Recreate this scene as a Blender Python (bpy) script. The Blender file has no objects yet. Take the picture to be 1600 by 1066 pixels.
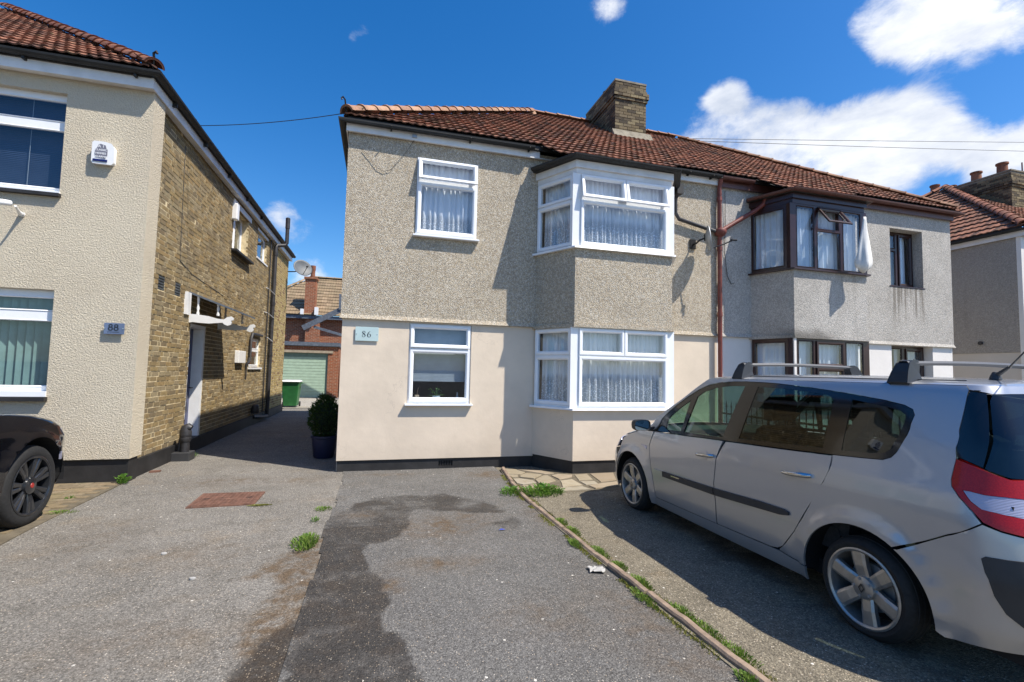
import bpy, bmesh, math, random
from mathutils import Vector, Matrix
from mathutils.geometry import delaunay_2d_cdt
PI = math.pi
rnd = random.Random(11)
SC = bpy.context.scene
COL = SC.collection

# ------------------------------------------------------------------ camera
FPX, YAW, PITCH, ROLL, CAMH = 750.0, -0.2713, 0.0631, -0.0225, 1.55
ca, sa, cb, sb, cc, sc_ = math.cos(YAW), math.sin(YAW), math.cos(PITCH), math.sin(PITCH), math.cos(ROLL), math.sin(ROLL)
Mz = Matrix(((ca, -sa, 0), (sa, ca, 0), (0, 0, 1)))
Mx = Matrix(((1, 0, 0), (0, cb, -sb), (0, sb, cb)))
My = Matrix(((cc, 0, sc_), (0, 1, 0), (-sc_, 0, cc)))
MR = Mz @ Mx @ My
cd = bpy.data.cameras.new('camera')
cam = bpy.data.objects.new('camera', cd)
COL.objects.link(cam)
cd.sensor_width = 36.0
cd.lens = FPX / 1600 * 36.0
cd.clip_start = 0.05
cd.clip_end = 3000
m4 = Matrix.Identity(4)
for r in range(3):
    m4[r][0] = MR[r][0]; m4[r][1] = MR[r][2]; m4[r][2] = -MR[r][1]
m4[2][3] = CAMH
cam.matrix_world = m4
SC.camera = cam

# ------------------------------------------------------------------ sun, sky, exposure
SUN = Vector((0.52, -0.43, 1.0)).normalized()          # direction towards the sun
sl = bpy.data.lights.new('sun', 'SUN')
sl.energy = 5.0
sl.angle = math.radians(0.5)
sl.color = (1.0, 0.935, 0.84)
so = bpy.data.objects.new('sun', sl)
COL.objects.link(so)
so.rotation_euler = SUN.to_track_quat('Z', 'Y').to_euler()
so.location = (10, -10, 20)
SC.view_settings.view_transform = 'Standard'
SC.view_settings.look = 'None'
SC.view_settings.exposure = 0.50
SC.view_settings.gamma = 1.0
SC.view_settings.use_curve_mapping = False

def ray(px, py):
    return (MR @ Vector(((px - 800) / FPX, 1, -(py - 533) / FPX))).normalized()

W = bpy.data.worlds.new('World')
SC.world = W
W.use_nodes = True
nt = W.node_tree
nt.nodes.clear()
def wn(t, **k):
    n = nt.nodes.new(t)
    for a, b in k.items(): setattr(n, a, b)
    return n
def wl(a, b): nt.links.new(a, b)
def wmath(op, a, b=None, c=None, clamp=False):
    n = wn('ShaderNodeMath', operation=op, use_clamp=clamp)
    for i, v in enumerate((a, b, c)):
        if v is None: continue
        if isinstance(v, (int, float)): n.inputs[i].default_value = v
        else: wl(v, n.inputs[i])
    return n.outputs[0]
sky = wn('ShaderNodeTexSky', sky_type='NISHITA', sun_disc=False)
sky.sun_elevation = math.asin(SUN.z)
sky.sun_rotation = math.atan2(SUN.x, SUN.y)
sky.air_density = 1.0; sky.dust_density = 0.8; sky.ozone_density = 2.5; sky.altitude = 50
hs = wn('ShaderNodeHueSaturation')
hs.inputs['Saturation'].default_value = 1.42
hs.inputs['Value'].default_value = 1.48
hs.inputs['Hue'].default_value = 0.505
wl(sky.outputs[0], hs.inputs['Color'])
tc = wn('ShaderNodeTexCoord')
dirv = tc.outputs['Generated']
def wnoise(scale, detail, rough, stretch=(1, 1, 1), dist=0.0):
    mp = wn('ShaderNodeMapping'); wl(dirv, mp.inputs[0]); mp.inputs['Scale'].default_value = stretch
    n = wn('ShaderNodeTexNoise'); n.inputs['Scale'].default_value = scale; n.inputs['Detail'].default_value = detail
    n.inputs['Roughness'].default_value = rough; n.inputs['Distortion'].default_value = dist
    wl(mp.outputs[0], n.inputs['Vector']); return n.outputs[0]
n1 = wnoise(8.5, 15, 0.66, (1, 1, 1.5), 0.3)
n2 = wnoise(1.7, 4, 0.5, (1, 1, 2.0))
base = wmath('MULTIPLY_ADD', n2, 1.3, -1.10)          # scattered fair weather cloud all round the sky
# cloud banks, each a soft lobe round a direction: (direction through a pixel, radius, weight)
lobes = [((1420, 10), 0.10, 0.62), ((1530, 20), 0.13, 0.44), ((1360, 55), 0.05, 0.66), ((1590, 70), 0.09, 0.32), ((1410, 105), 0.05, 0.34), ((1500, 60), 0.05, 0.2),
         ((1450, 150), 0.06, 0.50), ((1350, 172), 0.06, 0.50), ((1260, 192), 0.06, 0.52), ((1170, 205), 0.06, 0.56), ((1090, 220), 0.05, 0.58), ((1230, 235), 0.09, 0.50), ((1340, 250), 0.10, 0.55),
         ((1560, 230), 0.09, 0.60), ((1480, 225), 0.07, 0.50), ((1400, 280), 0.08, 0.48), ((1590, 270), 0.09, 0.50),
         ((1140, 146), 0.030, 0.95), ((1110, 158), 0.018, 0.7), ((965, 14), 0.03, 0.7), ((940, 4), 0.040, 0.62), ((568, 48), 0.030, 1.0), ((545, 60), 0.016, 0.7), ((562, 92), 0.018, 0.9), ((440, 342), 0.045, 0.95), ((500, 352), 0.02, 0.3),
         ((490, 430), 0.06, 0.8), ((1010, 28), 0.018, 0.34), ((1220, 110), .02, .3)]
holes = [((1330, 120), .035, .7), ((1400, 122), .028, .8), ((1470, 122), .034, .8), ((1600, 140), .04, .7), ((1275, 105), .05, .4), ((250, 50), 0.50, 0.32), ((740, 100), 0.30, 0.40), ((1000, 110), 0.12, 0.3), ((400, 220), 0.3, 0.3), ((1240, 60), 0.09, 0.55), ((1300, 115), .05, .4), ((1545, 152), 0.05, 0.9), ((1462, 292), 0.04, 0.8), ((1330, 125), .045, .35), ((1440, 118), .03, .2)]
acc = base
for (p, r, w) in lobes + [(a, b, -c) for a, b, c in holes]:
    d = ray(*p)
    s = wn('ShaderNodeVectorMath', operation='DISTANCE'); wl(dirv, s.inputs[0]); s.inputs[1].default_value = d
    q = wmath('DIVIDE', s.outputs['Value'], r)
    q = wmath('MULTIPLY', q, q); q = wmath('MULTIPLY', q, -1.0); q = wmath('EXPONENT', q)
    acc = wmath('MULTIPLY_ADD', q, w, acc)
dens = wmath('MULTIPLY_ADD', n1, 2.1, acc)
mr = wn('ShaderNodeMapRange', interpolation_type='SMOOTHSTEP')
wl(dens, mr.inputs[0]); mr.inputs[1].default_value = 0.93; mr.inputs[2].default_value = 1.72
n3 = wnoise(6.0, 8, 0.6, (1, 1, 2.6))
shade = wn('ShaderNodeMapRange'); wl(n3, shade.inputs[0]); shade.inputs[1].default_value = 0.3; shade.inputs[2].default_value = 0.62
cr = wn('ShaderNodeMix', data_type='RGBA')
wl(shade.outputs[0], cr.inputs['Factor'])
cr.inputs['A'].default_value = (5.0, 5.6, 6.8, 1); cr.inputs['B'].default_value = (8.8, 9.0, 9.4, 1)
mx = wn('ShaderNodeMix', data_type='RGBA')
wl(mr.outputs[0], mx.inputs['Factor']); wl(hs.outputs[0], mx.inputs['A']); wl(cr.outputs['Result'], mx.inputs['B'])
bg = wn('ShaderNodeBackground'); bg.inputs['Strength'].default_value = 0.088
wl(mx.outputs['Result'], bg.inputs['Color'])
wo = wn('ShaderNodeOutputWorld'); wl(bg.outputs[0], wo.inputs['Surface'])

# ------------------------------------------------------------------ materials
class NB:
    def __init__(s, name):
        s.m = bpy.data.materials.new(name); s.m.use_nodes = True
        s.t = s.m.node_tree; s.t.nodes.clear()
        s.out = s.n('ShaderNodeOutputMaterial'); s._c = None
    def n(s, t, **k):
        x = s.t.nodes.new(t)
        for a, b in k.items(): setattr(x, a, b)
        return x
    def l(s, a, b): s.t.links.new(a, b)
    def co(s):
        if s._c is None: s._c = s.n('ShaderNodeNewGeometry').outputs['Position']
        return s._c
    def setv(s, sock, v):
        if isinstance(v, bpy.types.NodeSocket): s.l(v, sock)
        elif isinstance(v, tuple) and len(v) == 3 and sock.type == 'RGBA': sock.default_value = (*v, 1)
        else: sock.default_value = v
    def noise(s, scale, detail=4, rough=.55, vec=None, dist=0, out=0):
        x = s.n('ShaderNodeTexNoise'); x.inputs['Scale'].default_value = scale; x.inputs['Detail'].default_value = detail
        x.inputs['Roughness'].default_value = rough; x.inputs['Distortion'].default_value = dist
        s.l(vec or s.co(), x.inputs['Vector']); return x.outputs[out]
    def vor(s, scale, feature='F1', rnd_=1.0, out='Distance', vec=None):
        x = s.n('ShaderNodeTexVoronoi', feature=feature); x.inputs['Scale'].default_value = scale
        x.inputs['Randomness'].default_value = rnd_
        s.l(vec or s.co(), x.inputs['Vector']); return x.outputs[out]
    def map(s, vec, scale=(1, 1, 1), rot=(0, 0, 0), loc=(0, 0, 0)):
        x = s.n('ShaderNodeMapping'); s.l(vec, x.inputs[0]); x.inputs['Scale'].default_value = scale
        x.inputs['Rotation'].default_value = rot; x.inputs['Location'].default_value = loc; return x.outputs[0]
    def math(s, op, a, b=None, c=None, clamp=False):
        x = s.n('ShaderNodeMath', operation=op, use_clamp=clamp)
        for i, v in enumerate((a, b, c)):
            if v is not None: s.setv(x.inputs[i], v)
        return x.outputs[0]
    def rng(s, v, a, b, c=0.0, d=1.0, smooth=True):
        x = s.n('ShaderNodeMapRange', interpolation_type='SMOOTHSTEP' if smooth else 'LINEAR')
        s.l(v, x.inputs[0])
        for i, q in zip((1, 2, 3, 4), (a, b, c, d)): x.inputs[i].default_value = q
        return x.outputs[0]
    def mix(s, f, a, b, blend='MIX'):
        x = s.n('ShaderNodeMix', data_type='RGBA', blend_type=blend)
        s.setv(x.inputs['Factor'], f); s.setv(x.inputs['A'], a); s.setv(x.inputs['B'], b); return x.outputs['Result']
    def ramp(s, v, stops, const=False):
        x = s.n('ShaderNodeValToRGB')
        if const: x.color_ramp.interpolation = 'CONSTANT'
        e = x.color_ramp.elements
        while len(e) < len(stops): e.new(0.5)
        for i, (p, c) in enumerate(stops): e[i].position = p; e[i].color = (*c, 1)
        s.l(v, x.inputs[0]); return x.outputs[0]
    def bump(s, h, strength=.5, dist=.01, normal=None):
        x = s.n('ShaderNodeBump'); x.inputs['Strength'].default_value = strength; x.inputs['Distance'].default_value = dist
        s.l(h, x.inputs['Height'])
        if normal is not None: s.l(normal, x.inputs['Normal'])
        return x.outputs[0]
    def island(s):
        g = s.n('ShaderNodeNewGeometry'); o = s.n('ShaderNodeObjectInfo')
        return s.math('FRACT', s.math('ADD', s.math('MULTIPLY', g.outputs['Random Per Island'], 7.31), o.outputs['Random']))
    def pb(s, color, rough=.6, metal=0.0, normal=None, spec=.5, coat=0.0, coatr=.05, sheen=0):
        x = s.n('ShaderNodeBsdfPrincipled')
        s.setv(x.inputs['Base Color'], color); s.setv(x.inputs['Roughness'], rough); s.setv(x.inputs['Metallic'], metal)
        x.inputs['Specular IOR Level'].default_value = spec
        x.inputs['Coat Weight'].default_value = coat; x.inputs['Coat Roughness'].default_value = coatr
        if normal is not None: s.l(normal, x.inputs['Normal'])
        s.bs = x; return x.outputs[0]
    def done(s, sh): s.l(sh, s.out.inputs['Surface']); return s.m

M = {}
def plain(name, col, rough=.6, metal=0, var=.12, scale=6, bumps=0.0, bscale=60, spec=.5, coat=0, coatr=.05):
    b = NB(name)
    n = b.noise(scale, 5, .6)
    c = b.mix(b.rng(n, .3, .7), tuple(x * (1 - var) for x in col), tuple(min(1, x * (1 + var)) for x in col))
    nrm = None
    if bumps: nrm = b.bump(b.noise(bscale, 3), bumps, .004)
    M[name] = b.done(b.pb(c, rough, metal, nrm, spec, coat, coatr)); return M[name]

def m_pebble(name, cols, scale=62, tone=None, bumps=.8, streak=.12, mortar=(.30, .28, .24)):
    b = NB(name)
    c1 = b.vor(scale, out='Color'); d1 = b.vor(scale)
    sep = b.n('ShaderNodeSeparateColor'); b.l(c1, sep.inputs[0])
    col = b.ramp(sep.outputs[0], [(i / len(cols), c) for i, c in enumerate(cols)], True)
    c2 = b.vor(scale * .47, out='Color'); s2 = b.n('ShaderNodeSeparateColor'); b.l(c2, s2.inputs[0])
    col2 = b.ramp(s2.outputs[1], [(i / len(cols), c) for i, c in enumerate(cols[::-1])], True)
    col = b.mix(.42, col, col2)
    col = b.mix(b.rng(d1, .42, .75), col, mortar)
    big = b.noise(1.3, 6, .65)
    col = b.mix(b.rng(big, .35, .7, 0, streak), col, (.12, .105, .08))
    st = b.noise(2.2, 5, .6, b.map(b.co(), (3.0, 3.0, .25)))
    col = b.mix(b.rng(st, .55, .8, 0, streak * 1.5), col, (.10, .09, .07))
    if name == 'pebbledash_grey':       # run marks below the narrow window and soot along the foot of the bay
        s = b.n('ShaderNodeSeparateXYZ'); b.l(b.co(), s.inputs[0]); X_, Z_ = s.outputs[0], s.outputs[2]
        run = b.rng(b.noise(5, 5, .6, b.map(b.co(), (2.2, 2.2, .12))), .42, .62)
        box = b.math('MULTIPLY', b.math('MULTIPLY', b.rng(X_, 10.35, 10.6), b.rng(X_, 11.65, 11.35)), b.math('MULTIPLY', b.rng(Z_, 2.55, 3.3), b.rng(Z_, 3.56, 3.54)))
        col = b.mix(b.math('MULTIPLY', b.math('MULTIPLY', run, box), .75), col, (.13, .11, .085))
        foot = b.math('MULTIPLY', b.rng(b.math('ADD', Z_, b.math('MULTIPLY', b.noise(4, 5), .3)), 2.66, 2.42), b.math('MULTIPLY', b.rng(X_, 6.9, 7.2), b.rng(X_, 8.4, 7.7)))
        col = b.mix(b.math('MULTIPLY', foot, .7), col, (.10, .09, .075))
    h = b.math('MULTIPLY', d1, -1.0)
    M[name] = b.done(b.pb(col, .9, 0, b.bump(h, bumps, .011), .25)); return M[name]
m_pebble('pebbledash_tan', [(.61, .52, .38), (.42, .33, .22), (.72, .66, .55), (.50, .41, .28), (.31, .24, .16), (.66, .58, .45), (.55, .45, .32)], 78, bumps=.7)
m_pebble('pebbledash_grey', [(.57, .53, .475), (.43, .395, .35), (.62, .58, .53), (.50, .46, .41), (.37, .335, .30), (.58, .54, .48)], 66, streak=.22, bumps=.6, mortar=(.36, .35, .32))
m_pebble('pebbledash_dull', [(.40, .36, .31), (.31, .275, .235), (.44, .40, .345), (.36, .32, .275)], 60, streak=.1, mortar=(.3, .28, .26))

def m_tyrolean():
    b = NB('roughcast_cream')
    n = b.noise(52, 5, .65, b.map(b.co(), (1, 1, 1.3)), .6); v = b.vor(44, 'SMOOTH_F1')
    h = b.math('ADD', b.rng(n, .35, .65), b.math('MULTIPLY', v, -.9))
    col = b.mix(b.rng(b.noise(1.1, 5, .6), .35, .7), (.65, .575, .44), (.60, .525, .40))
    col = b.mix(b.rng(n, .25, .5, .3, 0), col, (.36, .31, .22))
    st = b.noise(2.0, 5, .6, b.map(b.co(), (3.5, 3.5, .2)))
    col = b.mix(b.rng(st, .6, .85, 0, .25), col, (.30, .27, .2))
    M['roughcast_cream'] = b.done(b.pb(col, .92, 0, b.bump(h, .75, .010), .2))
m_tyrolean()
def m_render(name, col, var=.06, grime=.15):
    b = NB(name)
    n = b.noise(1.4, 6, .6)
    c = b.mix(b.rng(n, .3, .7), tuple(x * (1 - var) for x in col), tuple(x * (1 + var) for x in col))
    sx = b.n('ShaderNodeSeparateXYZ'); b.l(b.co(), sx.inputs[0])
    low = b.rng(b.math('ADD', sx.outputs[2], b.math('MULTIPLY', b.noise(5, 5), .35)), .28, .75, grime, 0)
    c = b.mix(low, c, (.30, .26, .2))
    st = b.noise(1.6, 6, .65, b.map(b.co(), (4, 4, .22)))
    c = b.mix(b.rng(st, .6, .9, 0, grime * .9), c, (.34, .30, .25))
    wv = b.n('ShaderNodeVectorMath', operation='ADD'); b.l(b.co(), wv.inputs[0]); b.l(b.noise(2.5, 5, .7, out=1), wv.inputs[1])
    ck = b.vor(.55, 'DISTANCE_TO_EDGE', vec=wv.outputs[0])
    c = b.mix(b.math('MULTIPLY', b.rng(ck, .006, .001), b.rng(b.noise(.9, 2), .5, .62, 0, .3)), c, (.28, .24, .2))
    c = b.mix(b.rng(b.noise(.7, 3, .5, b.map(b.co(), loc=(4, 1, 2))), .5, .62, 0, .12), c, tuple(x * 1.12 for x in col))
    M[name] = b.done(b.pb(c, .78, 0, b.bump(b.math('ADD', b.noise(9, 4), b.math('MULTIPLY', b.noise(140, 2), .25)), .22, .012), .3))
m_render('render_beige', (.675, .57, .445), .07, .2)
m_render('render_white', (.74, .705, .66), .04, .12)
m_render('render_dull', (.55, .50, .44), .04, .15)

def m_brick(name, cols, mortar=False, dirt=.25):
    b = NB(name)
    r = b.island()
    col = b.ramp(r, [(i / len(cols), c) for i, c in enumerate(cols)], True)
    n = b.noise(28, 5, .65)
    col = b.mix(b.rng(n, .35, .7, 0, .55), col, tuple(x * .45 for x in cols[0]))
    col = b.mix(b.rng(b.noise(75, 3), .55, .75, 0, .35), col, (.42, .36, .25))
    big = b.noise(.8, 5, .6)
    col = b.mix(b.rng(big, .45, .75, 0, dirt), col, (.07, .06, .05))
    M[name] = b.done(b.pb(col, .9, 0, b.bump(b.noise(90, 4, .7), .6, .006), .2)); return M[name]
m_brick('stock_brick', [(.30, .22, .105), (.26, .19, .095), (.33, .245, .125), (.23, .175, .10), (.29, .23, .14), (.31, .215, .10), (.195, .15, .09), (.31, .25, .15)])
m_brick('stock_brick_yellow', [(.42, .31, .13), (.38, .27, .11), (.46, .35, .16), (.40, .30, .13), (.22, .13, .07), (.44, .33, .15), (.36, .26, .10)], dirt=.1)
m_brick('chimney_brick', [(.22, .17, .10), (.17, .13, .075), (.28, .23, .135), (.09, .07, .048), (.20, .16, .10), (.065, .053, .04)], dirt=.75)
def m_mortar(name, col):
    b = NB(name)
    c = b.mix(b.rng(b.noise(7, 6, .7), .3, .7), col, tuple(x * .6 for x in col))
    M[name] = b.done(b.pb(c, .95, 0, b.bump(b.noise(120, 3), .5, .004), .15))
m_mortar('mortar_yellow', (.72, .60, .38)); m_mortar('mortar_grey', (.30, .27, .21)); m_mortar('joint_sand', (.16, .135, .095))

def m_brickwall(name, c1, c2, mort, rot):
    b = NB(name)
    s = b.n('ShaderNodeSeparateXYZ'); b.l(b.co(), s.inputs[0])
    cx = b.n('ShaderNodeCombineXYZ'); b.l(s.outputs[1 if rot else 0], cx.inputs[0]); b.l(s.outputs[2], cx.inputs[1])
    t = b.n('ShaderNodeTexBrick'); b.l(cx.outputs[0], t.inputs['Vector'])
    t.inputs['Scale'].default_value = 1; t.inputs['Brick Width'].default_value = .225; t.inputs['Row Height'].default_value = .075
    t.inputs['Mortar Size'].default_value = .011; t.inputs['Color1'].default_value = (*c1, 1); t.inputs['Color2'].default_value = (*c2, 1); t.inputs['Mortar'].default_value = (*mort, 1)
    c = b.mix(b.rng(b.noise(11, 4), .4, .7, 0, .5), t.outputs[0], tuple(x * .5 for x in c1))
    M[name] = b.done(b.pb(c, .9, 0, b.bump(t.outputs['Fac'], -.6, .01), .2))
m_brickwall('red_brick', (.33, .095, .04), (.20, .06, .03), (.34, .25, .17), 0)
m_brickwall('red_brick_side', (.33, .095, .04), (.20, .06, .03), (.34, .25, .17), 1)

def m_tile(name, cols, lichen=.4):
    b = NB(name)
    r = b.island()
    col = b.ramp(r, [(i / len(cols), c) for i, c in enumerate(cols)], True)
    n = b.noise(16, 5, .7)
    col = b.mix(b.rng(n, .42, .68, 0, lichen), col, (.045, .034, .026))
    col = b.mix(b.rng(b.noise(1.2, 5, .65), .45, .7, 0, lichen * .9), col, (.06, .045, .035))
    col = b.mix(b.rng(b.noise(50, 3), .62, .75, 0, .3), col, (.36, .30, .2))
    col = b.mix(b.math('MULTIPLY', b.rng(b.noise(4.5, 5, .7), .55, .7), b.rng(b.noise(38, 3), .4, .6)), col, (.17, .15, .075))
    M[name] = b.done(b.pb(col, .85, 0, b.bump(b.noise(80, 3), .4, .004), .25)); return M[name]
m_tile('clay_tile', [(.30, .135, .082), (.23, .105, .066), (.36, .165, .10), (.27, .12, .074), (.18, .085, .058), (.33, .145, .088), (.13, .07, .05)], .5)
m_tile('ridge_tile_clay', [(.36, .20, .125), (.31, .165, .10), (.41, .245, .155), (.33, .185, .12)], .4)
m_tile('ridge_tile_red', [(.26, .10, .06), (.21, .08, .048), (.30, .125, .075)], .5)
m_tile('concrete_tile', [(.26, .19, .115), (.22, .16, .10), (.30, .22, .14), (.24, .18, .11)], .25)

def m_asphalt(name, base, dark, light, specks, attr=None, warm=.35):
    b = NB(name)
    co = b.co()
    n0 = b.noise(.9, 6, .6); n1 = b.noise(3.3, 6, .65, dist=.3); n2 = b.noise(140, 2, .6); n3 = b.noise(55, 3, .7)
    c = b.mix(b.rng(n0, .35, .65), base, tuple(x * .8 for x in base))
    c = b.mix(b.rng(n1, .42, .72, 0, .65), c, dark)
    c = b.mix(b.rng(b.noise(11, 5, .7), .5, .75, 0, .45), c, dark)
    c = b.mix(b.rng(b.noise(1.7, 5, .6, b.map(co, (1, 1, 1), loc=(3, 7, 0))), .52, .72, 0, warm), c, (base[0] * 1.02, base[1] * .84, base[2] * .62))
    c = b.mix(b.rng(n2, .38, .66), c, light, 'MULTIPLY' if 0 else 'MIX') if 0 else b.mix(b.rng(n2, .50, .72, 0, .75), c, light)
    c = b.mix(b.rng(n3, .50, .30, 0, .55), c, tuple(x * .35 for x in dark))
    vc = b.vor(90, out='Color'); vd = b.vor(90); sp = b.n('ShaderNodeSeparateColor'); b.l(vc, sp.inputs[0])
    pick = b.math('GREATER_THAN', sp.outputs[0], 1 - specks); near = b.math('LESS_THAN', vd, .34)
    c = b.mix(b.math('MULTIPLY', b.math('MULTIPLY', pick, near), .75), c, b.mix(sp.outputs[1], (.52, .48, .41), (.40, .30, .20)))
    vc2 = b.vor(34, out='Color'); vd2 = b.vor(34); s2 = b.n('ShaderNodeSeparateColor'); b.l(vc2, s2.inputs[0])
    c = b.mix(b.math('MULTIPLY', b.math('GREATER_THAN', s2.outputs[0], .993), b.math('LESS_THAN', vd2, .28)), c, (.60, .57, .50))
    if name == 'bay_concrete':          # noise-edged dark patch painted in to deepen the shade under the silver car
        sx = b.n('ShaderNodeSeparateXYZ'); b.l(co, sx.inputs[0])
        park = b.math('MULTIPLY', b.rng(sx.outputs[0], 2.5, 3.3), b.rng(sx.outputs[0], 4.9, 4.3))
        under_car_shade = b.rng(b.noise(1.6, 6, .65, dist=.6), .44, .58)
        c = b.mix(b.math('MULTIPLY', b.math('MULTIPLY', park, under_car_shade), .8), c, (.03, .026, .02))
    rough = .88
    if attr:
        at = b.n('ShaderNodeAttribute', attribute_name=attr)
        m = b.rng(at.outputs['Fac'], .04, .95)
        ab = b.n('ShaderNodeAttribute', attribute_name='brown'); mb_ = ab.outputs['Fac']
        c = b.mix(b.math('MULTIPLY', mb_, b.rng(b.noise(9, 6, .7), .3, .62)), c, (.105, .072, .042))
        stn = b.mix(.80, c, (.021, .018, .015))
        stn = b.mix(b.math('MULTIPLY', b.math('MULTIPLY', b.math('GREATER_THAN', sp.outputs[0], .86), near), .8), stn, (.30, .24, .17))
        stn = b.mix(b.rng(b.noise(5, 6, .7), .45, .7, 0, .5), stn, (.06, .045, .032))
        c = b.mix(m, c, stn)
        rough = b.rng(m, 0, 1, .9, .62, False)
    gr = b.rng(sp.outputs[2], 0, 1, .72, 1.32, False); g3 = b.n('ShaderNodeCombineColor')
    for k_ in range(3): b.l(gr, g3.inputs[k_])
    c = b.mix(1.0, c, g3.outputs[0], 'MULTIPLY')
    vs_ = b.n('ShaderNodeSeparateColor'); b.l(b.vor(190, out='Color'), vs_.inputs[0])
    g4 = b.n('ShaderNodeCombineColor'); gr4 = b.rng(vs_.outputs[0], 0, 1, .75, 1.25, False)
    for k_ in range(3): b.l(gr4, g4.inputs[k_])
    c = b.mix(1.0, c, g4.outputs[0], 'MULTIPLY')
    h = b.math('ADD', b.math('MULTIPLY', n2, .5), b.math('ADD', n3, b.math('MULTIPLY', vd, -.7)))
    M[name] = b.done(b.pb(c, rough, 0, b.bump(h, .75, .009), .3))
m_asphalt('old_asphalt', (.185, .172, .150), (.105, .096, .08), (.34, .315, .275), .12, 'stain', .4)
m_asphalt('drive_asphalt', (.132, .127, .118), (.087, .082, .074), (.26, .248, .225), .09, 'stain', .25)
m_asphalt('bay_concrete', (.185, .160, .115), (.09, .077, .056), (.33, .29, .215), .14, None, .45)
m_asphalt('rear_concrete', (.36, .33, .28), (.28, .25, .2), (.42, .40, .35), .03)
m_asphalt('road_asphalt', (.12, .115, .11), (.08, .078, .075), (.2, .195, .19), .04)

plain('upvc', (.82, .83, .84), .28, var=.02, spec=.5)
plain('fascia_white', (.72, .71, .69), .45, var=.10, scale=3)
plain('gutter_black', (.016, .016, .015), .62, var=.3)
plain('gutter_brown', (.10, .035, .025), .45, var=.2)
plain('pipe_red', (.17, .042, .03), .5, var=.25, scale=9)
plain('pipe_black', (.028, .027, .029), .5, var=.3, scale=12)
plain('plinth_black', (.019, .018, .018), .62, var=.35, scale=4, bumps=.3, bscale=30)
plain('brown_frame', (.032, .011, .009), .3, var=.2)
plain('lead', (.10, .11, .115), .55, .3, var=.3)
plain('tarred_felt', (.03, .028, .026), .7, var=.4, scale=9)
plain('grey_timber', (.10, .12, .15), .65, var=.25, scale=10)
plain('white_timber', (.74, .74, .73), .5, var=.05)
plain('garage_green', (.36, .48, .36), .5, var=.08)
plain('garage_green_dark', (.16, .24, .19), .5, var=.08)
plain('lintel_stone', (.34, .28, .2), .8, var=.15, bumps=.3)
plain('bin_green', (.02, .13, .035), .45, var=.15)
plain('bin_lid', (.80, .80, .79), .35, var=.04)
plain('rubber', (.014, .014, .014), .78, var=.3, scale=40, bumps=.2)
plain('dark_plastic', (.022, .023, .025), .5, var=.15)
plain('trim_grey', (.035, .035, .036), .6, var=.12, bumps=.15, bscale=300)
plain('chrome', (.62, .63, .65), .18, 1.0, var=.03)
plain('alloy', (.40, .39, .37), .38, .75, var=.12, scale=22)
plain('alloy_black', (.022, .024, .028), .3, .3, var=.1, coat=.6)
plain('rust_red', (.15, .075, .05), .75, .1, var=.3, scale=14, bumps=.6, bscale=45)
plain('gloss_black', (.006, .006, .007), .12, var=.05, coat=.6)
plain('bar_grey', (.055, .058, .062), .45, .0, var=.1)
plain('galvanised', (.33, .35, .37), .5, .6, var=.15, scale=12)
plain('white_plastic', (.78, .78, .77), .35, var=.03)
plain('navy_plastic', (.01, .014, .10), .25, var=.1)
plain('print_grey', (.16, .16, .20), .5, var=.05)
plain('print_dark', (.015, .022, .035), .5, var=.05)
plain('plaque_grey', (.13, .17, .27), .22, .2, var=.15, scale=3)
plain('plaque_glass', (.44, .56, .56), .15, var=.04, coat=.5)
plain('cloth_white', (.70, .69, .66), .85, var=.08)
plain('soil', (.04, .03, .02), .95, var=.3)
plain('pot_blue', (.010, .013, .045), .5, var=.1)
plain('dish_grey', (.11, .12, .125), .55, var=.15)
plain('pot_pale', (.55, .66, .68), .3, var=.05)
plain('seat_fabric', (.035, .037, .042), .9, var=.25, scale=30)
plain('dash_plastic', (.05, .055, .055), .6, var=.15)
plain('liner_black', (.008, .008, .009), .8, var=.1)
plain('iron_black', (.015, .015, .016), .45, .2, var=.2)
plain('interior_wall', (.24, .22, .2), .9, var=.1)
plain('terracotta_pot', (.34, .12, .07), .8, var=.2, scale=12)
plain('wood_floor', (.15, .10, .06), .6)
plain('paper_white', (.36, .35, .33), .7, var=.08)
plain('paper_blue', (.03, .06, .36), .5, var=.1)
plain('mirror_glass', (.6, .62, .64), .04, 1.0, var=.0)
plain('red_enamel', (.32, .025, .02), .3)
plain('plate_yellow', (.62, .45, .04), .4)
plain('haunch', (.17, .145, .10), .9, var=.35, scale=14, bumps=.6)
plain('kerb_concrete', (.24, .175, .125), .88, var=.28, scale=11, bumps=.6, bscale=90)
plain('cyan_plastic', (.05, .35, .5), .4)

def m_stone():
    b = NB('paving_stone'); r = b.island()
    c = b.ramp(r, [(0, (.27, .23, .16)), (.2, (.33, .285, .205)), (.4, (.25, .20, .14)), (.6, (.30, .245, .175)), (.8, (.30, .265, .20))], True)
    c = b.mix(b.rng(b.noise(9, 6, .7), .4, .7, 0, .5), c, (.22, .17, .10))
    M['paving_stone'] = b.done(b.pb(c, .88, 0, b.bump(b.noise(35, 5), .5, .01), .25))
    b = NB('paving_block'); r = b.island()
    c = b.ramp(r, [(0, (.20, .155, .095)), (.25, (.24, .18, .11)), (.5, (.18, .14, .09)), (.75, (.22, .175, .115))], True)
    c = b.mix(b.rng(b.noise(12, 6, .7), .4, .7, 0, .5), c, (.10, .085, .055))
    c = b.mix(b.rng(b.noise(3, 5, .7), .5, .7, 0, .35), c, (.11, .12, .05))
    M['paving_block'] = b.done(b.pb(c, .9, 0, b.bump(b.noise(60, 4), .5, .006), .2))
m_stone()

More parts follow.
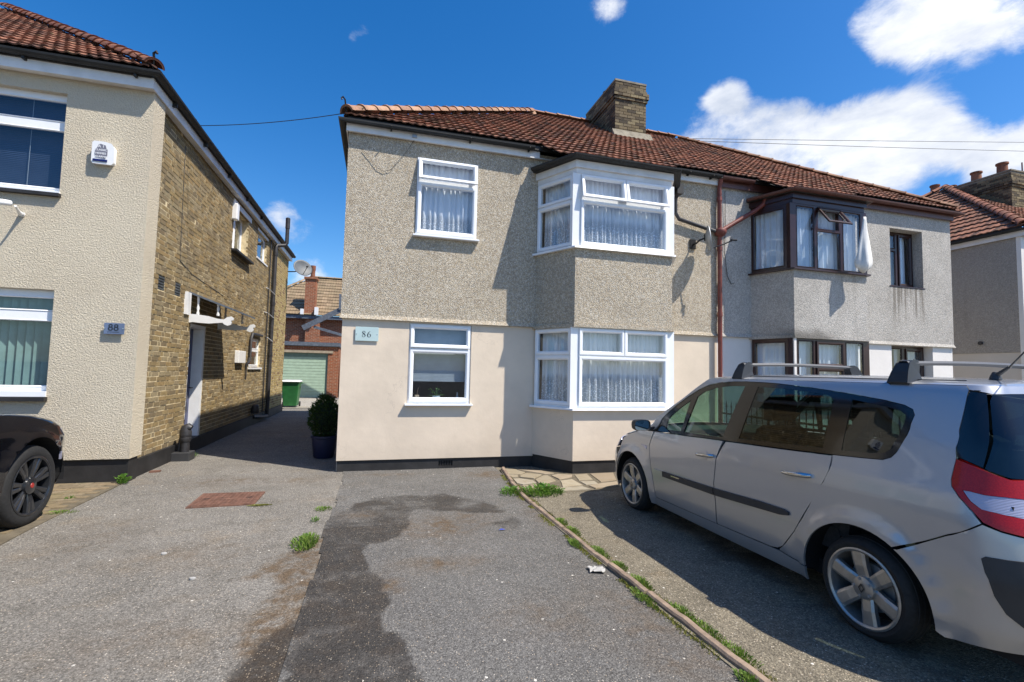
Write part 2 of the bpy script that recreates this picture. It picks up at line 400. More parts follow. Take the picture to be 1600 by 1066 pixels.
def m_paint(name, col, metal, rough, flake=.0, coat=.8, dusty=.12):
    b = NB(name)
    n = b.noise(900, 1); dust = b.rng(b.noise(4, 6, .7), .4, .75, 0, dusty)
    c = b.mix(b.rng(n, .3, .7, 0, flake), col, tuple(min(1, x * 1.35) for x in col))
    c = b.mix(dust, c, (.30, .28, .25))
    M[name] = b.done(b.pb(c, b.math('ADD', rough, b.math('MULTIPLY', dust, .9)), metal, None, .5, coat, .04))
m_paint('paint_silver', (.42, .435, .46), .62, .33, .25, .8, .03)
m_paint('paint_black', (.004, .004, .006), 0, .12, 0, 1.0, .012)
m_paint('paint_white', (.62, .64, .65), .1, .35)

def m_glass(name, tint, gl=(.9, .95, 1), ior=1.5, boost=1.0, rough=.0):
    b = NB(name)
    tr = b.n('ShaderNodeBsdfTransparent'); tr.inputs[0].default_value = (*tint, 1)
    g = b.n('ShaderNodeBsdfGlossy'); g.inputs['Color'].default_value = (*gl, 1); g.inputs['Roughness'].default_value = rough
    ge = b.n('ShaderNodeNewGeometry'); dp = b.n('ShaderNodeVectorMath', operation='DOT_PRODUCT'); b.l(ge.outputs['Normal'], dp.inputs[0]); b.l(ge.outputs['Incoming'], dp.inputs[1])
    f = b.math('POWER', b.math('SUBTRACT', 1.0, b.math('ABSOLUTE', dp.outputs['Value']), clamp=True), 5.0)
    fac = b.math('MULTIPLY', b.math('MULTIPLY_ADD', f, .955, .045), boost, clamp=True)
    mxs = b.n('ShaderNodeMixShader'); b.l(fac, mxs.inputs[0]); b.l(tr.outputs[0], mxs.inputs[1]); b.l(g.outputs[0], mxs.inputs[2])
    M[name] = b.done(mxs.outputs[0])
m_glass('window_glass', (.93, .96, .98), ior=1.5, boost=1.6)
m_glass('car_glass', (.42, .60, .52), ior=1.5, boost=1.3)
m_glass('car_glass_dark', (.16, .22, .20), ior=1.5, boost=1.3)

def m_lace(name, col, holes_=.30, sc=58, zlo=None, zhi=None):
    b = NB(name)
    d = b.n('ShaderNodeBsdfDiffuse'); d.inputs[0].default_value = (*col, 1)
    t = b.n('ShaderNodeBsdfTranslucent'); t.inputs[0].default_value = (*col, 1)
    a = b.n('ShaderNodeMixShader'); a.inputs[0].default_value = .12; b.l(d.outputs[0], a.inputs[1]); b.l(t.outputs[0], a.inputs[2])
    tr = b.n('ShaderNodeBsdfTransparent')
    v = b.vor(sc); pat = b.rng(v, .15, .5)
    s = b.n('ShaderNodeSeparateXYZ'); b.l(b.co(), s.inputs[0])
    wave = b.math('MULTIPLY', b.math('SINE', b.math('MULTIPLY', b.math('ADD', s.outputs[0], s.outputs[1]), 40)), .03)
    low = b.rng(b.math('ADD', s.outputs[2], wave), zlo, zhi, 1, 0) if zlo else None
    f = b.math('MULTIPLY_ADD', b.noise(3, 3), .15, holes_)
    if low is not None: f = b.math('MULTIPLY', b.math('MULTIPLY_ADD', low, .9, f), b.math('SUBTRACT', 1.0, b.math('MULTIPLY', low, b.math('SUBTRACT', 1.0, b.math('MULTIPLY', pat, .5)))))
    mm = b.n('ShaderNodeMixShader'); b.l(f, mm.inputs[0]); b.l(a.outputs[0], mm.inputs[1]); b.l(tr.outputs[0], mm.inputs[2])
    M[name] = b.done(mm.outputs[0])
m_lace('net_low', (.90, .94, .96), .06, 42, 1.35, 1.55)
m_lace('net_high', (.90, .94, .98), .06, 42, 3.9, 4.1)
m_lace('net_plain', (.80, .88, .95), .05)
plain('blind_teal', (.16, .27, .25), .6, var=.1)
plain('blind_grey', (.24, .28, .31), .45, var=.08)
plain('blind_navy', (.035, .05, .085), .35, var=.1)

def m_lamp():
    b = NB('lamp_red')
    g = b.noise(160, 1)
    M['lamp_red'] = b.done(b.pb(b.mix(b.rng(g, .4, .6), (.36, .004, .004), (.44, .008, .006)), .25, 0, None, .35, .35))
    b = NB('lamp_clear')
    s = b.n('ShaderNodeSeparateXYZ'); b.l(b.co(), s.inputs[0])
    w = b.math('SINE', b.math('MULTIPLY', s.outputs[2], 900))
    M['lamp_clear'] = b.done(b.pb((.46, .46, .58), .15, .35, b.bump(w, .4, .002), .6, 1.0))
m_lamp()
def m_leaf(name, c1, c2, rough=.6):
    b = NB(name); r = b.island()
    c = b.mix(r, c1, c2)
    d = b.pb(c, rough, 0, None, .3)
    t = b.n('ShaderNodeBsdfTranslucent'); b.l(b.mix(.3, c, (.25, .35, .04)), t.inputs[0])
    mm = b.n('ShaderNodeMixShader'); mm.inputs[0].default_value = .3; b.l(d, mm.inputs[1]); b.l(t.outputs[0], mm.inputs[2])
    M[name] = b.done(mm.outputs[0])
m_leaf('leaf_conifer', (.012, .035, .009), (.035, .075, .016), .9)
m_leaf('leaf_weed', (.06, .16, .02), (.14, .26, .04))
m_leaf('leaf_grass', (.10, .20, .03), (.22, .30, .06))
m_leaf('leaf_moss', (.14, .15, .03), (.26, .24, .06))
m_leaf('leaf_house', (.02, .07, .02), (.06, .14, .04))

# ------------------------------------------------------------------ mesh and scene helpers
ORG = {}
class MB:
    def __init__(s): s.v = []; s.f = []
    def add(s, vs, fs):
        k = len(s.v); s.v += [tuple(p) for p in vs]; s.f += [tuple(i + k for i in f) for f in fs]; return s
    def box(s, x0, x1, y0, y1, z0, z1):
        return s.add([(x0, y0, z0), (x1, y0, z0), (x1, y1, z0), (x0, y1, z0), (x0, y0, z1), (x1, y0, z1), (x1, y1, z1), (x0, y1, z1)],
                     [(0, 3, 2, 1), (4, 5, 6, 7), (0, 1, 5, 4), (1, 2, 6, 5), (2, 3, 7, 6), (3, 0, 4, 7)])
    def prism(s, pts, z0, z1, wob=None):            # plan polygon, straight up
        n = len(pts)
        s.add([(x, y, z0) for x, y in pts] + [(x, y, z1) for x, y in pts], [tuple(range(n))[::-1], tuple(range(n, 2 * n))] + [(i, (i + 1) % n, n + (i + 1) % n, n + i) for i in range(n)])
        return s
    def tube(s, path, r, n=8, cap=True):
        path = [Vector(p) for p in path]; rings = []
        up = None
        for i, p in enumerate(path):
            d = (path[min(i + 1, len(path) - 1)] - path[max(i - 1, 0)]).normalized()
            if up is None: up = Vector((0, 0, 1)) if abs(d.z) < .9 else Vector((1, 0, 0))
            a = d.cross(up).normalized(); b = a.cross(d).normalized(); up = b
            rr = r[i] if isinstance(r, (list, tuple)) else r
            rings.append([p + a * rr * math.cos(t * 2 * PI / n) + b * rr * math.sin(t * 2 * PI / n) for t in range(n)])
        vs = [q for rg in rings for q in rg]; fs = []
        for i in range(len(rings) - 1):
            for t in range(n): fs.append((i * n + t, i * n + (t + 1) % n, (i + 1) * n + (t + 1) % n, (i + 1) * n + t))
        if cap: fs += [tuple(range(n))[::-1], tuple(range((len(rings) - 1) * n, len(rings) * n))]
        return s.add(vs, fs)
    def lathe(s, prof, c, axis='z', n=24, arc=None):   # prof: (r, h)
        c = Vector(c); vs = []; m = len(prof)
        for t in range(n):
            a = t * 2 * PI / n; u, v = math.cos(a), math.sin(a)
            for r, h in prof:
                if axis == 'z': vs.append(c + Vector((r * u, r * v, h)))
                elif axis == 'x': vs.append(c + Vector((h, r * u, r * v)))
                else: vs.append(c + Vector((r * u, h, r * v)))
        fs = []
        for t in range(n):
            t2 = (t + 1) % n
            for j in range(m - 1): fs.append((t * m + j, t2 * m + j, t2 * m + j + 1, t * m + j + 1))
        return s.add(vs, fs)
    def quad(s, a, b, c, d): return s.add([a, b, c, d], [(0, 1, 2, 3)])
    def poly(s, pts): return s.add(pts, [tuple(range(len(pts)))])
    def build(s, name, mat, parent=None, smooth=False, org=None, bevel=0, label=None, kind=None):
        o0 = ORG[parent] if parent is not None else (Vector(org) if org is not None else Vector((0, 0, 0)))
        me = bpy.data.meshes.new(name)
        me.from_pydata([(p[0] - o0.x, p[1] - o0.y, p[2] - o0.z) for p in s.v], [], s.f)
        if mat is not None:
            if isinstance(mat, (list, tuple)):
                for q in mat: me.materials.append(q)
            else: me.materials.append(mat)
        if smooth:
            me.polygons.foreach_set('use_smooth', [True] * len(me.polygons))
        me.update()
        ob = bpy.data.objects.new(name, me); COL.objects.link(ob)
        if parent is not None: ob.parent = parent
        else: ob.location = o0
        if smooth and smooth != 'full':
            me.set_sharp_from_angle(angle=math.radians(38))
        if bevel:
            md = ob.modifiers.new('bevel', 'BEVEL'); md.width = bevel; md.segments = 2; md.limit_method = 'ANGLE'; md.harden_normals = False
        if label: ob['label'] = label
        if kind: ob['kind'] = kind
        ORG[ob] = o0
        return ob
def thing(name, label, cat, loc, group=None):
    o = bpy.data.objects.new(name, None); COL.objects.link(o); o.location = loc; o.empty_display_size = .2
    ORG[o] = Vector(loc); o['label'] = label; o['category'] = cat
    if group: o['group'] = group
    return o
def tag(o, label, cat, group=None):
    o['label'] = label; o['category'] = cat
    if group: o['group'] = group
    return o
def inst(name, me, parent, mat4):                     # a further object sharing mesh data, matrix in world space
    o = bpy.data.objects.new(name, me); COL.objects.link(o); o.parent = parent
    m = Matrix.Translation(-ORG[parent]) @ mat4
    o.matrix_basis = m
    return o
def mesh_of(name, vs, fs, mat, smooth=False):
    me = bpy.data.meshes.new(name); me.from_pydata([tuple(v) for v in vs], [], fs); me.materials.append(mat)
    if smooth: me.polygons.foreach_set('use_smooth', [True] * len(me.polygons)); 
    me.update(); return me
def pip(x, y, poly):
    c = False; n = len(poly); j = n - 1
    for i in range(n):
        xi, yi = poly[i]; xj, yj = poly[j]
        if (yi > y) != (yj > y) and x < (xj - xi) * (y - yi) / (yj - yi) + xi: c = not c
        j = i
    return c
def basis(o, u, v, n):
    m = Matrix.Identity(4)
    for i in range(3): m[i][0] = u[i]; m[i][1] = v[i]; m[i][2] = n[i]; m[i][3] = o[i]
    return m
CAMP = Vector((0, 0, CAMH))
def itp(v,xs,ys):
    if v<=xs[0]: return ys[0]
    for i in range(1,len(xs)):
        if v<=xs[i]:
            a=(v-xs[i-1])/(xs[i]-xs[i-1]); return ys[i-1]+(ys[i]-ys[i-1])*a
    return ys[-1]
class Surf:
    # closed horizontal slices of a car body; T runs front centre (6.3) > side > rear centre (0.8)
    def __init__(s,xc,W,F,FB,FX,FY,Rr,RB,RX,RY,arches,ym=3.6,bar=.02,fl=.022):
        s.xc=xc;s.W=W;s.F=F;s.FB=FB;s.FX=FX;s.FY=FY;s.Rr=Rr;s.RB=RB;s.RX=RX;s.RY=RY;s.ar=arches;s.ym=ym;s.bar=bar;s.fl=fl
    def ends(s,z):
        yA=itp(z,*s.F); yB=itp(z,*s.Rr)+itp(z,*s.RB)+itp(z,*s.RY); return yA,yB
    def hw(s,y,z):
        w=itp(z,*s.W)-s.bar*((y-s.ym)/1.7)**2
        for (cy,cz,r) in s.ar:
            d=math.hypot(y-cy,z-cz)
            if d<r+.13:
                k=min(1,max(0,(r+.085-d)/.045)); w+=s.fl*k*k*(3-2*k)
        return w
    def P(s,T,z,side=-1,off=0):
        yA,yB=s.ends(z)
        if T>5.0:
            w=s.hw(yA,z); rx=itp(z,*s.FX); ry=itp(z,*s.FY); b=itp(z,*s.FB)
            if T<=5.5:
                th=(T-5)/.5*math.pi/2; x=w-rx+rx*math.cos(th); y=yA+ry*math.sin(th)
                if s.fl: x+= s.hw(y,z)-s.hw(yA,z) if th<1.2 else 0
                x-=off*math.cos(th); y-=off*math.sin(th)
            else:
                v=(T-5.5)/.8; x=(w-rx)*(1-v); y=yA+ry+b*(1-(1-v)**2)-off
        elif T<2.0:
            w=s.hw(yB,z); rx=itp(z,*s.RX); ry=itp(z,*s.RY); b=itp(z,*s.RB)
            if T>=1.5:
                th=(2-T)/.5*math.pi/2; x=w-rx+rx*math.cos(th); y=yB-ry*math.sin(th)
                x-=off*math.cos(th); y+=off*math.sin(th)
            else:
                v=(1.5-T)/.7; x=(w-rx)*(1-v); y=yB-ry-b*(1-(1-v)**2)+off
        else:
            y=yB+(yA-yB)*(T-2)/3; x=s.hw(y,z)-off
        return (s.xc+side*x,y,z)
    def T(s,y,z):
        yA,yB=s.ends(z)
        if y>yA:
            ry=itp(z,*s.FY); return 5+.5*math.asin(min(1,(y-yA)/ry))/(math.pi/2)
        if y<yB:
            ry=itp(z,*s.RY); return 2-.5*math.asin(min(1,(yB-y)/ry))/(math.pi/2)
        return 2+3*(y-yB)/(yA-yB)
MPV=Surf(3.76,
 W=([.16,.22,.32,.6,.85,.95,1.0,1.2,1.4,1.5,1.53],[.84,.865,.885,.905,.90,.885,.868,.81,.745,.71,.69]),
 F=([.16,.3,.5,.62,.76,.85,.90,.955,1.0,1.09,1.17,1.29,1.44,1.51,1.53],[5.38,5.42,5.42,5.38,5.28,5.10,4.95,4.74,4.66,4.59,4.47,4.27,4.05,3.94,3.90]),
 FB=([.16,.6,.76,.9,1.0,1.2,1.5],[.16,.16,.22,.25,.30,.30,.26]),
 FX=([.16,.62,.8,.95,1.02,1.6],[.34,.34,.28,.16,.08,.07]),
 FY=([.16,.62,.8,.95,1.02,1.6],[.30,.30,.22,.12,.05,.05]),
 Rr=([.16,.35,.6,.8,1.0,1.25,1.5,1.55],[1.50,1.42,1.40,1.44,1.50,1.58,1.68,1.70]),
 RB=([.2,1.6],[.07,.06]),
 RX=([.2,.95,1.25,1.6],[.32,.30,.15,.12]),
 RY=([.2,.95,1.25,1.6],[.30,.27,.16,.13]),
 arches=((5.05,.28,.375),(2.31,.28,.385)))
# ------------------------------------------------------------------ ground
def structure(o, label=None):
    o['kind'] = 'structure'
    if label: o['label'] = label
    return o
mb = MB(); mb.quad((-900, -900, -.05), (900, -900, -.05), (900, 900, -.05), (-900, 900, -.05))
structure(mb.build('ground', M['road_asphalt']))
from mathutils import noise as MN
def grid_sheet(name, mat, x0, x1, y0, y1, step, zf, keep=None, attr=None):
    nx = max(1, int(round((x1 - x0) / step))); ny = max(1, int(round((y1 - y0) / step)))
    vs = []; idx = {}; fs = []
    for j in range(ny + 1):
        for i in range(nx + 1):
            x = x0 + (x1 - x0) * i / nx; y = y0 + (y1 - y0) * j / ny
            idx[i, j] = len(vs); vs.append((x, y, zf(x, y)))
    for j in range(ny):
        for i in range(nx):
            if keep and not keep(x0 + (x1 - x0) * (i + .5) / nx, y0 + (y1 - y0) * (j + .5) / ny): continue
            fs.append((idx[i, j], idx[i + 1, j], idx[i + 1, j + 1], idx[i, j + 1]))
    m = MB(); m.v = vs; m.f = fs
    o = m.build(name, mat, smooth='full')
    if attr:
        for nm_, f_ in zip(('stain', 'brown'), attr):
            a = o.data.attributes.new(nm_, 'FLOAT', 'POINT'); a.data.foreach_set('value', [f_(v[0], v[1]) for v in vs])
    return o
def zn(x, y, a=.006, f=1.1): return a * MN.noise(Vector((x * f, y * f, 0)))
# seam between the older left drive and the right drive
def seam(y): return -0.41 + .03 * MN.noise(Vector((3, y * 1.1, 1))) + .008 * MN.noise(Vector((3, y * 9, 1)))
STAIN = [(-0.46, 5.31), (-0.15, 5.91), (0.14, 6.15), (0.83, 6.11), (1.15, 5.87), (1.28, 5.56), (1.51, 5.28), (1.4, 5.15), (0.8, 5.34), (0.47, 5.48), (0.39, 5.3), (0.34, 4.79), (0.17, 4.56), (-0.07, 4.41), (-0.04, 4.09), (0.04, 3.88), (0.15, 3.58), (0.1, 3.27), (0.11, 3.03), (0.23, 2.83), (0.25, 2.59), (0.21, 2.3), (0.1, 1.2), (-0.46, 1.2), (-0.42, 2.67)]
STAIN2 = [(1.24, 4.91), (1.44, 5.02), (1.56, 4.91), (1.49, 4.71), (1.3, 4.63), (1.18, 4.82)]
def stain(x, y):
    k = .07
    xx = x + k * MN.noise(Vector((x * 5, y * 5, 0))) + .02 * MN.noise(Vector((x * 19, y * 19, 5)))
    yy = y + k * 1.3 * MN.noise(Vector((x * 5, y * 5, 9))) + .02 * MN.noise(Vector((x * 19, y * 19, 7)))
    if y > 7.6: return 0
    hit = sum(pip(xx + dx, yy + dy, STAIN) for dx, dy in ((0, 0), (.02, 0), (-.02, 0), (0, .03), (0, -.03))) / 5
    hit = max(hit, .95 * sum(pip(xx + dx, yy + dy, STAIN2) for dx, dy in ((0, 0), (.02, 0), (-.02, 0), (0, .03), (0, -.03))) / 5)
    if hit:
        # a dried paler patch inside the wet area
        q = math.hypot((x + .18) / .28, (y - 5.35) / .22)
        if q < 1: hit *= .25 + .75 * q
        hit *= (.85 if y < 5 and x < .45 else .62) + .5 * MN.noise(Vector((x * 3, y * 3.5, 3))) + .3 * MN.noise(Vector((x * 14, y * 14, 3)))
    return max(0, min(1, hit))
OB = [(-.42, 4.75), (-.50, 4.85), (-.62, 4.45), (-.95, 4.02), (-.62, 3.98), (-.60, 3.6), (-.66, 3.2), (-.60, 2.8), (-.80, 2.3), (-.3, 2.3), (-.3, 4.8)]
OS = [(-.36, 3.3), (-.48, 3.25), (-.66, 2.85), (-.78, 2.5), (-.8, 2.0), (-.2, 1.6), (-.2, 3.3)]
def soft(x, y, P, k, f, seed):
    xx = x + k * MN.noise(Vector((x * f, y * f, seed))) + .03 * MN.noise(Vector((x * 17, y * 17, seed + 2)))
    yy = y + k * MN.noise(Vector((x * f, y * f, seed + 5)))
    return sum(pip(xx + a, yy + b, P) for a, b in ((0, 0), (.04, 0), (-.04, 0), (0, .06), (0, -.06))) / 5
def old_stain(x, y): return 0 if y > 3.8 or x < -1.1 else .8 * soft(x, y, OS, .08, 5, 1)
def old_brown(x, y):
    r = 0 if y > 5.2 or x < -1.3 else .95 * soft(x, y, OB, .14, 4, 2)
    for (cx_, cy_, rx, ry, w) in ((-1.9, 7.3, .5, .25, .5), (-.9, 7.2, .35, .2, .45), (-1.4, 4.6, .5, .3, .35), (-2.4, 5.2, .4, .6, .3), (-1.2, 3.2, .5, .3, .35)):
        q = ((x - cx_) / rx) ** 2 + ((y - cy_) / ry) ** 2
        if q < 4: r = max(r, w * math.exp(-q) * (1 + MN.noise(Vector((x * 6, y * 6, 4)))))
    return min(1, r)
def drive_brown(x, y):
    r = 0
    for (cx_, cy_, rx, ry, w) in ((.62, 4.85, .36, .40, .85), (.95, 5.05, .3, .3, .6), (.55, 3.95, .35, .12, .75), (.15, 3.62, .10, .14, .8), (1.65, 7.1, .28, .25, .95), (.2, 7.35, .4, .1, .5), (-.1, 5.42, .2, .14, .8), (1.1, 3.0, .3, .25, .4), (1.7, 2.6, .25, .8, .5), (-.2, 3.4, .25, .5, .4), (1.75, 5.1, .12, .6, .5)):
        q = ((x - cx_) / rx) ** 2 + ((y - cy_) / ry) ** 2
        if q < 4: r = max(r, w * math.exp(-q) * (1 + .8 * MN.noise(Vector((x * 5, y * 5, 6)))))
    return min(1, r)
structure(grid_sheet('old_driveway', M['old_asphalt'], -3.3, -0.2, -4, 19.6, .04, lambda x, y: zn(x, y) - .004 - (.016 if -.37 < x and y < 7.7 else 0), lambda x, y: True, (old_stain, old_brown)))
zd = lambda x, y: .004 + zn(x, y, .006)
dr = structure(grid_sheet('driveway', M['drive_asphalt'], -.5, 1.92, -4, 7.72, .022, zd, lambda x, y: x > seam(y) and not (x > 1.87), (stain, drive_brown)))
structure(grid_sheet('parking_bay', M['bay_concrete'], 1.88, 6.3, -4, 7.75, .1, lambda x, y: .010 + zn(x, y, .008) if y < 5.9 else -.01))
structure(grid_sheet('neighbour_driveway', M['bay_concrete'], 6.3, 14.6, -4, 7.75, .3, lambda x, y: .006 + zn(x, y, .008)))
structure(grid_sheet('rear_yard', M['rear_concrete'], -8, 9, 19.6, 26.2, .3, lambda x, y: .006 + zn(x, y, .004)))

# concrete edging between the two drives: short lengths laid end to end
def kx(y): 
    ys = [-4, 2.13, 3.85, 5.0, 5.69, 6.4, 7.0, 7.45]; xs = [2.06, 1.93, 1.84, 1.81, 1.80, 1.84, 1.90, 1.96]
    for i in range(1, len(ys)):
        if y <= ys[i]: return xs[i - 1] + (xs[i] - xs[i - 1]) * (y - ys[i - 1]) / (ys[i] - ys[i - 1])
    return xs[-1]
m = MB(); m.prism([(kx(y) - .042, y) for y in (-4, 1, 3, 5, 6.4, 7.45)] + [(kx(y) + .05, y) for y in (7.45, 6.4, 5, 3, 1, -4)], -.03, .012)
kb = structure(m.build('edging', M['haunch']))
y = 7.42; r2 = random.Random(5)
while y > -3:
    L = r2.choice([.62, .9, .9, .55]) * r2.uniform(.9, 1.05); a, b = y, y - L
    w = .028; top = .040 + r2.uniform(-.012, .008); sh = r2.uniform(-.008, .008)
    m = MB(); vs = []; n = 7
    for i in range(n + 1):
        t = a + (b - a) * i / n; c = kx(t) + sh + r2.uniform(-.003, .003); tp = top + r2.uniform(-.004, .003)
        vs += [(c - w, t, -.02), (c - w, t, tp - .012), (c - w + .01, t, tp), (c + w - .01, t, tp), (c + w, t, tp - .012), (c + w, t, -.02)]
    fs = []
    for i in range(n):
        for k in range(5): fs.append((i * 6 + k, i * 6 + k + 1, (i + 1) * 6 + k + 1, (i + 1) * 6 + k))
    fs += [tuple(range(6))[::-1], tuple(range(n * 6, n * 6 + 6))]
    m.add(vs, fs); m.build('edging_stone', M['kerb_concrete'], kb)
    y = b - .012

# crazy paving under the bay
m = MB(); m.box(1.9, 5.0, 5.86, 7.3, -.03, .008)
cz = structure(m.build('paved_strip', M['joint_sand']))
POLYS = [[(1.93, 7.38), (2.14, 7.36), (2.24, 7.1), (2.12, 6.97), (1.92, 7.04)], [(2.08, 6.87), (2.13, 6.94), (2.24, 7.05), (2.43, 6.88), (2.23, 6.66), (2.05, 6.78)],
 [(1.93, 6.98), (2.07, 6.94), (2.02, 6.76), (1.93, 6.78)], [(1.92, 6.72), (2.03, 6.74), (2.19, 6.56), (2.18, 6.4), (1.97, 6.35), (1.9, 6.43)],
 [(2.22, 6.6), (2.44, 6.85), (2.5, 6.84), (2.50, 6.48), (2.25, 6.3), (2.2, 6.4)], [(2.54, 6.83), (2.68, 6.9), (2.89, 6.82), (2.82, 6.67), (2.57, 6.54)],
 [(2.92, 6.84), (3.14, 6.85), (3.06, 6.45), (2.83, 6.45)], [(3.18, 6.86), (3.6, 6.87), (3.4, 6.38), (3.1, 6.30)], [(2.55, 6.48), (2.78, 6.57), (2.78, 6.17), (2.45, 6.12), (2.53, 6.37)],
 [(2.82, 6.40), (3.04, 6.38), (3.03, 6.20), (2.82, 6.18)], [(1.93, 6.3), (2.16, 6.34), (2.2, 6.15), (1.95, 6.08)], [(2.25, 6.24), (2.42, 6.1), (2.30, 5.92), (2.22, 6.12)],
 [(2.83, 6.12), (3.08, 6.22), (3.36, 6.28), (3.26, 6.05), (2.85, 5.95)], [(2.36, 6.07), (2.74, 6.10), (2.78, 5.92), (2.34, 5.9)], [(3.44, 6.36), (3.64, 6.85), (3.95, 6.86), (3.9, 6.3), (3.42, 6.3)],
 [(3.42, 6.24), (3.92, 6.24), (3.88, 5.92), (3.34, 5.95)], [(4.0, 6.86), (4.55, 6.86), (4.4, 6.4), (3.96, 6.3)], [(3.96, 6.24), (4.42, 6.34), (4.8, 6.1), (4.7, 5.92), (3.94, 5.92)], [(4.6, 6.86), (4.9, 6.86), (4.95, 6.3), (4.46, 6.38)],
 [(2.15, 7.34), (2.42, 7.05), (2.5, 6.95), (2.66, 6.96), (2.52, 7.2)]]
for p in POLYS:
    cxx = sum(a for a, b in p) / len(p); cyy = sum(b for a, b in p) / len(p)
    q = [(cxx + (a - cxx) * .955, cyy + (b - cyy) * .955) for a, b in p]
    tz = .020 + r2.uniform(-.004, .006)
    m = MB(); n = len(q); q2 = [(cxx + (a - cxx) * .93, cyy + (b - cyy) * .93) for a, b in p]
    m.add([(a, b, -.02) for a, b in q] + [(a, b, tz - .006) for a, b in q] + [(a, b, tz + r2.uniform(-.003, .003)) for a, b in q2],
          [(i, (i + 1) % n, n + (i + 1) % n, n + i) for i in range(n)] + [(n + i, n + (i + 1) % n, 2 * n + (i + 1) % n, 2 * n + i) for i in range(n)] + [tuple(range(2 * n, 3 * n))])
    m.build('paving_stone', M['paving_stone'], cz)

# block paving of the left plot
m = MB(); m.prism([(-3.02, -2), (-2.98, 5.0), (-3.02, 5.6), (-3.06, 6.6), (-3.1, 7.45), (-9, 7.45), (-9, -2)], -.03, .008)
bp = structure(m.build('block_paving', M['joint_sand']))
bx_, by_ = .098, .198
bm = MB(); bm.add([(-by_ / 2, -bx_ / 2, 0), (by_ / 2, -bx_ / 2, 0), (by_ / 2, bx_ / 2, 0), (-by_ / 2, bx_ / 2, 0), (-by_ / 2 + .004, -bx_ / 2 + .004, .02), (by_ / 2 - .004, -bx_ / 2 + .004, .02), (by_ / 2 - .004, bx_ / 2 - .004, .02), (-by_ / 2 + .004, bx_ / 2 - .004, .02)],
                  [(4, 5, 6, 7), (0, 1, 5, 4), (1, 2, 6, 5), (2, 3, 7, 6), (3, 0, 4, 7)])
blockme = mesh_of('paving_block', bm.v, bm.f, M['paving_block'])
cand = []
for j in range(0, 52):
    for i in range(0, 26):
        x = -3.12 - i * .202 - (.101 if j % 2 else 0); yy = 7.38 - j * .1015
        cand.append((x, yy))
cand = [c for c in cand if c[1] > 2.2 and c[0] < -3.02 - .06 + (0 if c[1] < 6 else -.03) - .05]
cand.sort(key=lambda c: (Vector((c[0], c[1], 0)) - Vector((-2.7, 5.2, 0))).length)
restb = MB()
for k, (x, yy) in enumerate(cand):
    mt = Matrix.Translation((x, yy, -.004 + rnd.uniform(-.002, .003))) @ Matrix.Rotation(rnd.uniform(-.02, .02), 4, 'Z')
    if k < 300: inst('paving_block', blockme, bp, mt)
    else: restb.add([mt @ Vector(v) for v in bm.v], bm.f)
restb.build('outer_blocks', M['paving_block'], bp, kind='stuff')

# ------------------------------------------------------------------ building helpers
ZV = Vector((0, 0, 1))
def plate(mb, O, U, N, u0, u1, z0, z1, holes, depth, edge=True, V=ZV):
    """flat plate facing N with rectangular holes whose reveals run back by depth"""
    O, U, N = Vector(O), Vector(U), Vector(N)
    us = sorted({u0, u1} | {h[0] for h in holes if u0 < h[0] < u1} | {h[1] for h in holes if u0 < h[1] < u1})
    zs = sorted({z0, z1} | {h[2] for h in holes if z0 < h[2] < z1} | {h[3] for h in holes if z0 < h[3] < z1})
    P = lambda u, z, d=0: O + U * u + V * z - N * d
    def inh(u, z): return any(h[0] < u < h[1] and h[2] < z < h[3] for h in holes)
    vs = []; ix = {}
    for i, u in enumerate(us):
        for j, z in enumerate(zs): ix[i, j] = len(vs); vs.append(P(u, z))
    fs = []
    for i in range(len(us) - 1):
        for j in range(len(zs) - 1):
            if not inh((us[i] + us[i + 1]) / 2, (zs[j] + zs[j + 1]) / 2): fs.append((ix[i, j], ix[i + 1, j], ix[i + 1, j + 1], ix[i, j + 1]))
    mb.add(vs, fs)
    rects = [(max(h[0], u0), min(h[1], u1), max(h[2], z0), min(h[3], z1)) for h in holes] + ([(u0, u1, z0, z1)] if edge else [])
    for a, b, c, d in rects:
        for (p, q) in (((a, c), (b, c)), ((b, c), (b, d)), ((b, d), (a, d)), ((a, d), (a, c))):
            mb.add([P(*p), P(*q), P(*q, depth), P(*p, depth)], [(0, 1, 2, 3)])
    return mb
def ring(mb, O, U, N, u0, u1, z0, z1, prof, tf=None):
    O, U, N = Vector(O), Vector(U), Vector(N)
    vs = []
    for (a, b, su, sz) in ((u0, z0, 1, 1), (u1, z0, -1, 1), (u1, z1, -1, -1), (u0, z1, 1, -1)):
        for (ins, out) in prof:
            p = O + U * (a + su * ins) + ZV * (b + sz * ins) + N * out
            vs.append(tf(p) if tf else p)
    n = len(prof); fs = []
    for k in range(4):
        for i in range(n - 1): fs.append((k * n + i, ((k + 1) % 4) * n + i, ((k + 1) % 4) * n + i + 1, k * n + i + 1))
    mb.add(vs, fs)
SASH = [(0, 0), (0, .020), (.004, .024), (.036, .024), (.044, .018), (.058, .004), (.058, -.03)]
GLAZE = [(-.004, .001), (.0, .006), (.006, .008), (.016, -.004), (.016, -.03)]
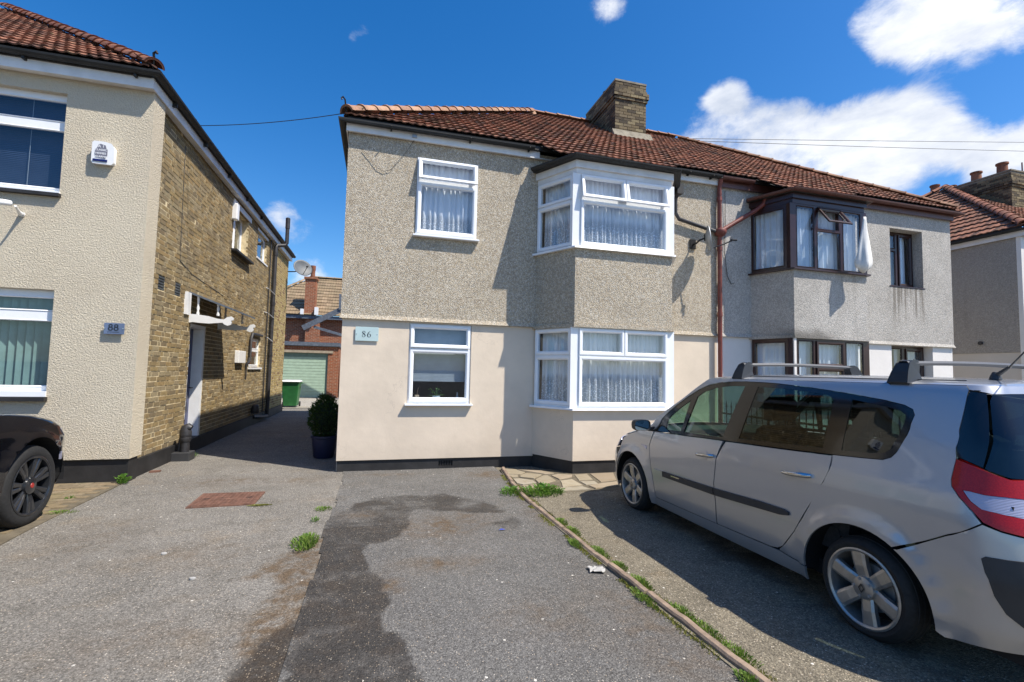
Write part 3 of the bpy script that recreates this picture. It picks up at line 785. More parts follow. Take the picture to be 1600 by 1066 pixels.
def window(parent, O, U, N, u0, u1, z0, z1, panes, fm, glass='window_glass', fw=.045, name='window', sashm=None, depth=.07):
    """O is a point on the plane of the frame's front; panes: (u0,u1,z0,z1,kind,angle) kind 's' sash, 'g' glazed direct"""
    O, U, N = Vector(O), Vector(U).normalized(), Vector(N).normalized()
    f = MB()
    plate(f, O, U, N, u0, u1, z0, z1, [(p[0] + (.03 if p[4] == 's' else 0), p[1] - (.03 if p[4] == 's' else 0), p[2] + (.03 if p[4] == 's' else 0), p[3] - (.03 if p[4] == 's' else 0)) for p in panes], depth)
    w = f.build(name, fm, parent)
    for p in panes:
        a, b, c, d = p[:4]; ang = math.radians(p[5]) if len(p) > 5 else 0
        hinge = p[6] if len(p) > 6 else 'top'
        tf = None
        if ang:
            if hinge == 'top': h = O + U * a + ZV * d; R = Matrix.Rotation(ang, 4, U)
            else: h = O + U * (b if hinge == 'right' else a) + ZV * c; R = Matrix.Rotation(ang if hinge == 'right' else -ang, 4, ZV)
            if hinge == 'top' and (R @ (ZV * -1)).dot(N) < 0: R = Matrix.Rotation(-ang, 4, U)
            if hinge != 'top' and (R @ (U * (-1 if hinge == 'right' else 1))).dot(N) < 0: R = R.inverted()
            tf = lambda q, h=h, R=R: h + R @ (q - h)
        if p[4] == 's':
            m = MB(); ring(m, O, U, N, a, b, c, d, SASH, tf)
            s = m.build('sash', sashm or fm, w)
            ins, out = .056, .0
        else:
            m = MB(); ring(m, O, U, N, a, b, c, d, GLAZE, tf)
            s = m.build('glazing_bead', fm, w)
            ins, out = .012, -.012
        m = MB(); pts = [O + U * uu + ZV * zz + N * out for uu, zz in ((a + ins, c + ins), (b - ins, c + ins), (b - ins, d - ins), (a + ins, d - ins))]
        if tf: pts = [tf(q) for q in pts]
        m.poly(pts); m.build('pane', M[glass], w)
    return w
def curtain(label, group, O, U, N, u0, u1, z0, z1, mat, amp=.03, step=.085, back=.10, irregular=.65, cat='curtain', name='net_curtain', seed=0, flare=0):
    O, U, N = Vector(O), Vector(U).normalized(), Vector(N).normalized(); r = random.Random(seed)
    n = max(8, int((u1 - u0) / step * 6)); ph = 0; cols = []
    for i in range(n + 1):
        t = i / n; ph += (2 * PI / 6) * r.uniform(1 - irregular, 1 + irregular)
        cols.append((u0 + (u1 - u0) * t, amp * (math.sin(ph) + .25 * math.sin(ph * 2.3)), ph))
    vs = []; rows = 5
    for j in range(rows + 1):
        z = z1 + (z0 - z1) * j / rows
        for (u, d, ph) in cols:
            k = .6 + .4 * j / rows
            vs.append(O + U * (u + .010 * math.sin(ph * .37 + j * .6) * j / rows) + ZV * (z + (.006 * math.sin(ph * .5) if j == rows else 0)) - N * (back - d * k))
    fs = [(j * (n + 1) + i, j * (n + 1) + i + 1, (j + 1) * (n + 1) + i + 1, (j + 1) * (n + 1) + i) for j in range(rows) for i in range(n)]
    m = MB(); m.v = [tuple(v) for v in vs]; m.f = fs
    o = m.build(name, mat, None, smooth='full', org=O + U * (u0 + u1) / 2 + ZV * z1 - N * back)
    return tag(o, label, cat, group)
def offset_line(pts, d):
    """offset an open plan polyline to its right hand side (outwards, -Y) by d"""
    P = [Vector((a, b)) for a, b in pts]; out = []
    nrm = []
    for i in range(len(P) - 1):
        t = (P[i + 1] - P[i]).normalized(); nrm.append(Vector((t.y, -t.x)))
    for i, p in enumerate(P):
        if i == 0: out.append(p + nrm[0] * d)
        elif i == len(P) - 1: out.append(p + nrm[-1] * d)
        else:
            a, b = nrm[i - 1], nrm[i]; mdir = (a + b).normalized(); out.append(p + mdir * d / max(.3, mdir.dot(a)))
    return [(q.x, q.y) for q in out]
def band(mb, pts, d0, d1, z0, z1):
    a = offset_line(pts, d0); b = offset_line(pts, d1)
    for i in range(len(pts) - 1):
        mb.prism([a[i], a[i + 1], b[i + 1], b[i]], z0, z1) if 0 else None
    n = len(pts); vs = [(x, y, z) for z in (z0, z1) for (x, y) in a + b]
    fs = []
    for i in range(n - 1):
        fs += [(i, i + 1, n + i + 1, n + i), (2 * n + i, 2 * n + i + 1, 3 * n + i + 1, 3 * n + i), (n + i, n + i + 1, 3 * n + i + 1, 3 * n + i), (i, i + 1, 2 * n + i + 1, 2 * n + i)]
    fs += [(0, n, 3 * n, 2 * n), (n - 1, 2 * n - 1, 4 * n - 1, 3 * n - 1)]
    mb.add(vs, fs); return mb
def half_gutter(mb, path, r=.055, n=7):
    """half round gutter along a horizontal path, open at the top"""
    path = [Vector(p) for p in path]; rows = []
    for i, p in enumerate(path):
        d = (path[min(i + 1, len(path) - 1)] - path[max(i - 1, 0)]).normalized(); s = Vector((d.y, -d.x, 0))
        if 0 < i < len(path) - 1:
            d1 = (path[i] - path[i - 1]).normalized(); s1 = Vector((d1.y, -d1.x, 0)); k = 1 / max(.4, s.dot(s1))
        else: k = 1
        row = [p + s * (r * k * math.cos(a)) - ZV * (r * math.sin(a)) for a in [PI * t / n for t in range(n + 1)]]
        row += [p + s * (r * .82 * k * math.cos(a)) - ZV * (r * .82 * math.sin(a)) for a in [PI * t / n for t in range(n, -1, -1)]]
        rows.append(row)
    q = len(rows[0]); vs = [v for r_ in rows for v in r_]; fs = []
    for i in range(len(rows) - 1):
        for k in range(q): fs.append((i * q + k, i * q + (k + 1) % q, (i + 1) * q + (k + 1) % q, (i + 1) * q + k))
    for e in (0, (len(rows) - 1) * q):
        m_ = q // 2
        for k in range(m_ - 1): fs.append((e + k, e + k + 1, e + q - 2 - k, e + q - 1 - k))
    mb.add(vs, fs)

# roof tiles --------------------------------------------------------
def tile_mesh(w, g, kind='roll'):
    vs = []; fs = []; n = 7; L = g + .05; th = .020
    if kind == 'roll': hs = [(-.5, .003), (-.34, .0), (-.16, .002), (.0, .010), (.17, .015), (.34, .010), (.5, .003)]
    else: hs = [(-.5, .0), (-.40, .016), (-.30, .0), (-.02, .0), (.06, .016), (.14, .0), (.5, .0)]
    for (u, h) in hs: vs += [(u * w, 0, h + .040), (u * w, L, h * .5 + .004), (u * w, 0, h + .040 - th)]
    for i in range(n - 1):
        a, b = i * 3, (i + 1) * 3
        fs += [(a, b, b + 1, a + 1), (a + 2, b + 2, b, a)]
    fs += [(0, 1, 2)]; k = (n - 1) * 3; fs += [(k, k + 2, k + 1)]
    return vs, fs
def slope(parent, E0, U, V, poly, w, g, mat, n_ind, seed=1, kind='roll', sheet=None, base=None):
    """tiles laid on a slope: E0 origin on the eave, U along the eave, V up the slope; poly in (u,v)"""
    E0, U, V = Vector(E0), Vector(U).normalized(), Vector(V).normalized(); N = U.cross(V).normalized()
    if N.z < 0: N = -N
    r = random.Random(seed)
    m = MB(); m.poly([E0 + U * a + V * b - N * .004 for a, b in poly])
    root = m.build('roof_slope' if base is None else base, M['tarred_felt'], parent)
    vs, fs = tile_mesh(w, g, kind); me = mesh_of('roof_tile', vs, fs, mat)
    umin = min(p[0] for p in poly); umax = max(p[0] for p in poly); vmax = max(p[1] for p in poly); vmin = min(p[1] for p in poly)
    spots = []
    for j in range(int(round(vmin / g)), int(vmax / g) + 1):
        for i in range(int((umax - umin) / w) + 2):
            u = umin + (i + .5) * w; v = j * g
            if pip(u, v + g * .5, poly) or (j == 0 and pip(u, v + .02, poly)): spots.append((u, v))
    spots.sort(key=lambda s: ((E0 + U * s[0] + V * s[1]) - CAMP).length)
    rest = MB()
    flip = U.cross(V).dot(N) < 0
    for k, (u, v) in enumerate(spots):
        o = E0 + U * u + V * v + N * r.uniform(-.001, .005)
        vv = (V + N * r.uniform(-.008, .012) + U * r.uniform(-.012, .012)).normalized()
        uu = (U - vv * U.dot(vv)).normalized(); nn = uu.cross(vv) if not flip else vv.cross(uu)
        mt = basis(o, uu if not flip else -uu, vv, nn) if flip else basis(o, uu, vv, nn)
        if k < n_ind: inst('roof_tile', me, root, mt)
        else: rest.add([mt @ Vector(q) for q in vs], fs)
    if rest.v: rest.build('far_tiles', mat, root, kind='stuff')
    return root
def ridge(parent, A, B, mat, r=.10, L=.30, seed=3, name='ridge_tile', flat=.75, ends=True):
    A, B = Vector(A), Vector(B); d = (B - A); n = max(1, int(round(d.length / L))); d.normalize()
    s = d.cross(ZV).normalized(); up = s.cross(d).normalized(); rr = random.Random(seed); LL = (B - A).length / n
    vs = []; k = 9; fs = []
    for (t, sc) in ((0, 1.10), (.035, 1.10), (.04, 1.0), (LL + .01, .94)):
        for i in range(k + 1):
            a = PI * (.06 + .88 * i / k); vs.append((r * sc * math.cos(a), t, r * sc * flat * math.sin(a)))
    for q in range(3):
        for i in range(k): fs.append((q * (k + 1) + i, q * (k + 1) + i + 1, (q + 1) * (k + 1) + i + 1, (q + 1) * (k + 1) + i))
    m0 = len(vs)
    for i in range(k + 1):
        a = PI * (.06 + .88 * i / k); vs.append((r * .9 * math.cos(a), 0, r * .9 * flat * math.sin(a) - .008))
    for i in range(k): fs.append((i, i + 1, m0 + i + 1, m0 + i))
    me = mesh_of('ridge_tile', vs, fs, mat, True)
    for i in range(n):
        o = A + d * (LL * i) + up * rr.uniform(-.004, .006)
        dd = (d + up * rr.uniform(-.012, .012) + s * rr.uniform(-.012, .012)).normalized(); ss = dd.cross(ZV).normalized(); uu = ss.cross(dd).normalized()
        inst(name, me, parent, basis(o, ss, dd, uu))
def chimney(parent, x0, x1, y0, y1, z0, z1, brick, individual, pots, potmat, seed=2, corb=True):
    m = MB(); m.box(x0 + .012, x1 - .012, y0 + .012, y1 - .012, z0, z1 - .02)
    c = m.build('chimney', M['mortar_grey'], parent)
    r = random.Random(seed); H = .075
    me1 = {}
    rest = MB(); cnt = 0
    nz = int((z1 - z0) / H)
    for k in range(nz):
        z = z0 + k * H; o = 0
        if corb and k >= nz - 6: o = (.03, .055, .055, .02, .0, .0)[k - (nz - 6)]
        for face in range(3):
            if face == 0: a0, a1 = x0 - o, x1 + o
            else: a0, a1 = y0 - o, y1 + o
            L = .225; a = a0 - (L / 2 if k % 2 else 0)
            while a < a1 - .01:
                b0, b1 = max(a, a0), min(a + L - .011, a1)
                if b1 - b0 > .03:
                    j = r.uniform(-.004, .004)
                    def bxx(mb):
                        if face == 0: mb.box(b0, b1, y0 - o + j, y0 + .05, z + .005, z + H - .006)
                        elif face == 1: mb.box(x0 - o + j, x0 + .05, b0 + .003, b1, z + .005, z + H - .006)
                        else: mb.box(x1 - .05, x1 + o + j, b0 + .003, b1, z + .005, z + H - .006)
                    if individual and face < 2 and cnt < 280:
                        q = MB(); bxx(q); q.build('brick', brick, c); cnt += 1
                    else: bxx(rest)
                a += L
    if rest.v: rest.build('brickwork', brick, c, kind='stuff')
    m = MB(); m.add([(x0 - .09, y0 - .1, z0 - .0), (x1 + .12, y0 - .1, z0), (x1 + .12, y1, z0 + .0), (x0 - .09, y1, z0), (x0 + .0, y0 + .0, z0 + .16), (x1, y0, z0 + .16), (x1, y1, z0 + .16), (x0, y1, z0 + .16)], []) if 0 else None
    q = MB(); q.box(x0 - .01, x1 + .01, y0 - .01, y1 + .01, z1 - .015, z1 + .03); q.build('flaunching', M['mortar_grey'], c)
    for (px, py, h, rad) in pots:
        q = MB(); q.lathe([(rad * .7, z1 + .01), (rad * .95, z1 + .02), (rad * .86, z1 + h * .3), (rad * .82, z1 + h * .85), (rad, z1 + h * .88), (rad, z1 + h), (rad * .78, z1 + h), (rad * .7, z1 + h * .5)], (px, py, 0), n=18)
        q.build('chimney_pot', potmat, c, smooth=True)
    return c
# ================================================================== house 86 (middle of the picture)
X1 = Vector((1, 0, 0)); Y1 = Vector((0, 1, 0)); NF = Vector((0, -1, 0))
TP = math.tan(math.radians(35)); CP = math.cos(math.radians(35)); SP = math.sin(math.radians(35))
VF = Vector((0, CP, SP))
def bay(root, P, zb, lowmat, upmat, plinthmat, fm, zs, front_lo, front_up, sides, headmat, guttermat, glass='window_glass', post=None):
    """two storey splayed bay: lower wall, window band, upper wall, window band, fascia, flat roof"""
    z0, z1, z2, z3, z4, z5 = zs            # plinth top, sill, head, upper sill, upper head, roof
    m = MB(); band(m, P, -.02, -.2, -.05, z0); m.build('bay_plinth', plinthmat, root)
    m = MB(); band(m, P, 0, -.2, z0, z1); m.build('bay_wall', lowmat, root)
    m = MB(); band(m, P, .006, -.2, z2 + .05, z3 - .02); band(m, P, .035, -.19, z2, z2 + .052)
    m.build('bay_wall', upmat, root)
    for a, b in ((z1, z1 + .028), (z3 - .02, z3 + .008)):
        m = MB(); band(m, P, .065, -.12, a, b); m.build('sill', fm, root, bevel=.005)
    m = MB(); band(m, P, -.005, -.14, z4, z4 + .09); band(m, P, .03, -.14, z4 + .085, z5 - .05); m.build('bay_fascia', headmat, root)
    m = MB(); q = offset_line(P, .10); m.prism(q + [(P[-1][0], P[-1][1] + .0), (P[0][0], P[0][1])], z5 - .04, z5 + .02); m.build('bay_roof', M['tarred_felt'], root)
    m = MB(); g = offset_line(P, .11); a0 = Vector((*g[0], z5)); half_gutter(m, [(g[0][0] - .02, g[0][1] - .06, z5)] + [(x, y, z5) for x, y in g[1:3]] + [(g[3][0] + .02, g[3][1] - .06, z5)], .05)
    m.build('gutter', guttermat, root)
    segs = [(P[0], P[1]), (P[1], P[2]), (P[2], P[3])]
    pp = offset_line(P, -.012)
    for k, (za, zc, fr) in enumerate(((z1 + .028, z2, front_lo), (z3 + .008, z4, front_up))):
        for i in (1, 2):
            m = MB(); cx_, cy_ = pp[i]; m.prism(offset_line(P, .0)[i:i + 1] + [(pp[i][0] - .045, pp[i][1] + .07), (pp[i][0] + .045, pp[i][1] + .07)], za, zc) if 0 else m.prism([(cx_ - .06, cy_ - .0), (cx_ + .06, cy_ - .0), (cx_ + .05, cy_ + .09), (cx_ - .05, cy_ + .09)], za, zc)
            m.build('corner_post', post or fm, root)
        for s, (A, B) in enumerate(segs):
            A, B = Vector((*pp[s], 0)), Vector((*pp[s + 1], 0)); U = (B - A).normalized(); N = Vector((U.y, -U.x, 0)); L = (B - A).length
            if s == 1: window(root, A, U, N, .06, L - .06, za, zc, [(.06 + a * (L - .12), .06 + b * (L - .12), za + c * (zc - za), za + d * (zc - za), *r_) for a, b, c, d, *r_ in fr], fm, glass)
            else: window(root, A, U, N, .03, L - .04, za, zc, [(.03 + a * (L - .07), .03 + b * (L - .07), za + c * (zc - za), za + d * (zc - za), *r_) for a, b, c, d, *r_ in sides[k][0 if s == 0 else 1]], fm, glass)

H86 = thing('house', 'tan pebbledash and beige render house with white windows, the one with the 86 plaque', 'house', (2.8, 7.645, 0), 'houses along the drives')
YU, YL = 7.620, 7.645
m = MB(); plate(m, (0, YU, 0), X1, NF, -.565, 6.12, 2.30, 5.27, [(.485, 1.475, 3.64, 4.93), (2.62, 4.95, 3.55, 4.75)], .13)
m.add([(-.565, YU, 2.36), (6.12, YU, 2.36), (6.12, YU - .028, 2.295), (-.58, YU - .028, 2.295), (6.12, YL, 2.292), (-.58, YL, 2.292)], [(0, 1, 2, 3), (3, 2, 4, 5)])
m.build('upper_wall', M['pebbledash_tan'], H86)
m = MB(); plate(m, (0, YL, 0), X1, NF, -.54, 6.12, .165, 2.30, [(.455, 1.445, .99, 2.272), (2.62, 4.95, 1.0, 2.27)], .13)
m.build('lower_wall', M['render_beige'], H86)
m = MB(); plate(m, (0, 7.668, 0), X1, NF, -.53, 6.12, -.05, .17, [(.98, 1.2, .04, .125)], .1); m.box(.98, 1.2, 7.72, 7.74, .04, .125); m.build('plinth', M['plinth_black'], H86)
m = MB()
for i in range(5): m.box(1.0 + i * .04, 1.02 + i * .04, 7.685, 7.70, .045, .12)
m.build('air_brick', M['plinth_black'], H86)
m = MB(); m.box(-.565, -.30, 7.70, 16.1, 2.3, 5.27); m.build('side_wall', M['pebbledash_tan'], H86)
m = MB(); m.box(-.54, -.30, 7.70, 16.1, .0, 2.3); m.build('side_wall', M['render_beige'], H86)
m = MB(); m.box(-.5, 6.1, 15.95, 16.1, 0, 5.25); m.box(-.3, 6.1, 7.8, 15.9, 2.36, 2.46); m.box(6.06, 6.16, 7.8, 15.9, 0, 5.25); m.box(-.3, 6.1, 10.9, 11.0, 0, 5.2); m.box(-.3, 6.1, 7.8, 15.9, 5.1, 5.14); m.box(1.9, 2.0, 7.8, 10.9, 0, 5.1)
m.build('inner_walls', M['interior_wall'], H86)
B86 = [(2.50, 7.645), (2.92, 6.90), (4.65, 6.90), (5.07, 7.645)]
TOPS = lambda ang: [(.012, .497, .66, .985, 's', ang), (.503, .988, .66, .985, 's', ang), (.012, .988, .03, .64, 's')]
SIDE = [(.02, .97, .66, .985, 's'), (.02, .97, .03, .64, 's')]
bay(H86, B86, 0, M['render_beige'], M['pebbledash_tan'], M['plinth_black'], M['upvc'], (.20, .975, 2.262, 3.525, 4.72, 4.97),
    TOPS(0), TOPS(11), [(SIDE, SIDE), (SIDE, SIDE)], M['fascia_white'], M['gutter_black'])
def small_window(root, xa, xb, za, zb, yy, fm, opening, bars, sillm, sillz=.03, so=.075):
    w = xb - xa; h = zb - za
    window(root, (0, yy, 0), X1, NF, xa, xb, za, zb, [(xa + a * w, xa + b * w, za + c * h, za + d * h, *r_) for a, b, c, d, *r_ in bars], fm)
    m = MB(); m.box(xa - .04, xb + .04, yy - so, yy + .1, za - sillz, za - .002); m.build('sill', sillm, root, bevel=.005)
small_window(H86, .49, 1.47, 3.67, 4.925, 7.605, M['upvc'], 0, [(.02, .98, .70, .985, 's', 14), (.02, .98, .03, .68, 's')], M['upvc'])
small_window(H86, .46, 1.44, 1.015, 2.268, 7.665, M['upvc'], 0, [(.02, .98, .70, .985, 's', 3), (.02, .98, .03, .68, 's')], M['upvc'], .03, .10)
# fascia, soffit, gutter
for q_ in ((-.60, 2.52, 7.555, 7.575), (5.02, 6.12, 7.555, 7.575), (-.60, -.58, 7.576, 16.1)):
    m = MB(); m.box(*q_, 5.17, 5.29); m.build('fascia', M['fascia_white'], H86)
m = MB(); m.box(-.57, 6.12, 7.577, 7.616, 5.18, 5.195); m.build('soffit', M['fascia_white'], H86)
m = MB(); m.box(-.58, 6.11, 7.51, 7.552, 5.292, 5.362); m.build('under_eave_felt', M['tarred_felt'], H86)
m = MB(); half_gutter(m, [(-.66, 16.1, 5.325), (-.66, 7.485, 5.325), (2.40, 7.485, 5.325)], .058); m.build('gutter', M['gutter_black'], H86)
m = MB(); half_gutter(m, [(5.16, 7.485, 5.325), (6.10, 7.485, 5.325)], .058); m.build('gutter', M['gutter_black'], H86)
for x in (.05, 1.3, 2.3, 5.4, 5.9):
    m = MB(); m.box(x, x + .025, 7.50, 7.557, 5.25, 5.30); m.tube([(x + .012, 7.555, 5.27), (x + .012, 7.48, 5.262), (x + .012, 7.43, 5.29)], .008, 5); m.build('gutter_bracket', M['gutter_black'], H86)
E_ = Vector((-.62, 7.50, 5.37)); D = 4.3; LV = D / CP
slope(H86, E_, X1, VF, [(0, 0), (3.12, 0), (3.42, -.57), (5.42, -.57), (5.72, 0), (6.74, 0), (6.74, LV), (D, LV)], .122, .275, M['clay_tile'], 300, 1)
slope(H86, (-.62, 16.1, 5.37), (0, -1, 0), (CP, 0, SP), [(0, 0), (8.6, 0), (4.3, LV)], .122, .275, M['clay_tile'], 0, 2)
m = MB(); A = E_ + Vector((D, D, D * TP)); m.poly([A, A + Vector((6.72 - D, 0, 0)), (6.1, 16.1, 5.37), (-.62, 16.1, 5.37)]); m.build('rear_slope', M['clay_tile'], H86)
up = Vector((0, 0, .035))
ridge(H86, E_ + Vector((.02, .02, .04)), A + up, M['ridge_tile_clay'], .13, .30, 3, flat=.95)
ridge(H86, A + up, A + Vector((6.72 - D, 0, 0)) + up, M['ridge_tile_clay'], .12, .33, 4)
m = MB(); m.lathe([(.0, .13), (.07, .11), (.13, .03), (.17, -.10)], (A.x, A.y, A.z), n=12); m.build('ridge_mortar', M['ridge_tile_clay'], H86, smooth=True)
m = MB()
m.tube([(-.60, 7.56, 5.40), (-.62, 7.50, 5.52), (-.63, 7.47, 5.60), (-.66, 7.44, 5.625), (-.68, 7.44, 5.60), (-.67, 7.44, 5.58)], .013, 6); m.build('hip_iron', M['iron_black'], H86)
m = MB(); m.add([(5.30, 10.20, 7.30), (6.36, 10.20, 7.30), (6.36, 10.345, 7.54), (5.30, 10.345, 7.54), (5.30, 10.36, 7.3), (6.36, 10.36, 7.3)], [(0, 1, 2, 3), (0, 3, 4), (1, 5, 2)]); m.build('flashing', M['mortar_grey'], H86)
CH = chimney(H86, 5.385, 6.235, 10.36, 12.1, 7.35, 8.80, M['chimney_brick'], True, [(5.62, 11.25, .22, .13), (6.0, 11.2, .12, .12), (5.7, 11.8, .12, .12)], M['chimney_brick'])
# dark green offset pipe from the bay gutter to the shared downpipe
m = MB(); m.tube([(5.14, 7.40, 4.97), (5.14, 7.42, 4.86), (5.15, 7.53, 4.78), (5.16, 7.54, 4.52), (5.24, 7.55, 4.42), (6.02, 7.555, 4.27)], .036, 10)
m.build('downpipe', M['pipe_black'], H86, smooth=True)
m = MB(); m.box(5.08, 5.20, 7.36, 7.46, 4.82, 5.0); m.build('gutter_outlet', M['gutter_black'], H86)

# plaque 86 with raised serif figures
def stroke(mb, pts, x, z, y, s, depth=.003):
    """pts: (x, z, halfwidth) a stroke of varying width, extruded along y"""
    P = [(a * s, b * s, w * s) for a, b, w in pts]; L = []; R_ = []
    for i, (a, b, w) in enumerate(P):
        a0, b0 = P[max(i - 1, 0)][:2]; a1, b1 = P[min(i + 1, len(P) - 1)][:2]
        dx, dz = a1 - a0, b1 - b0; l = math.hypot(dx, dz) or 1; nx, nz = -dz / l, dx / l
        L.append((x + a + nx * w, z + b + nz * w)); R_.append((x + a - nx * w, z + b - nz * w))
    n = len(P); vs = [(p[0], y, p[1]) for p in L + R_]
    mb.add(vs, [(i, i + 1, n + i + 1, n + i) for i in range(n - 1)])
def ell(cx_, cz_, rx, rz, a0, a1, wf, n=20):
    return [(cx_ + rx * math.cos(math.radians(a)), cz_ + rz * math.sin(math.radians(a)), wf(a)) for a in [a0 + (a1 - a0) * i / n for i in range(n + 1)]]
S86 = thing('house_number_plaque', 'pale glass plaque reading 86 on the beige render near the corner of the wall', 'sign', (-.17, 7.645, 2.06), 'house number plaques')
m = MB(); m.box(-.345, -.005, 7.618, 7.628, 1.96, 2.175); m.build('plate', M['plaque_glass'], S86, bevel=.003)
for sx in (-.325, -.025):
    m = MB(); m.lathe([(0, 0), (.008, 0), (.008, .03), (0, .03)], (sx, 7.614, 2.068), 'y', 10); m.build('fixing_stud', M['chrome'], S86)
fig = MB()
stroke(fig, [(a, b, w) for a, b, w in [(.17, .78, .012), (.12, .90, .02), (.0, .97, .03), (-.15, .90, .045), (-.19, .74, .07), (-.08, .60, .085), (.10, .45, .085), (.21, .30, .07), (.23, .18, .055), (.17, .07, .035), (.0, .0, .025), (-.16, .06, .03), (-.23, .2, .045), (-.20, .34, .03), (-.08, .47, .018), (.10, .60, .02), (.2, .74, .05), (.17, .88, .03), (.08, .95, .025)]], -.222, 2.02, 7.6165, .095)
stroke(fig, [(.22, .96, .01), (.08, .90, .03), (-.10, .70, .06), (-.22, .42, .08), (-.22, .20, .08), (-.12, .04, .05), (.02, .0, .025), (.16, .07, .05), (.23, .22, .07), (.22, .36, .07), (.13, .50, .04), (.02, .53, .025), (-.10, .46, .015)], -.145, 2.02, 7.6165, .095)
fig.build('figures', M['print_dark'], S86)

# curtains and blind of number 86
curtain('white net curtain in the upstairs window above the one with the blind', 'net curtains', (0, 7.62, 0), X1, NF, .53, 1.43, 3.70, 4.88, M['net_high'], seed=1)
def bay_curtains(P, lo, hi, mats, labels, back=.13):
    pp = offset_line(P, -.012)
    for k, (z0, z1, mat) in enumerate(((lo[0], lo[1], mats[0]), (hi[0], hi[1], mats[1]))):
        for s in range(3):
            A, B = Vector((*pp[s], 0)), Vector((*pp[s + 1], 0)); U = (B - A).normalized(); N = Vector((U.y, -U.x, 0)); L = (B - A).length
            curtain(labels[k][s], 'net curtains', A, U, N, .10, L - .10, z0, z1, mat, seed=10 + k * 5 + s, back=back, step=.075)
bay_curtains(B86, (1.05, 2.24), (3.57, 4.70), (M['net_low'], M['net_high']),
    [['white net curtain in the left side pane of the ground floor white bay window', 'wide white net curtain in the front of the ground floor white bay window', 'white net curtain in the narrow right side pane of the ground floor white bay window'],
     ['white net curtain in the left side pane of the upstairs white bay window', 'wide white net curtain in the front of the upstairs white bay window', 'white net curtain in the narrow right side pane of the upstairs white bay window']])
BL = thing('venetian_blind', 'grey venetian blind half down in the small ground floor window with plants on its sill', 'blind', (.95, 7.80, 2.2))
z = 2.20; k = 0
m0 = MB(); m0.box(.52, 1.40, 7.775, 7.805, 2.20, 2.235); m0.build('headrail', M['blind_grey'], BL)
me = None
while z > 1.38:
    if me is None:
        q = MB(); q.add([(-.435, -.011, -.006), (.435, -.011, -.006), (.435, 0, .001), (-.435, 0, .001), (.435, .011, .004), (-.435, .011, .004)], [(0, 1, 2, 3), (3, 2, 4, 5)]); me = mesh_of('slat', q.v, q.f, M['blind_grey'])
    inst('slat', me, BL, Matrix.Translation((.96, 7.79, z)) @ Matrix.Rotation(math.radians(62), 4, 'X')); z -= .022
m0 = MB(); m0.box(.525, 1.395, 7.78, 7.80, z - .004, z + .012); m0.build('bottom_rail', M['blind_grey'], BL)
m = MB(); m.box(.46, 1.44, 7.735, 7.95, .985, 1.012); m.build('window_board', M['upvc'], H86)
# things on the window board
P1 = thing('potted_plant', 'green house plant in a pale pot on the window board behind the half drawn blind', 'plant', (.93, 7.84, 1.012))
m = MB(); m.lathe([(0, 1.012), (.045, 1.012), (.062, 1.11), (.066, 1.13), (.055, 1.13), (.05, 1.10), (0, 1.10)], (.93, 7.84, 0), n=20); m.build('pot', M['pot_pale'], P1, smooth=True)
m = MB(); r3 = random.Random(8)
for i in range(34):
    a = r3.uniform(0, 2 * PI); l = r3.uniform(.06, .22); hh = r3.uniform(.02, .15); c, s = math.cos(a), math.sin(a) * .45
    p0 = Vector((.93, 7.84, 1.11)); p1 = p0 + Vector((c * l * .6, s * l * .6, hh)); p2 = p0 + Vector((c * l, s * l, hh * .8)); w = Vector((-s, c, 0)).normalized() * r3.uniform(.015, .03)
    m.add([p0, p1 - w, p2, p1 + w], [(0, 1, 2, 3)])
m.build('foliage', M['leaf_house'], P1)
P2 = thing('reed_jar', 'small tan jar with a twig standing left of the potted plant behind the blind', 'jar', (.62, 7.83, 1.012))
m = MB(); m.box(.585, .655, 7.80, 7.86, 1.012, 1.14); m.build('jar', M['lintel_stone'], P2, bevel=.008)
m = MB(); m.tube([(.62, 7.83, 1.13), (.63, 7.83, 1.22), (.66, 7.83, 1.29)], .004, 5); m.build('twig', M['wood_floor'], P2)
P3 = thing('glass_bottle', 'slim clear bottle standing right of the potted plant behind the blind', 'bottle', (1.27, 7.83, 1.012))
m = MB(); m.lathe([(0, 1.012), (.03, 1.014), (.032, 1.10), (.012, 1.14), (.012, 1.19), (0, 1.19)], (1.27, 7.83, 0), n=14); m.build('bottle', M['blind_grey'], P3, smooth=True)
# loose cable stapled under the eave
m = MB(); m.tube([(-.35, 7.60, 4.93), (-.22, 7.60, 4.78), (-.12, 7.60, 4.66), (-.02, 7.60, 4.62), (.08, 7.60, 4.66), (.18, 7.60, 4.80), (.32, 7.59, 5.0), (.42, 7.56, 5.17)], .0035, 5)
m.build('cable', M['dark_plastic'], H86)
m = MB(); m.box(.39, .46, 7.53, 7.556, 5.205, 5.255); m.build('cable_clip', M['galvanised'], H86)

# ================================================================== house 84 (right half of the pair)
H84 = thing('house', 'grey pebbledash half of the pair with dark brown windows, beyond the silver car', 'house', (9.2, 7.645, 0), 'houses along the drives')
m = MB(); plate(m, (0, YU, 0), X1, NF, 6.12, 12.32, 2.30, 5.27, [(10.50, 11.45, 3.55, 4.82), (7.0, 9.08, 3.55, 4.75)], .25)
m.add([(6.12, YU, 2.36), (12.32, YU, 2.36), (12.34, YU - .028, 2.295), (6.12, YU - .028, 2.295), (12.34, YL, 2.292), (6.12, YL, 2.292)], [(0, 1, 2, 3), (3, 2, 4, 5)])
m.build('upper_wall', M['pebbledash_grey'], H84)
m = MB(); plate(m, (0, YL, 0), X1, NF, 6.12, 12.30, .165, 2.30, [(10.50, 11.70, 1.0, 2.29), (7.0, 9.08, 1.0, 2.27)], .25); m.build('lower_wall', M['render_white'], H84)
m = MB(); m.box(6.12, 12.29, 7.668, 7.8, -.05, .165); m.build('plinth', M['plinth_black'], H84)
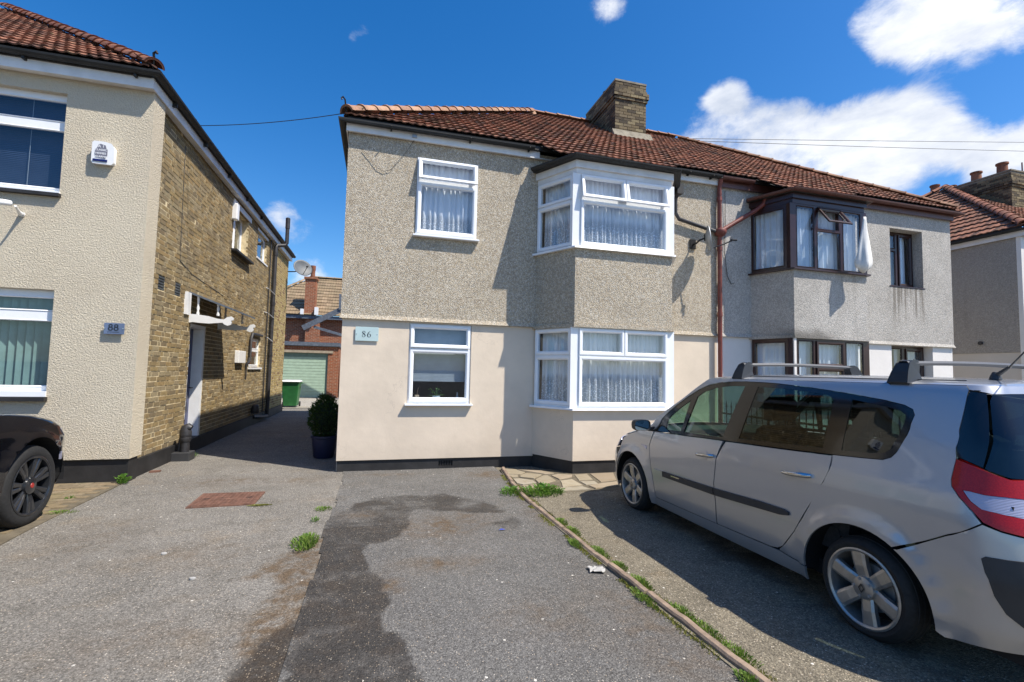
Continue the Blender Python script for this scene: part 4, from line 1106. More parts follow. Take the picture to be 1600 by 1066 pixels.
m = MB(); m.box(12.06, 12.32, 7.70, 16.1, 2.3, 5.27); m.build('side_wall', M['pebbledash_grey'], H84)
m = MB(); m.box(12.06, 12.30, 7.70, 16.1, 0, 2.3); m.build('side_wall', M['render_white'], H84)
m = MB(); m.box(6.15, 12.1, 15.95, 16.1, 0, 5.25); m.box(6.17, 12.06, 7.9, 15.9, 2.36, 2.46); m.box(6.17, 12.06, 11.2, 11.3, 0, 5.2); m.box(6.17, 12.06, 7.9, 15.9, 5.1, 5.14); m.box(9.9, 10.0, 7.9, 11.2, 0, 5.1)
m.build('inner_walls', M['interior_wall'], H84)
B84 = [(6.88, 7.645), (7.17, 6.90), (8.88, 6.90), (9.20, 7.645)]
F84 = [(.015, .275, .03, .97, 'g'), (.315, .665, .63, .97, 's', 36), (.315, .665, .03, .62, 'g'), (.705, .985, .03, .97, 'g')]
F84L = [(.015, .235, .03, .97, 'g'), (.27, .68, .60, .97, 's', 0), (.27, .68, .03, .58, 's'), (.715, .985, .03, .97, 'g')]
S84 = [(.06, .84, .05, .95, 'g')]; S84R = [(.04, .96, .03, .97, 's', 30, 'left')]
bay(H84, B84, 0, M['render_white'], M['pebbledash_grey'], M['plinth_black'], M['brown_frame'], (.20, .975, 2.262, 3.525, 4.74, 4.97),
    F84L, F84, [(S84, S84), (S84, S84R)], M['brown_frame'], M['gutter_brown'])
for xx in (7.17,):
    m = MB(); m.box(7.145, 7.195, 6.885, 6.96, 1.01, 2.262); m.build('corner_post', M['render_white'], H84)
small_window(H84, 10.50, 11.45, 3.57, 4.82, 7.83, M['brown_frame'], 0, [(.04, .46, .70, .96, 'g'), (.04, .46, .04, .66, 'g'), (.54, .96, .04, .96, 's')], M['brown_frame'], .03, .22)
small_window(H84, 10.50, 11.70, 1.02, 2.29, 7.83, M['brown_frame'], 0, [(.04, .46, .60, .96, 'g'), (.04, .46, .04, .56, 'g'), (.54, .96, .04, .96, 's')], M['brown_frame'], .03, .22)
m = MB(); m.box(6.12, 12.34, 7.555, 7.575, 5.15, 5.29); m.build('fascia', M['gutter_brown'], H84)
m = MB(); m.box(12.34, 12.36, 7.57, 16.1, 5.15, 5.29); m.build('fascia', M['gutter_brown'], H84)
m = MB(); m.box(6.12, 12.34, 7.577, 7.616, 5.18, 5.195); m.build('soffit', M['gutter_brown'], H84)
m = MB(); m.box(6.13, 12.32, 7.51, 7.552, 5.292, 5.362); m.build('under_eave_felt', M['tarred_felt'], H84)
m = MB(); half_gutter(m, [(6.12, 7.485, 5.315), (6.85, 7.485, 5.315)], .058); half_gutter(m, [(9.3, 7.485, 5.315), (12.42, 7.485, 5.315), (12.42, 16.1, 5.315)], .058); m.build('gutter', M['gutter_brown'], H84)
E2 = Vector((6.10, 7.50, 5.37))
slope(H84, E2, X1, VF, [(0, 0), (.80, 0), (1.02, -.57), (2.83, -.57), (3.1, 0), (6.30, 0), (6.30 - D, LV), (0, LV)], .122, .275, M['clay_tile'], 300, 5)
m = MB(); Bq = Vector((12.40 - D, 11.8, 5.37 + D * TP)); m.poly([(12.40, 7.50, 5.37), (12.40, 16.1, 5.37), Bq]); m.poly([(6.1, 11.8, Bq.z), Bq, (12.4, 16.1, 5.37), (6.1, 16.1, 5.37)]); m.build('rear_slope', M['clay_tile'], H84)
ridge(H84, Vector((6.10, 11.8, Bq.z)) + up, Bq + up, M['ridge_tile_clay'], .12, .33, 6)
ridge(H84, Vector((12.38, 7.52, 5.41)), Bq + up, M['ridge_tile_clay'], .12, .33, 7)
m = MB(); m.tube([(6.125, 7.50, 5.27), (6.125, 7.53, 5.2), (6.125, 7.555, 5.1), (6.125, 7.555, .0)], .040, 12)
for zz in (4.9, 3.95, 2.7, 1.4): m.lathe([(.040, zz - .04), (.048, zz - .04), (.048, zz + .04), (.040, zz + .04)], (6.125, 7.555, 0), n=12)
m.build('downpipe', M['pipe_red'], H84, smooth=True)
m = MB(); m.tube([(6.13, 7.555, 4.27), (6.50, 7.545, 4.50), (6.85, 7.47, 4.72), (6.98, 7.38, 4.84), (7.0, 7.34, 4.98)], .042, 10); m.lathe([(.042, -.03), (.05, -.03), (.05, .05), (.042, .05)], (6.0, 0, 0), 'z', 4) if 0 else None
m.build('branch_pipe', M['pipe_red'], H84, smooth=True)
m = MB(); m.lathe([(0, 4.16), (.04, 4.17), (.10, 4.22), (.115, 4.27), (.10, 4.31), (.05, 4.33), (0, 4.33)], (6.13, 7.54, 0), n=16); m.build('pipe_junction', M['pipe_red'], H84, smooth=True)
m = MB(); m.tube([(6.28, 7.59, 5.1), (6.29, 7.60, 4.4), (6.27, 7.60, 3.9), (6.33, 7.60, 3.45), (6.42, 7.60, 3.3), (6.48, 7.60, 3.32)], .006, 5); m.build('cable', M['dark_plastic'], H84)
curt = (('pale net curtain in the left side pane of the ground floor brown bay window', 'wide pale net curtain in the front of the ground floor brown bay window', 'pale net curtain in the right side pane of the ground floor brown bay window'),
        ('smooth blue-white curtain in the left side pane of the upstairs brown bay window', 'wide crumpled white curtain in the front of the upstairs brown bay window', None))
pp = offset_line(B84, -.012)
for k, (z0, z1) in enumerate(((1.05, 2.24), (3.57, 4.70))):
    for s in range(3):
        if curt[k][s] is None: continue
        A, B = Vector((*pp[s], 0)), Vector((*pp[s + 1], 0)); U = (B - A).normalized(); N = Vector((U.y, -U.x, 0)); L = (B - A).length
        curtain(curt[k][s], 'net curtains', A, U, N, .08, L - .08, z0, z1, M['net_plain'], seed=30 + k * 5 + s, back=.12, step=.11, amp=.035 if k else .025)
curtain('pale curtain behind the narrow upstairs brown window at the right hand corner', 'net curtains', (0, 7.85, 0), X1, NF, 10.56, 11.38, 3.6, 4.78, M['net_plain'], seed=41)
curtain('pale curtain behind the narrow ground floor brown window at the right hand corner', 'net curtains', (0, 7.85, 0), X1, NF, 10.95, 11.64, 1.05, 2.25, M['net_plain'], seed=42)
# white cloth hanging out of the open side casement
m = MB(); r4 = random.Random(4); n = 18; rows = 16; vs = []
cxh, cyh = 8.52, 6.62
for j in range(rows + 1):
    t = j / rows; z = 4.53 - 1.03 * t
    w = .03 + .15 * min(1, t * 1.15) ** 1.1 if t < .9 else .2 - .5 * (t - .9)
    w = min(w, .165) if t < .88 else .165 * (1 - ((t - .88) / .12) ** 2 * .75)
    for i in range(n):
        a = 2 * PI * i / n; f = 1 + .20 * math.sin(a * 4 + 2 * t + .5) * (.3 + t) + .12 * math.sin(a * 7 - 5 * t)
        vs.append((cxh + w * .95 * f * math.cos(a) - .05 * t, cyh + w * .55 * f * math.sin(a), z + .02 * math.sin(a * 2 + 2) * (t > .8)))
fs = [(j * n + i, j * n + (i + 1) % n, (j + 1) * n + (i + 1) % n, (j + 1) * n + i) for j in range(rows) for i in range(n)] + [tuple(range(rows * n, rows * n + n)), tuple(range(n))[::-1]]
m.v = vs; m.f = fs; o = m.build('hanging_cloth', M['cloth_white'], None, smooth='full', org=(cxh, cyh, 4.6)); tag(o, 'bunched white cloth hanging from the open casement of the upstairs brown bay window', 'cloth')
# satellite dish seen nearly edge on beside the shared downpipe
DS = thing('satellite_dish', 'grey satellite dish seen edge on beside the red downpipe between the two houses', 'satellite dish', (5.98, 7.62, 4.05), 'satellite dishes')
def dish(root, c, n, rx, rz, mat, lnb, arm0):
    c = Vector(c); n = Vector(n).normalized(); u = n.cross(ZV).normalized(); v = u.cross(n).normalized(); vs = []; k = 28; rows = 6
    for j in range(rows + 1):
        t = j / rows
        for i in range(k):
            a = 2 * PI * i / k; vs.append(c + u * rx * t * math.cos(a) + v * rz * t * math.sin(a) + n * (.07 * t * t - .07))
    fs = [(j * k + i, j * k + (i + 1) % k, (j + 1) * k + (i + 1) % k, (j + 1) * k + i) for j in range(rows) for i in range(k)]
    q = len(vs)
    for i in range(k):
        a = 2 * PI * i / k; vs.append(c + u * rx * 1.0 * math.cos(a) + v * rz * math.sin(a) - n * .012)
    fs += [(rows * k + i, rows * k + (i + 1) % k, q + (i + 1) % k, q + i) for i in range(k)]
    m = MB(); m.add(vs, fs); m.build('reflector', mat, root, smooth='full')
    m = MB(); m.tube([arm0, (Vector(arm0) + Vector(lnb)) / 2 - ZV * .01, lnb], .011, 6); m.build('arm', M['dark_plastic'], root)
    m = MB(); d = (c - Vector(lnb)).normalized(); m.tube([Vector(lnb) - d * .06, Vector(lnb) + d * .01, Vector(lnb) + d * .02, Vector(lnb) + d * .05], [.018, .018, .032, .03], 10); m.build('receiver', M['dark_plastic'], root, smooth=True)
dish(DS, (5.70, 7.30, 4.03), (.86, -.50, .10), .20, .235, M['galvanised'], (6.03, 7.08, 3.98), (5.76, 7.26, 3.86))
m = MB(); m.tube([(5.57, 7.61, 3.98), (5.57, 7.50, 3.98), (5.58, 7.42, 4.02), (5.70, 7.32, 4.07)], .017, 8); m.box(5.51, 5.63, 7.59, 7.615, 3.9, 4.08); m.box(5.64, 5.70, 7.27, 7.37, 4.0, 4.12); m.build('wall_mount', M['iron_black'], DS)

# ================================================================== house 88 (left)
H88 = thing('house', 'left hand house with cream roughcast front, yellow stock brick side wall and red tiled roof', 'house', (-3.2, 7.42, 0), 'houses along the drives')
XR, XB = -3.065, -3.165
m = MB(); plate(m, (0, 7.42, 0), X1, NF, -12, XR, .305, 5.36, [(-6.6, -4.04, 3.70, 5.04), (-6.6, -4.005, 1.09, 2.455)], .14, edge=False)
plate(m, (XR, 0, 0), Y1, X1, 7.42, 7.76, .305, 5.36, [], .09, edge=False); m.quad((XR, 7.76, .305), (XR - .12, 7.76, .305), (XR - .12, 7.76, 5.36), (XR, 7.76, 5.36)); m.quad((-12, 7.42, .305), (XR, 7.42, .305), (XR, 7.55, .305), (-12, 7.55, .305)); m.quad((XR, 7.55, .306), (XR, 7.76, .306), (XR - .12, 7.76, .306), (XR - .12, 7.55, .306)); m.build('front_wall', M['roughcast_cream'], H88)
m = MB(); m.box(-12, -3.085, 7.455, 7.7, -.05, .31); m.box(-3.6, -3.11, 7.5, 18.2, -.05, .235); m.build('plinth', M['plinth_black'], H88)
holes = [(9.50, 10.28, .08, 2.27), (11.58, 12.85, 4.09, 5.05), (13.76, 14.86, 4.40, 5.10), (13.52, 14.72, 1.50, 2.27)]
m = MB(); plate(m, (XB + .0065, 0, 0), Y1, X1, 7.74, 18.2, .0, 5.36, holes + [(8.13, 8.38, 2.64, 2.86), (8.75, 8.99, 2.64, 2.86)], .24); m.build('side_wall', M['mortar_yellow'], H88)
mwall = H88.children[-1]
m = MB(); m.box(-3.9, -3.42, 9.3, 9.42, 0, 5.2) if 0 else None
m = MB(); m.box(-12, -3.45, 18.0, 18.2, 0, 5.3); m.box(-12.2, -12, 7.4, 18.2, 0, 5.3); m.box(-12, -3.45, 7.6, 18.1, 2.5, 2.6); m.box(-12, -3.45, 7.6, 18.1, 5.25, 5.3); m.box(-12, -3.6, 10.6, 10.7, 0, 5.2); m.build('inner_walls', M['interior_wall'], H88)
def brick_side(x, y0, y1, z0, z1, holes, mats, parent, n_ind, H=.075, seed=9, split=None):
    r = random.Random(seed); L, Hd = .225, .1125
    full = MB().box(-.035, .012, 0, .208, 0, .0595); head = MB().box(-.035, .012, 0, .096, 0, .0595)
    mes = {(k, i): mesh_of('brick', q.v, q.f, mats[i]) for k, q in (('f', full), ('h', head)) for i in range(len(mats))}
    items = []
    for k in range(int((z1 - z0) / H)):
        z = z0 + k * H; y = y0 - (.17 if k % 2 else 0) + (.0); i = 0
        while y < y1 - .02:
            kind = 'f' if (i + k) % 2 == 0 or r.random() < .25 else 'h'
            l = L if kind == 'f' else Hd
            a, b = y, y + l - .0105
            if a >= y0 - .005 and b <= y1 + .005 and not any(h[0] - .1 < (a + b) / 2 < h[1] + .1 and h[2] - .03 < z + .03 < h[3] + .01 and (b > h[0] and a < h[1]) for h in holes):
                items.append((a, z, kind, 0 if split is None or (a < split) else 1))
            else:
                # cut brick against an edge or an opening
                segs = [(max(a, y0), min(b, y1))]
                for h in holes:
                    if h[2] - .03 < z + .03 < h[3] + .01:
                        ns = []
                        for s0, s1 in segs:
                            if s1 <= h[0] or s0 >= h[1]: ns.append((s0, s1))
                            else:
                                if s0 < h[0]: ns.append((s0, h[0]))
                                if s1 > h[1]: ns.append((h[1], s1))
                        segs = ns
                for s0, s1 in segs:
                    if s1 - s0 > .025: items.append((s0, z, s1 - s0, 0 if split is None or (a < split) else 1))
            y += l; i += 1
    items.sort(key=lambda t: (Vector((x, t[0], t[1])) - CAMP).length)
    rest = [MB() for _ in mats]; c = 0
    for (a, z, kind, mi) in items:
        off = r.uniform(-.004, .004); rz = r.uniform(-.012, .012)
        mt = Matrix.Translation((x + off, a, z + .005)) @ Matrix.Rotation(rz, 4, 'Z') @ Matrix.Rotation(r.uniform(-.01, .01), 4, 'X')
        if kind in ('f', 'h') and c < n_ind: inst('brick', mes[kind, mi], parent, mt); c += 1
        else:
            q = MB().box(-.035, .012, 0, {'f': .208, 'h': .096}.get(kind, kind), 0, .0595)
            rest[mi].add([mt @ Vector(v) for v in q.v], q.f)
    for mi, q in enumerate(rest):
        if q.v: q.build('brickwork', mats[mi], parent, kind='stuff')
AV = [(8.13, 8.38, 2.64, 2.86), (8.75, 8.99, 2.64, 2.86)]
brick_side(XB, 7.765, 18.2, .235, 5.33, holes + AV, [M['stock_brick'], M['stock_brick_yellow']], mwall, 298, split=15.9)
for h in AV:
    m = MB(); m.box(XB - .03, XB - .01, h[0] - .01, h[1] + .01, h[2] - .01, h[3] + .01)
    for i in range(5): m.box(XB - .012, XB + .006, h[0] + .008, h[1] - .008, h[2] + .012 + i * .042, h[2] + .036 + i * .042)
    m.build('air_brick', M['plaque_grey'] if 0 else M['lead'], H88)
# front windows
def front_win(za, zb, splits, label, yrec=7.50):
    xa, xb = -6.6, -4.04 if za > 3 else -4.005; h = zb - za
    ps = []
    for (a, b) in splits:
        ps += [(-5.28, xb - .02, za + a * h, za + b * h, 'g'), (-6.56, -5.34, za + a * h, za + b * h, 'g')]
    window(H88, (0, yrec, 0), X1, NF, xa, xb, za, zb, ps, M['upvc'])
front_win(3.73, 5.04, [(.04, .64), (.725, .94)], '')
front_win(1.17, 2.455, [(.04, .70), (.79, .93)], '')
m = MB(); m.box(-6.6, -4.03, 7.40, 7.52, 3.70, 3.728); m.box(-6.6, -4.0, 7.40, 7.52, 1.10, 1.168); m.build('sill', M['upvc'], H88)
m = MB(); m.box(-6.6, -4.015, 7.36, 7.5, 3.655, 3.697); m.box(-6.6, -3.985, 7.35, 7.5, 1.045, 1.097); m.build('sill', M['plinth_black'], H88)
VB = thing('vertical_blind', 'teal vertical blind in the ground floor window behind the black car', 'blind', (-5.3, 7.62, 2.4))
q = MB(); q.add([(-.045, -.004, 0), (.045, .006, 0), (.045, .006, -1.26), (-.045, -.004, -1.26)], [(0, 1, 2, 3)]); me = mesh_of('slat', q.v, q.f, M['blind_teal'])
for i in range(28): inst('slat', me, VB, Matrix.Translation((-4.06 - i * .088, 7.63, 2.42)) @ Matrix.Rotation(math.radians(28 + rnd.uniform(-4, 4)), 4, 'Z'))
m = MB(); m.box(-6.5, -4.03, 7.6, 7.66, 2.42, 2.45); m.build('headrail', M['upvc'], VB)
NB_ = thing('venetian_blind', 'dark blue venetian blind in the upstairs window of the cream house', 'blind', (-5.3, 7.62, 5.0))
q = MB(); q.add([(-1.2, -.012, -.005), (1.2, -.012, -.005), (1.2, .012, .005), (-1.2, .012, .005)], [(0, 1, 2, 3)]); me = mesh_of('slat', q.v, q.f, M['blind_navy'])
for i in range(52): inst('slat', me, NB_, Matrix.Translation((-5.3, 7.62, 4.99 - i * .0235)) @ Matrix.Rotation(math.radians(50), 4, 'X'))
m = MB(); m.tube([(-4.48, 7.585, 5.0), (-4.48, 7.585, 3.78)], .0035, 5); m.build('cord', M['blind_grey'], NB_)
# door in the side wall, recessed: purple-blue leaf, white reveal lining
m = MB(); m.box(XB - .20, XB + .005, 10.20, 10.275, .10, 2.26); m.box(XB - .20, XB + .0, 9.505, 9.54, .10, 2.26); m.box(XB - .20, XB, 9.54, 10.2, 2.2, 2.26); m.box(XB - .22, XB + .03, 9.5, 10.28, .06, .10)
m.build('door_frame', M['white_timber'], H88)
plain('door_blue', (.045, .055, .14), .35, var=.1)
m = MB(); plate(m, (XB - .17, 0, 0), Y1, X1, 9.54, 10.2, .11, 2.2, [(9.66, 10.08, 1.0, 2.0), (9.66, 10.08, .28, .85)], .03); m.box(XB - .215, XB - .195, 9.6, 10.15, .2, 2.1)
dr_ = m.build('door', M['door_blue'], H88)
m = MB(); m.tube([(XB - .16, 10.12, 1.12), (XB - .10, 10.12, 1.12), (XB - .10, 10.02, 1.12)], .010, 6); m.build('handle', M['iron_black'], dr_)
# canopy over the door: sloping slab on two shaped brackets
CN = H88
m = MB(); ya, yb = 9.36, 11.05
m.add([(XB, ya, 2.80), (XB, yb, 2.80), (-2.50, yb, 2.545), (-2.50, ya, 2.545), (XB, ya, 2.765), (XB, yb, 2.765), (-2.50, yb, 2.515), (-2.50, ya, 2.515)], [(0, 1, 2, 3), (4, 7, 6, 5), (0, 3, 7, 4), (3, 2, 6, 7), (2, 1, 5, 6)])
cnp = m.build('door_canopy', M['grey_timber'], H88)
def bracket(y):
    pr = [(XB, 2.415), (-3.0, 2.405), (-2.85, 2.385), (-2.72, 2.35), (-2.62, 2.34), (-2.57, 2.385), (-2.51, 2.40), (-2.47, 2.37), (-2.475, 2.335), (-2.51, 2.325), (-2.495, 2.29), (-2.51, 2.25), (-2.56, 2.235), (-2.61, 2.255), (-2.64, 2.285), (-2.72, 2.275), (-2.85, 2.26), (-3.0, 2.265), (-3.1, 2.275), (XB, 2.26)]
    q = MB(); n = len(pr); q.add([(a, y, b) for a, b in pr] + [(a, y + .045, b) for a, b in pr], [tuple(range(n)), tuple(range(n, 2 * n))[::-1]] + [(i, (i + 1) % n, n + (i + 1) % n, n + i) for i in range(n)])
    return q.build('bracket', M['white_timber'], cnp)
bracket(9.40); bracket(10.95)
for yy in (9.42, 10.97):
    for xx in (-3.03, -2.72):
        zt = 2.80 - (xx - XB) / (-2.50 - XB) * .255 - .035
        q = MB(); q.lathe([(.022, 2.40), (.026, 2.43), (.014, 2.47), (.024, 2.52), (.014, 2.57), (.022, zt - .02), (.024, zt + .01)], (xx, yy, 0), n=10); q.build('spindle', M['white_timber'], cnp, smooth=True)
m = MB(); m.box(XB - .01, XB + .045, 9.16, 9.36, 2.385, 2.765); m.build('canopy_cheek', M['white_timber'], cnp)
# upper side windows
def side_win(y0, y1, z0, z1, ps, dep=.14):
    window(H88, (XB - dep, 0, 0), Y1, X1, y0, y1, z0, z1, [(y0 + a * (y1 - y0), y0 + b * (y1 - y0), z0 + c * (z1 - z0), z0 + d * (z1 - z0), 'g') for a, b, c, d in ps], M['upvc'])
side_win(11.58, 12.85, 4.11, 5.05, [(.05, .47, .05, .95), (.53, .95, .05, .95)])
side_win(13.76, 14.86, 4.42, 5.10, [(.06, .94, .08, .92)], .06)
side_win(13.52, 14.72, 1.52, 2.27, [(.06, .94, .05, .55), (.06, .94, .63, .92)], .04)
m = MB(); m.box(XB - .05, XB + .03, 13.7, 14.95, 4.36, 4.40); m.box(XB - .05, XB + .05, 13.45, 14.85, 1.455, 1.50); m.box(XB, XB + .02, 13.7, 14.95, 5.10, 5.16); m.box(XB, XB + .03, 11.50, 13.0, 5.05, 5.17); m.build('sill', M['white_timber'], H88)
m = MB(); m.box(XB - .12, XB + .13, 11.5, 13.0, 4.03, 4.075); m.build('slate_sill', M['plinth_black'], H88)
m = MB(); m.box(XB - .1, XB + .11, 11.45, 11.62, 4.70, 5.06); m.build('extract_hood', M['white_plastic'], H88, bevel=.02)
# fascia, gutter, roof of 88
m = MB(); m.box(-3.06, -3.04, 7.321, 18.2, 5.225, 5.37); m.build('fascia', M['fascia_white'], H88)
m = MB(); m.box(-12, -3.04, 7.30, 7.32, 5.225, 5.37); m.build('fascia', M['fascia_white'], H88)
m = MB(); m.box(-12, -3.06, 7.32, 7.42, 5.24, 5.25); m.box(-3.16, -3.06, 7.42, 18.2, 5.24, 5.25)
m.build('soffit', M['fascia_white'], H88)
m = MB(); m.box(-12, -3.07, 7.275, 7.298, 5.36, 5.475); m.build('under_eave_felt', M['tarred_felt'], H88)
m = MB(); m.box(-3.038, -3.022, 7.30, 18.2, 5.36, 5.475); m.build('under_eave_felt', M['tarred_felt'], H88)
m = MB(); half_gutter(m, [(-12, 7.24, 5.425), (-2.99, 7.24, 5.425), (-2.99, 18.25, 5.425)], .058); m.build('gutter', M['gutter_black'], H88)
for xx in (-3.25, -4.45, -5.6):
    m = MB(); m.box(xx, xx + .03, 7.24, 7.30, 5.33, 5.39); m.build('gutter_bracket', M['gutter_black'], H88)
for yy in (7.9, 9.2, 10.6, 12.0, 13.4):
    m = MB(); m.box(-3.04, -2.98, yy, yy + .03, 5.30, 5.39); m.build('gutter_bracket', M['gutter_black'], H88)
E8 = Vector((-3.02, 7.26, 5.47)); D8 = 4.6; L8 = D8 / CP
slope(H88, (-12.0, 7.26, 5.47), X1, VF, [(0, 0), (8.98, 0), (8.98 - D8, L8), (0, L8)], .122, .275, M['clay_tile'], 300, 8)
slope(H88, (-3.02, 7.26, 5.47), (0, 1, 0), (-CP, 0, SP), [(0, 0), (11, 0), (11 - D8, L8), (D8, L8)], .122, .275, M['clay_tile'], 0, 9)
ridge(H88, E8 + Vector((-.02, .02, .04)), E8 + Vector((-D8, D8, D8 * TP)) + up, M['ridge_tile_red'], .115, .27, 10, flat=.95)
m = MB(); m.poly([(-12, 11.86, 5.47 + D8 * TP), (-7.56, 11.86, 5.47 + D8 * TP), (-7.56, 18.2, 5.47), (-12, 18.2, 5.47)]); m.build('rear_slope', M['clay_tile'], H88)
m = MB(); m.tube([(-3.06, 7.3, 5.50), (-3.04, 7.26, 5.62), (-3.04, 7.24, 5.68), (-3.0, 7.22, 5.70), (-2.99, 7.22, 5.67)], .016, 6); m.build('hip_iron', M['iron_black'], H88)
# soil pipe and smaller pipes on the side wall
m = MB(); xp = XB + .09
m.tube([(xp, 15.6, .1), (xp, 15.6, 5.10), (xp + .02, 15.62, 5.16), (xp + .22, 15.75, 5.22), (xp + .26, 15.78, 5.3), (xp + .26, 15.78, 6.05)], .055, 12)
for zz in (.6, 1.9, 3.4, 4.9): m.lathe([(.055, zz - .05), (.066, zz - .05), (.066, zz + .05), (.055, zz + .05)], (xp, 15.6, 0), n=12)
m.lathe([(.055, 5.75), (.066, 5.75), (.066, 6.07), (.04, 6.09)], (xp + .26, 15.78, 0), n=12)
m.build('soil_pipe', M['pipe_black'], H88, smooth=True)
m = MB(); m.tube([(XB + .05, 15.15, .15), (XB + .05, 15.15, 5.2)], .018, 8); m.build('downpipe', M['pipe_black'], H88, smooth=True)
m = MB(); m.tube([(XB + .04, 13.2, 1.56), (XB + .06, 13.2, 1.60), (XB + .06, 13.32, 1.63), (XB + .06, 13.42, 1.75), (XB + .06, 13.42, 2.2), (XB + .06, 13.55, 2.36), (XB + .06, 13.9, 2.37), (XB + .06, 14.6, 2.37)], .034, 8); m.tube([(XB + .05, 13.16, 1.58), (XB + .05, 13.16, 1.2)], .018, 6); m.build('waste_pipe', M['pipe_black'], H88, smooth=True)
for zz, l in ((3.72, .5), (3.02, .55), (2.32, .3)):
    m = MB(); m.tube([(XB + .02, 15.55 - l * 1.2, zz + .05), (XB + .05, 15.5 - l * .6, zz + .05), (XB + .14, 15.56, zz - .05)], .011, 5); m.build('pipe_strap', M['white_plastic'], H88)
m = MB(); m.tube([(XB + .012, 8.78, 5.1), (XB + .014, 8.80, 4.5), (XB + .014, 8.84, 3.6), (XB + .014, 8.86, 3.22), (XB + .014, 9.4, 3.10), (XB + .014, 11.2, 2.98)], .006, 5); m.build('cable', M['dark_plastic'], H88)
m = MB(); m.box(XB, XB + .10, 12.28, 12.86, 1.60, 1.885); m.build('meter_box', M['white_plastic'], H88, bevel=.01)
m = MB(); m.lathe([(0, 0), (.09, 0), (.10, .05), (.10, .12), (.085, .2), (.05, .23), (0, .23)], (XB + .12, 14.0, .30), n=14); m.tube([(XB + .05, 14.1, .2), (XB + .13, 15.0, .12), (XB + .1, 15.5, .1)], .05, 8); m.build('gully_trap', M['pipe_black'], H88, smooth=True)

# fixtures on the left house, each its own thing
AL = thing('alarm_box', 'white burglar alarm box with blue strip and grey lettering high on the cream wall', 'alarm box', (-3.57, 7.42, 4.28))
m = MB(); pr = [(-3.685, 4.17), (-3.67, 4.145), (-3.475, 4.145), (-3.455, 4.17), (-3.455, 4.36), (-3.49, 4.41), (-3.56, 4.425), (-3.67, 4.425), (-3.685, 4.41)]; n = len(pr)
m.add([(a, 7.35, b) for a, b in pr] + [(a, 7.425, b) for a, b in pr], [tuple(range(n)), tuple(range(n, 2 * n))[::-1]] + [(i, (i + 1) % n, n + (i + 1) % n, n + i) for i in range(n)]); m.build('case', M['white_plastic'], AL, bevel=.012)
m = MB(); m.box(-3.675, -3.515, 7.340, 7.348, 4.163, 4.195); m.build('strobe_strip', M['navy_plastic'], AL, bevel=.003)
m = MB(); pr = [(-3.645, 4.215), (-3.54, 4.205), (-3.535, 4.24), (-3.52, 4.245), (-3.52, 4.33), (-3.535, 4.345), (-3.545, 4.385), (-3.60, 4.40), (-3.62, 4.39), (-3.64, 4.34), (-3.655, 4.33), (-3.66, 4.26)]; m.poly([(a, 7.3465, b) for a, b in pr]); m.build('printed_panel', M['print_grey'], AL)
def lettering(text, x, y, z, size, mat, parent, name='lettering', bold=0.0):
    cu = bpy.data.curves.new(name, 'FONT'); cu.body = text; cu.size = size; cu.align_x = 'CENTER'; cu.offset = bold
    t = bpy.data.objects.new(name, cu); COL.objects.link(t); bpy.context.view_layer.update()
    me = bpy.data.meshes.new_from_object(t.evaluated_get(bpy.context.evaluated_depsgraph_get())); bpy.data.objects.remove(t)
    me.materials.clear(); me.materials.append(mat)
    o = inst(name, me, parent, Matrix.Translation((x, y, z)) @ Matrix.Rotation(PI / 2, 4, 'X')); return o
for tx, zz, s in (('A 1', 4.352, .05), ('CLASSIC', 4.308, .036), ('HOMES', 4.262, .036), ('ALARMS', 4.218, .034)): lettering(tx, -3.592, 7.3455, zz, s, M['white_plastic'], AL, bold=.0008)
SN = thing('house_number_plaque', 'grey acrylic plaque reading 88 on the cream wall near its brick corner', 'sign', (-3.3, 7.42, 1.985), 'house number plaques')
m = MB(); m.box(-3.425, -3.20, 7.372, 7.380, 1.915, 2.06); m.build('plate', M['plaque_grey'], SN, bevel=.002)
for sx in (-3.415, -3.212):
    m = MB(); m.lathe([(0, 0), (.007, 0), (.007, .05), (0, .05)], (sx, 7.366, 1.99), 'y', 10); m.build('fixing_stud', M['chrome'], SN)
fig = MB()
for cx8 in (-3.352, -3.290):
    stroke(fig, ell(cx8, 1.985, .0215, .0205, 0, 360, lambda a: .0075), 0, 0, 7.3705, 1); stroke(fig, ell(cx8, 2.023, .0175, .0165, 0, 360, lambda a: .007), 0, 0, 7.3702, 1)
rs = random.Random(3); xq = -3.385
while xq < -3.255: 
    l = rs.uniform(.003, .006); fig.add([(xq, 7.3705, 1.938), (xq + l, 7.3705, 1.938), (xq + l, 7.3705, 1.938 + rs.uniform(.007, .012)), (xq, 7.3705, 1.945)], [(0, 1, 2, 3)]); xq += l + .0025
fig.build('figures', M['print_dark'], SN)
SCM = thing('security_camera', 'small white security camera under the upstairs window of the cream house', 'security camera', (-4.40, 7.42, 3.45))
m = MB(); m.tube([(-4.37, 7.17, 3.455), (-4.39, 7.15, 3.45), (-4.43, 7.12, 3.445), (-4.48, 7.07, 3.43)], [.03, .036, .038, .036], 14); m.build('body', M['white_plastic'], SCM, smooth=True)
m = MB(); m.tube([(-4.482, 7.068, 3.429), (-4.486, 7.064, 3.428)], [.031, .03], 14); m.build('lens_face', M['dark_plastic'], SCM)
m = MB(); m.tube([(-4.36, 7.22, 3.44), (-4.37, 7.27, 3.42), (-4.39, 7.34, 3.40), (-4.40, 7.39, 3.39)], [.012, .012, .018, .028], 10); m.lathe([(.032, 0), (.032, .02), (0, .02)], (-4.40, 7.395, 3.39), 'y', 14); m.build('mount', M['white_plastic'], SCM, smooth=True)
DD = thing('satellite_dish', 'grey satellite dish at the far end of the brick wall under the eaves', 'satellite dish', (-3.1, 18.0, 4.9), 'satellite dishes')
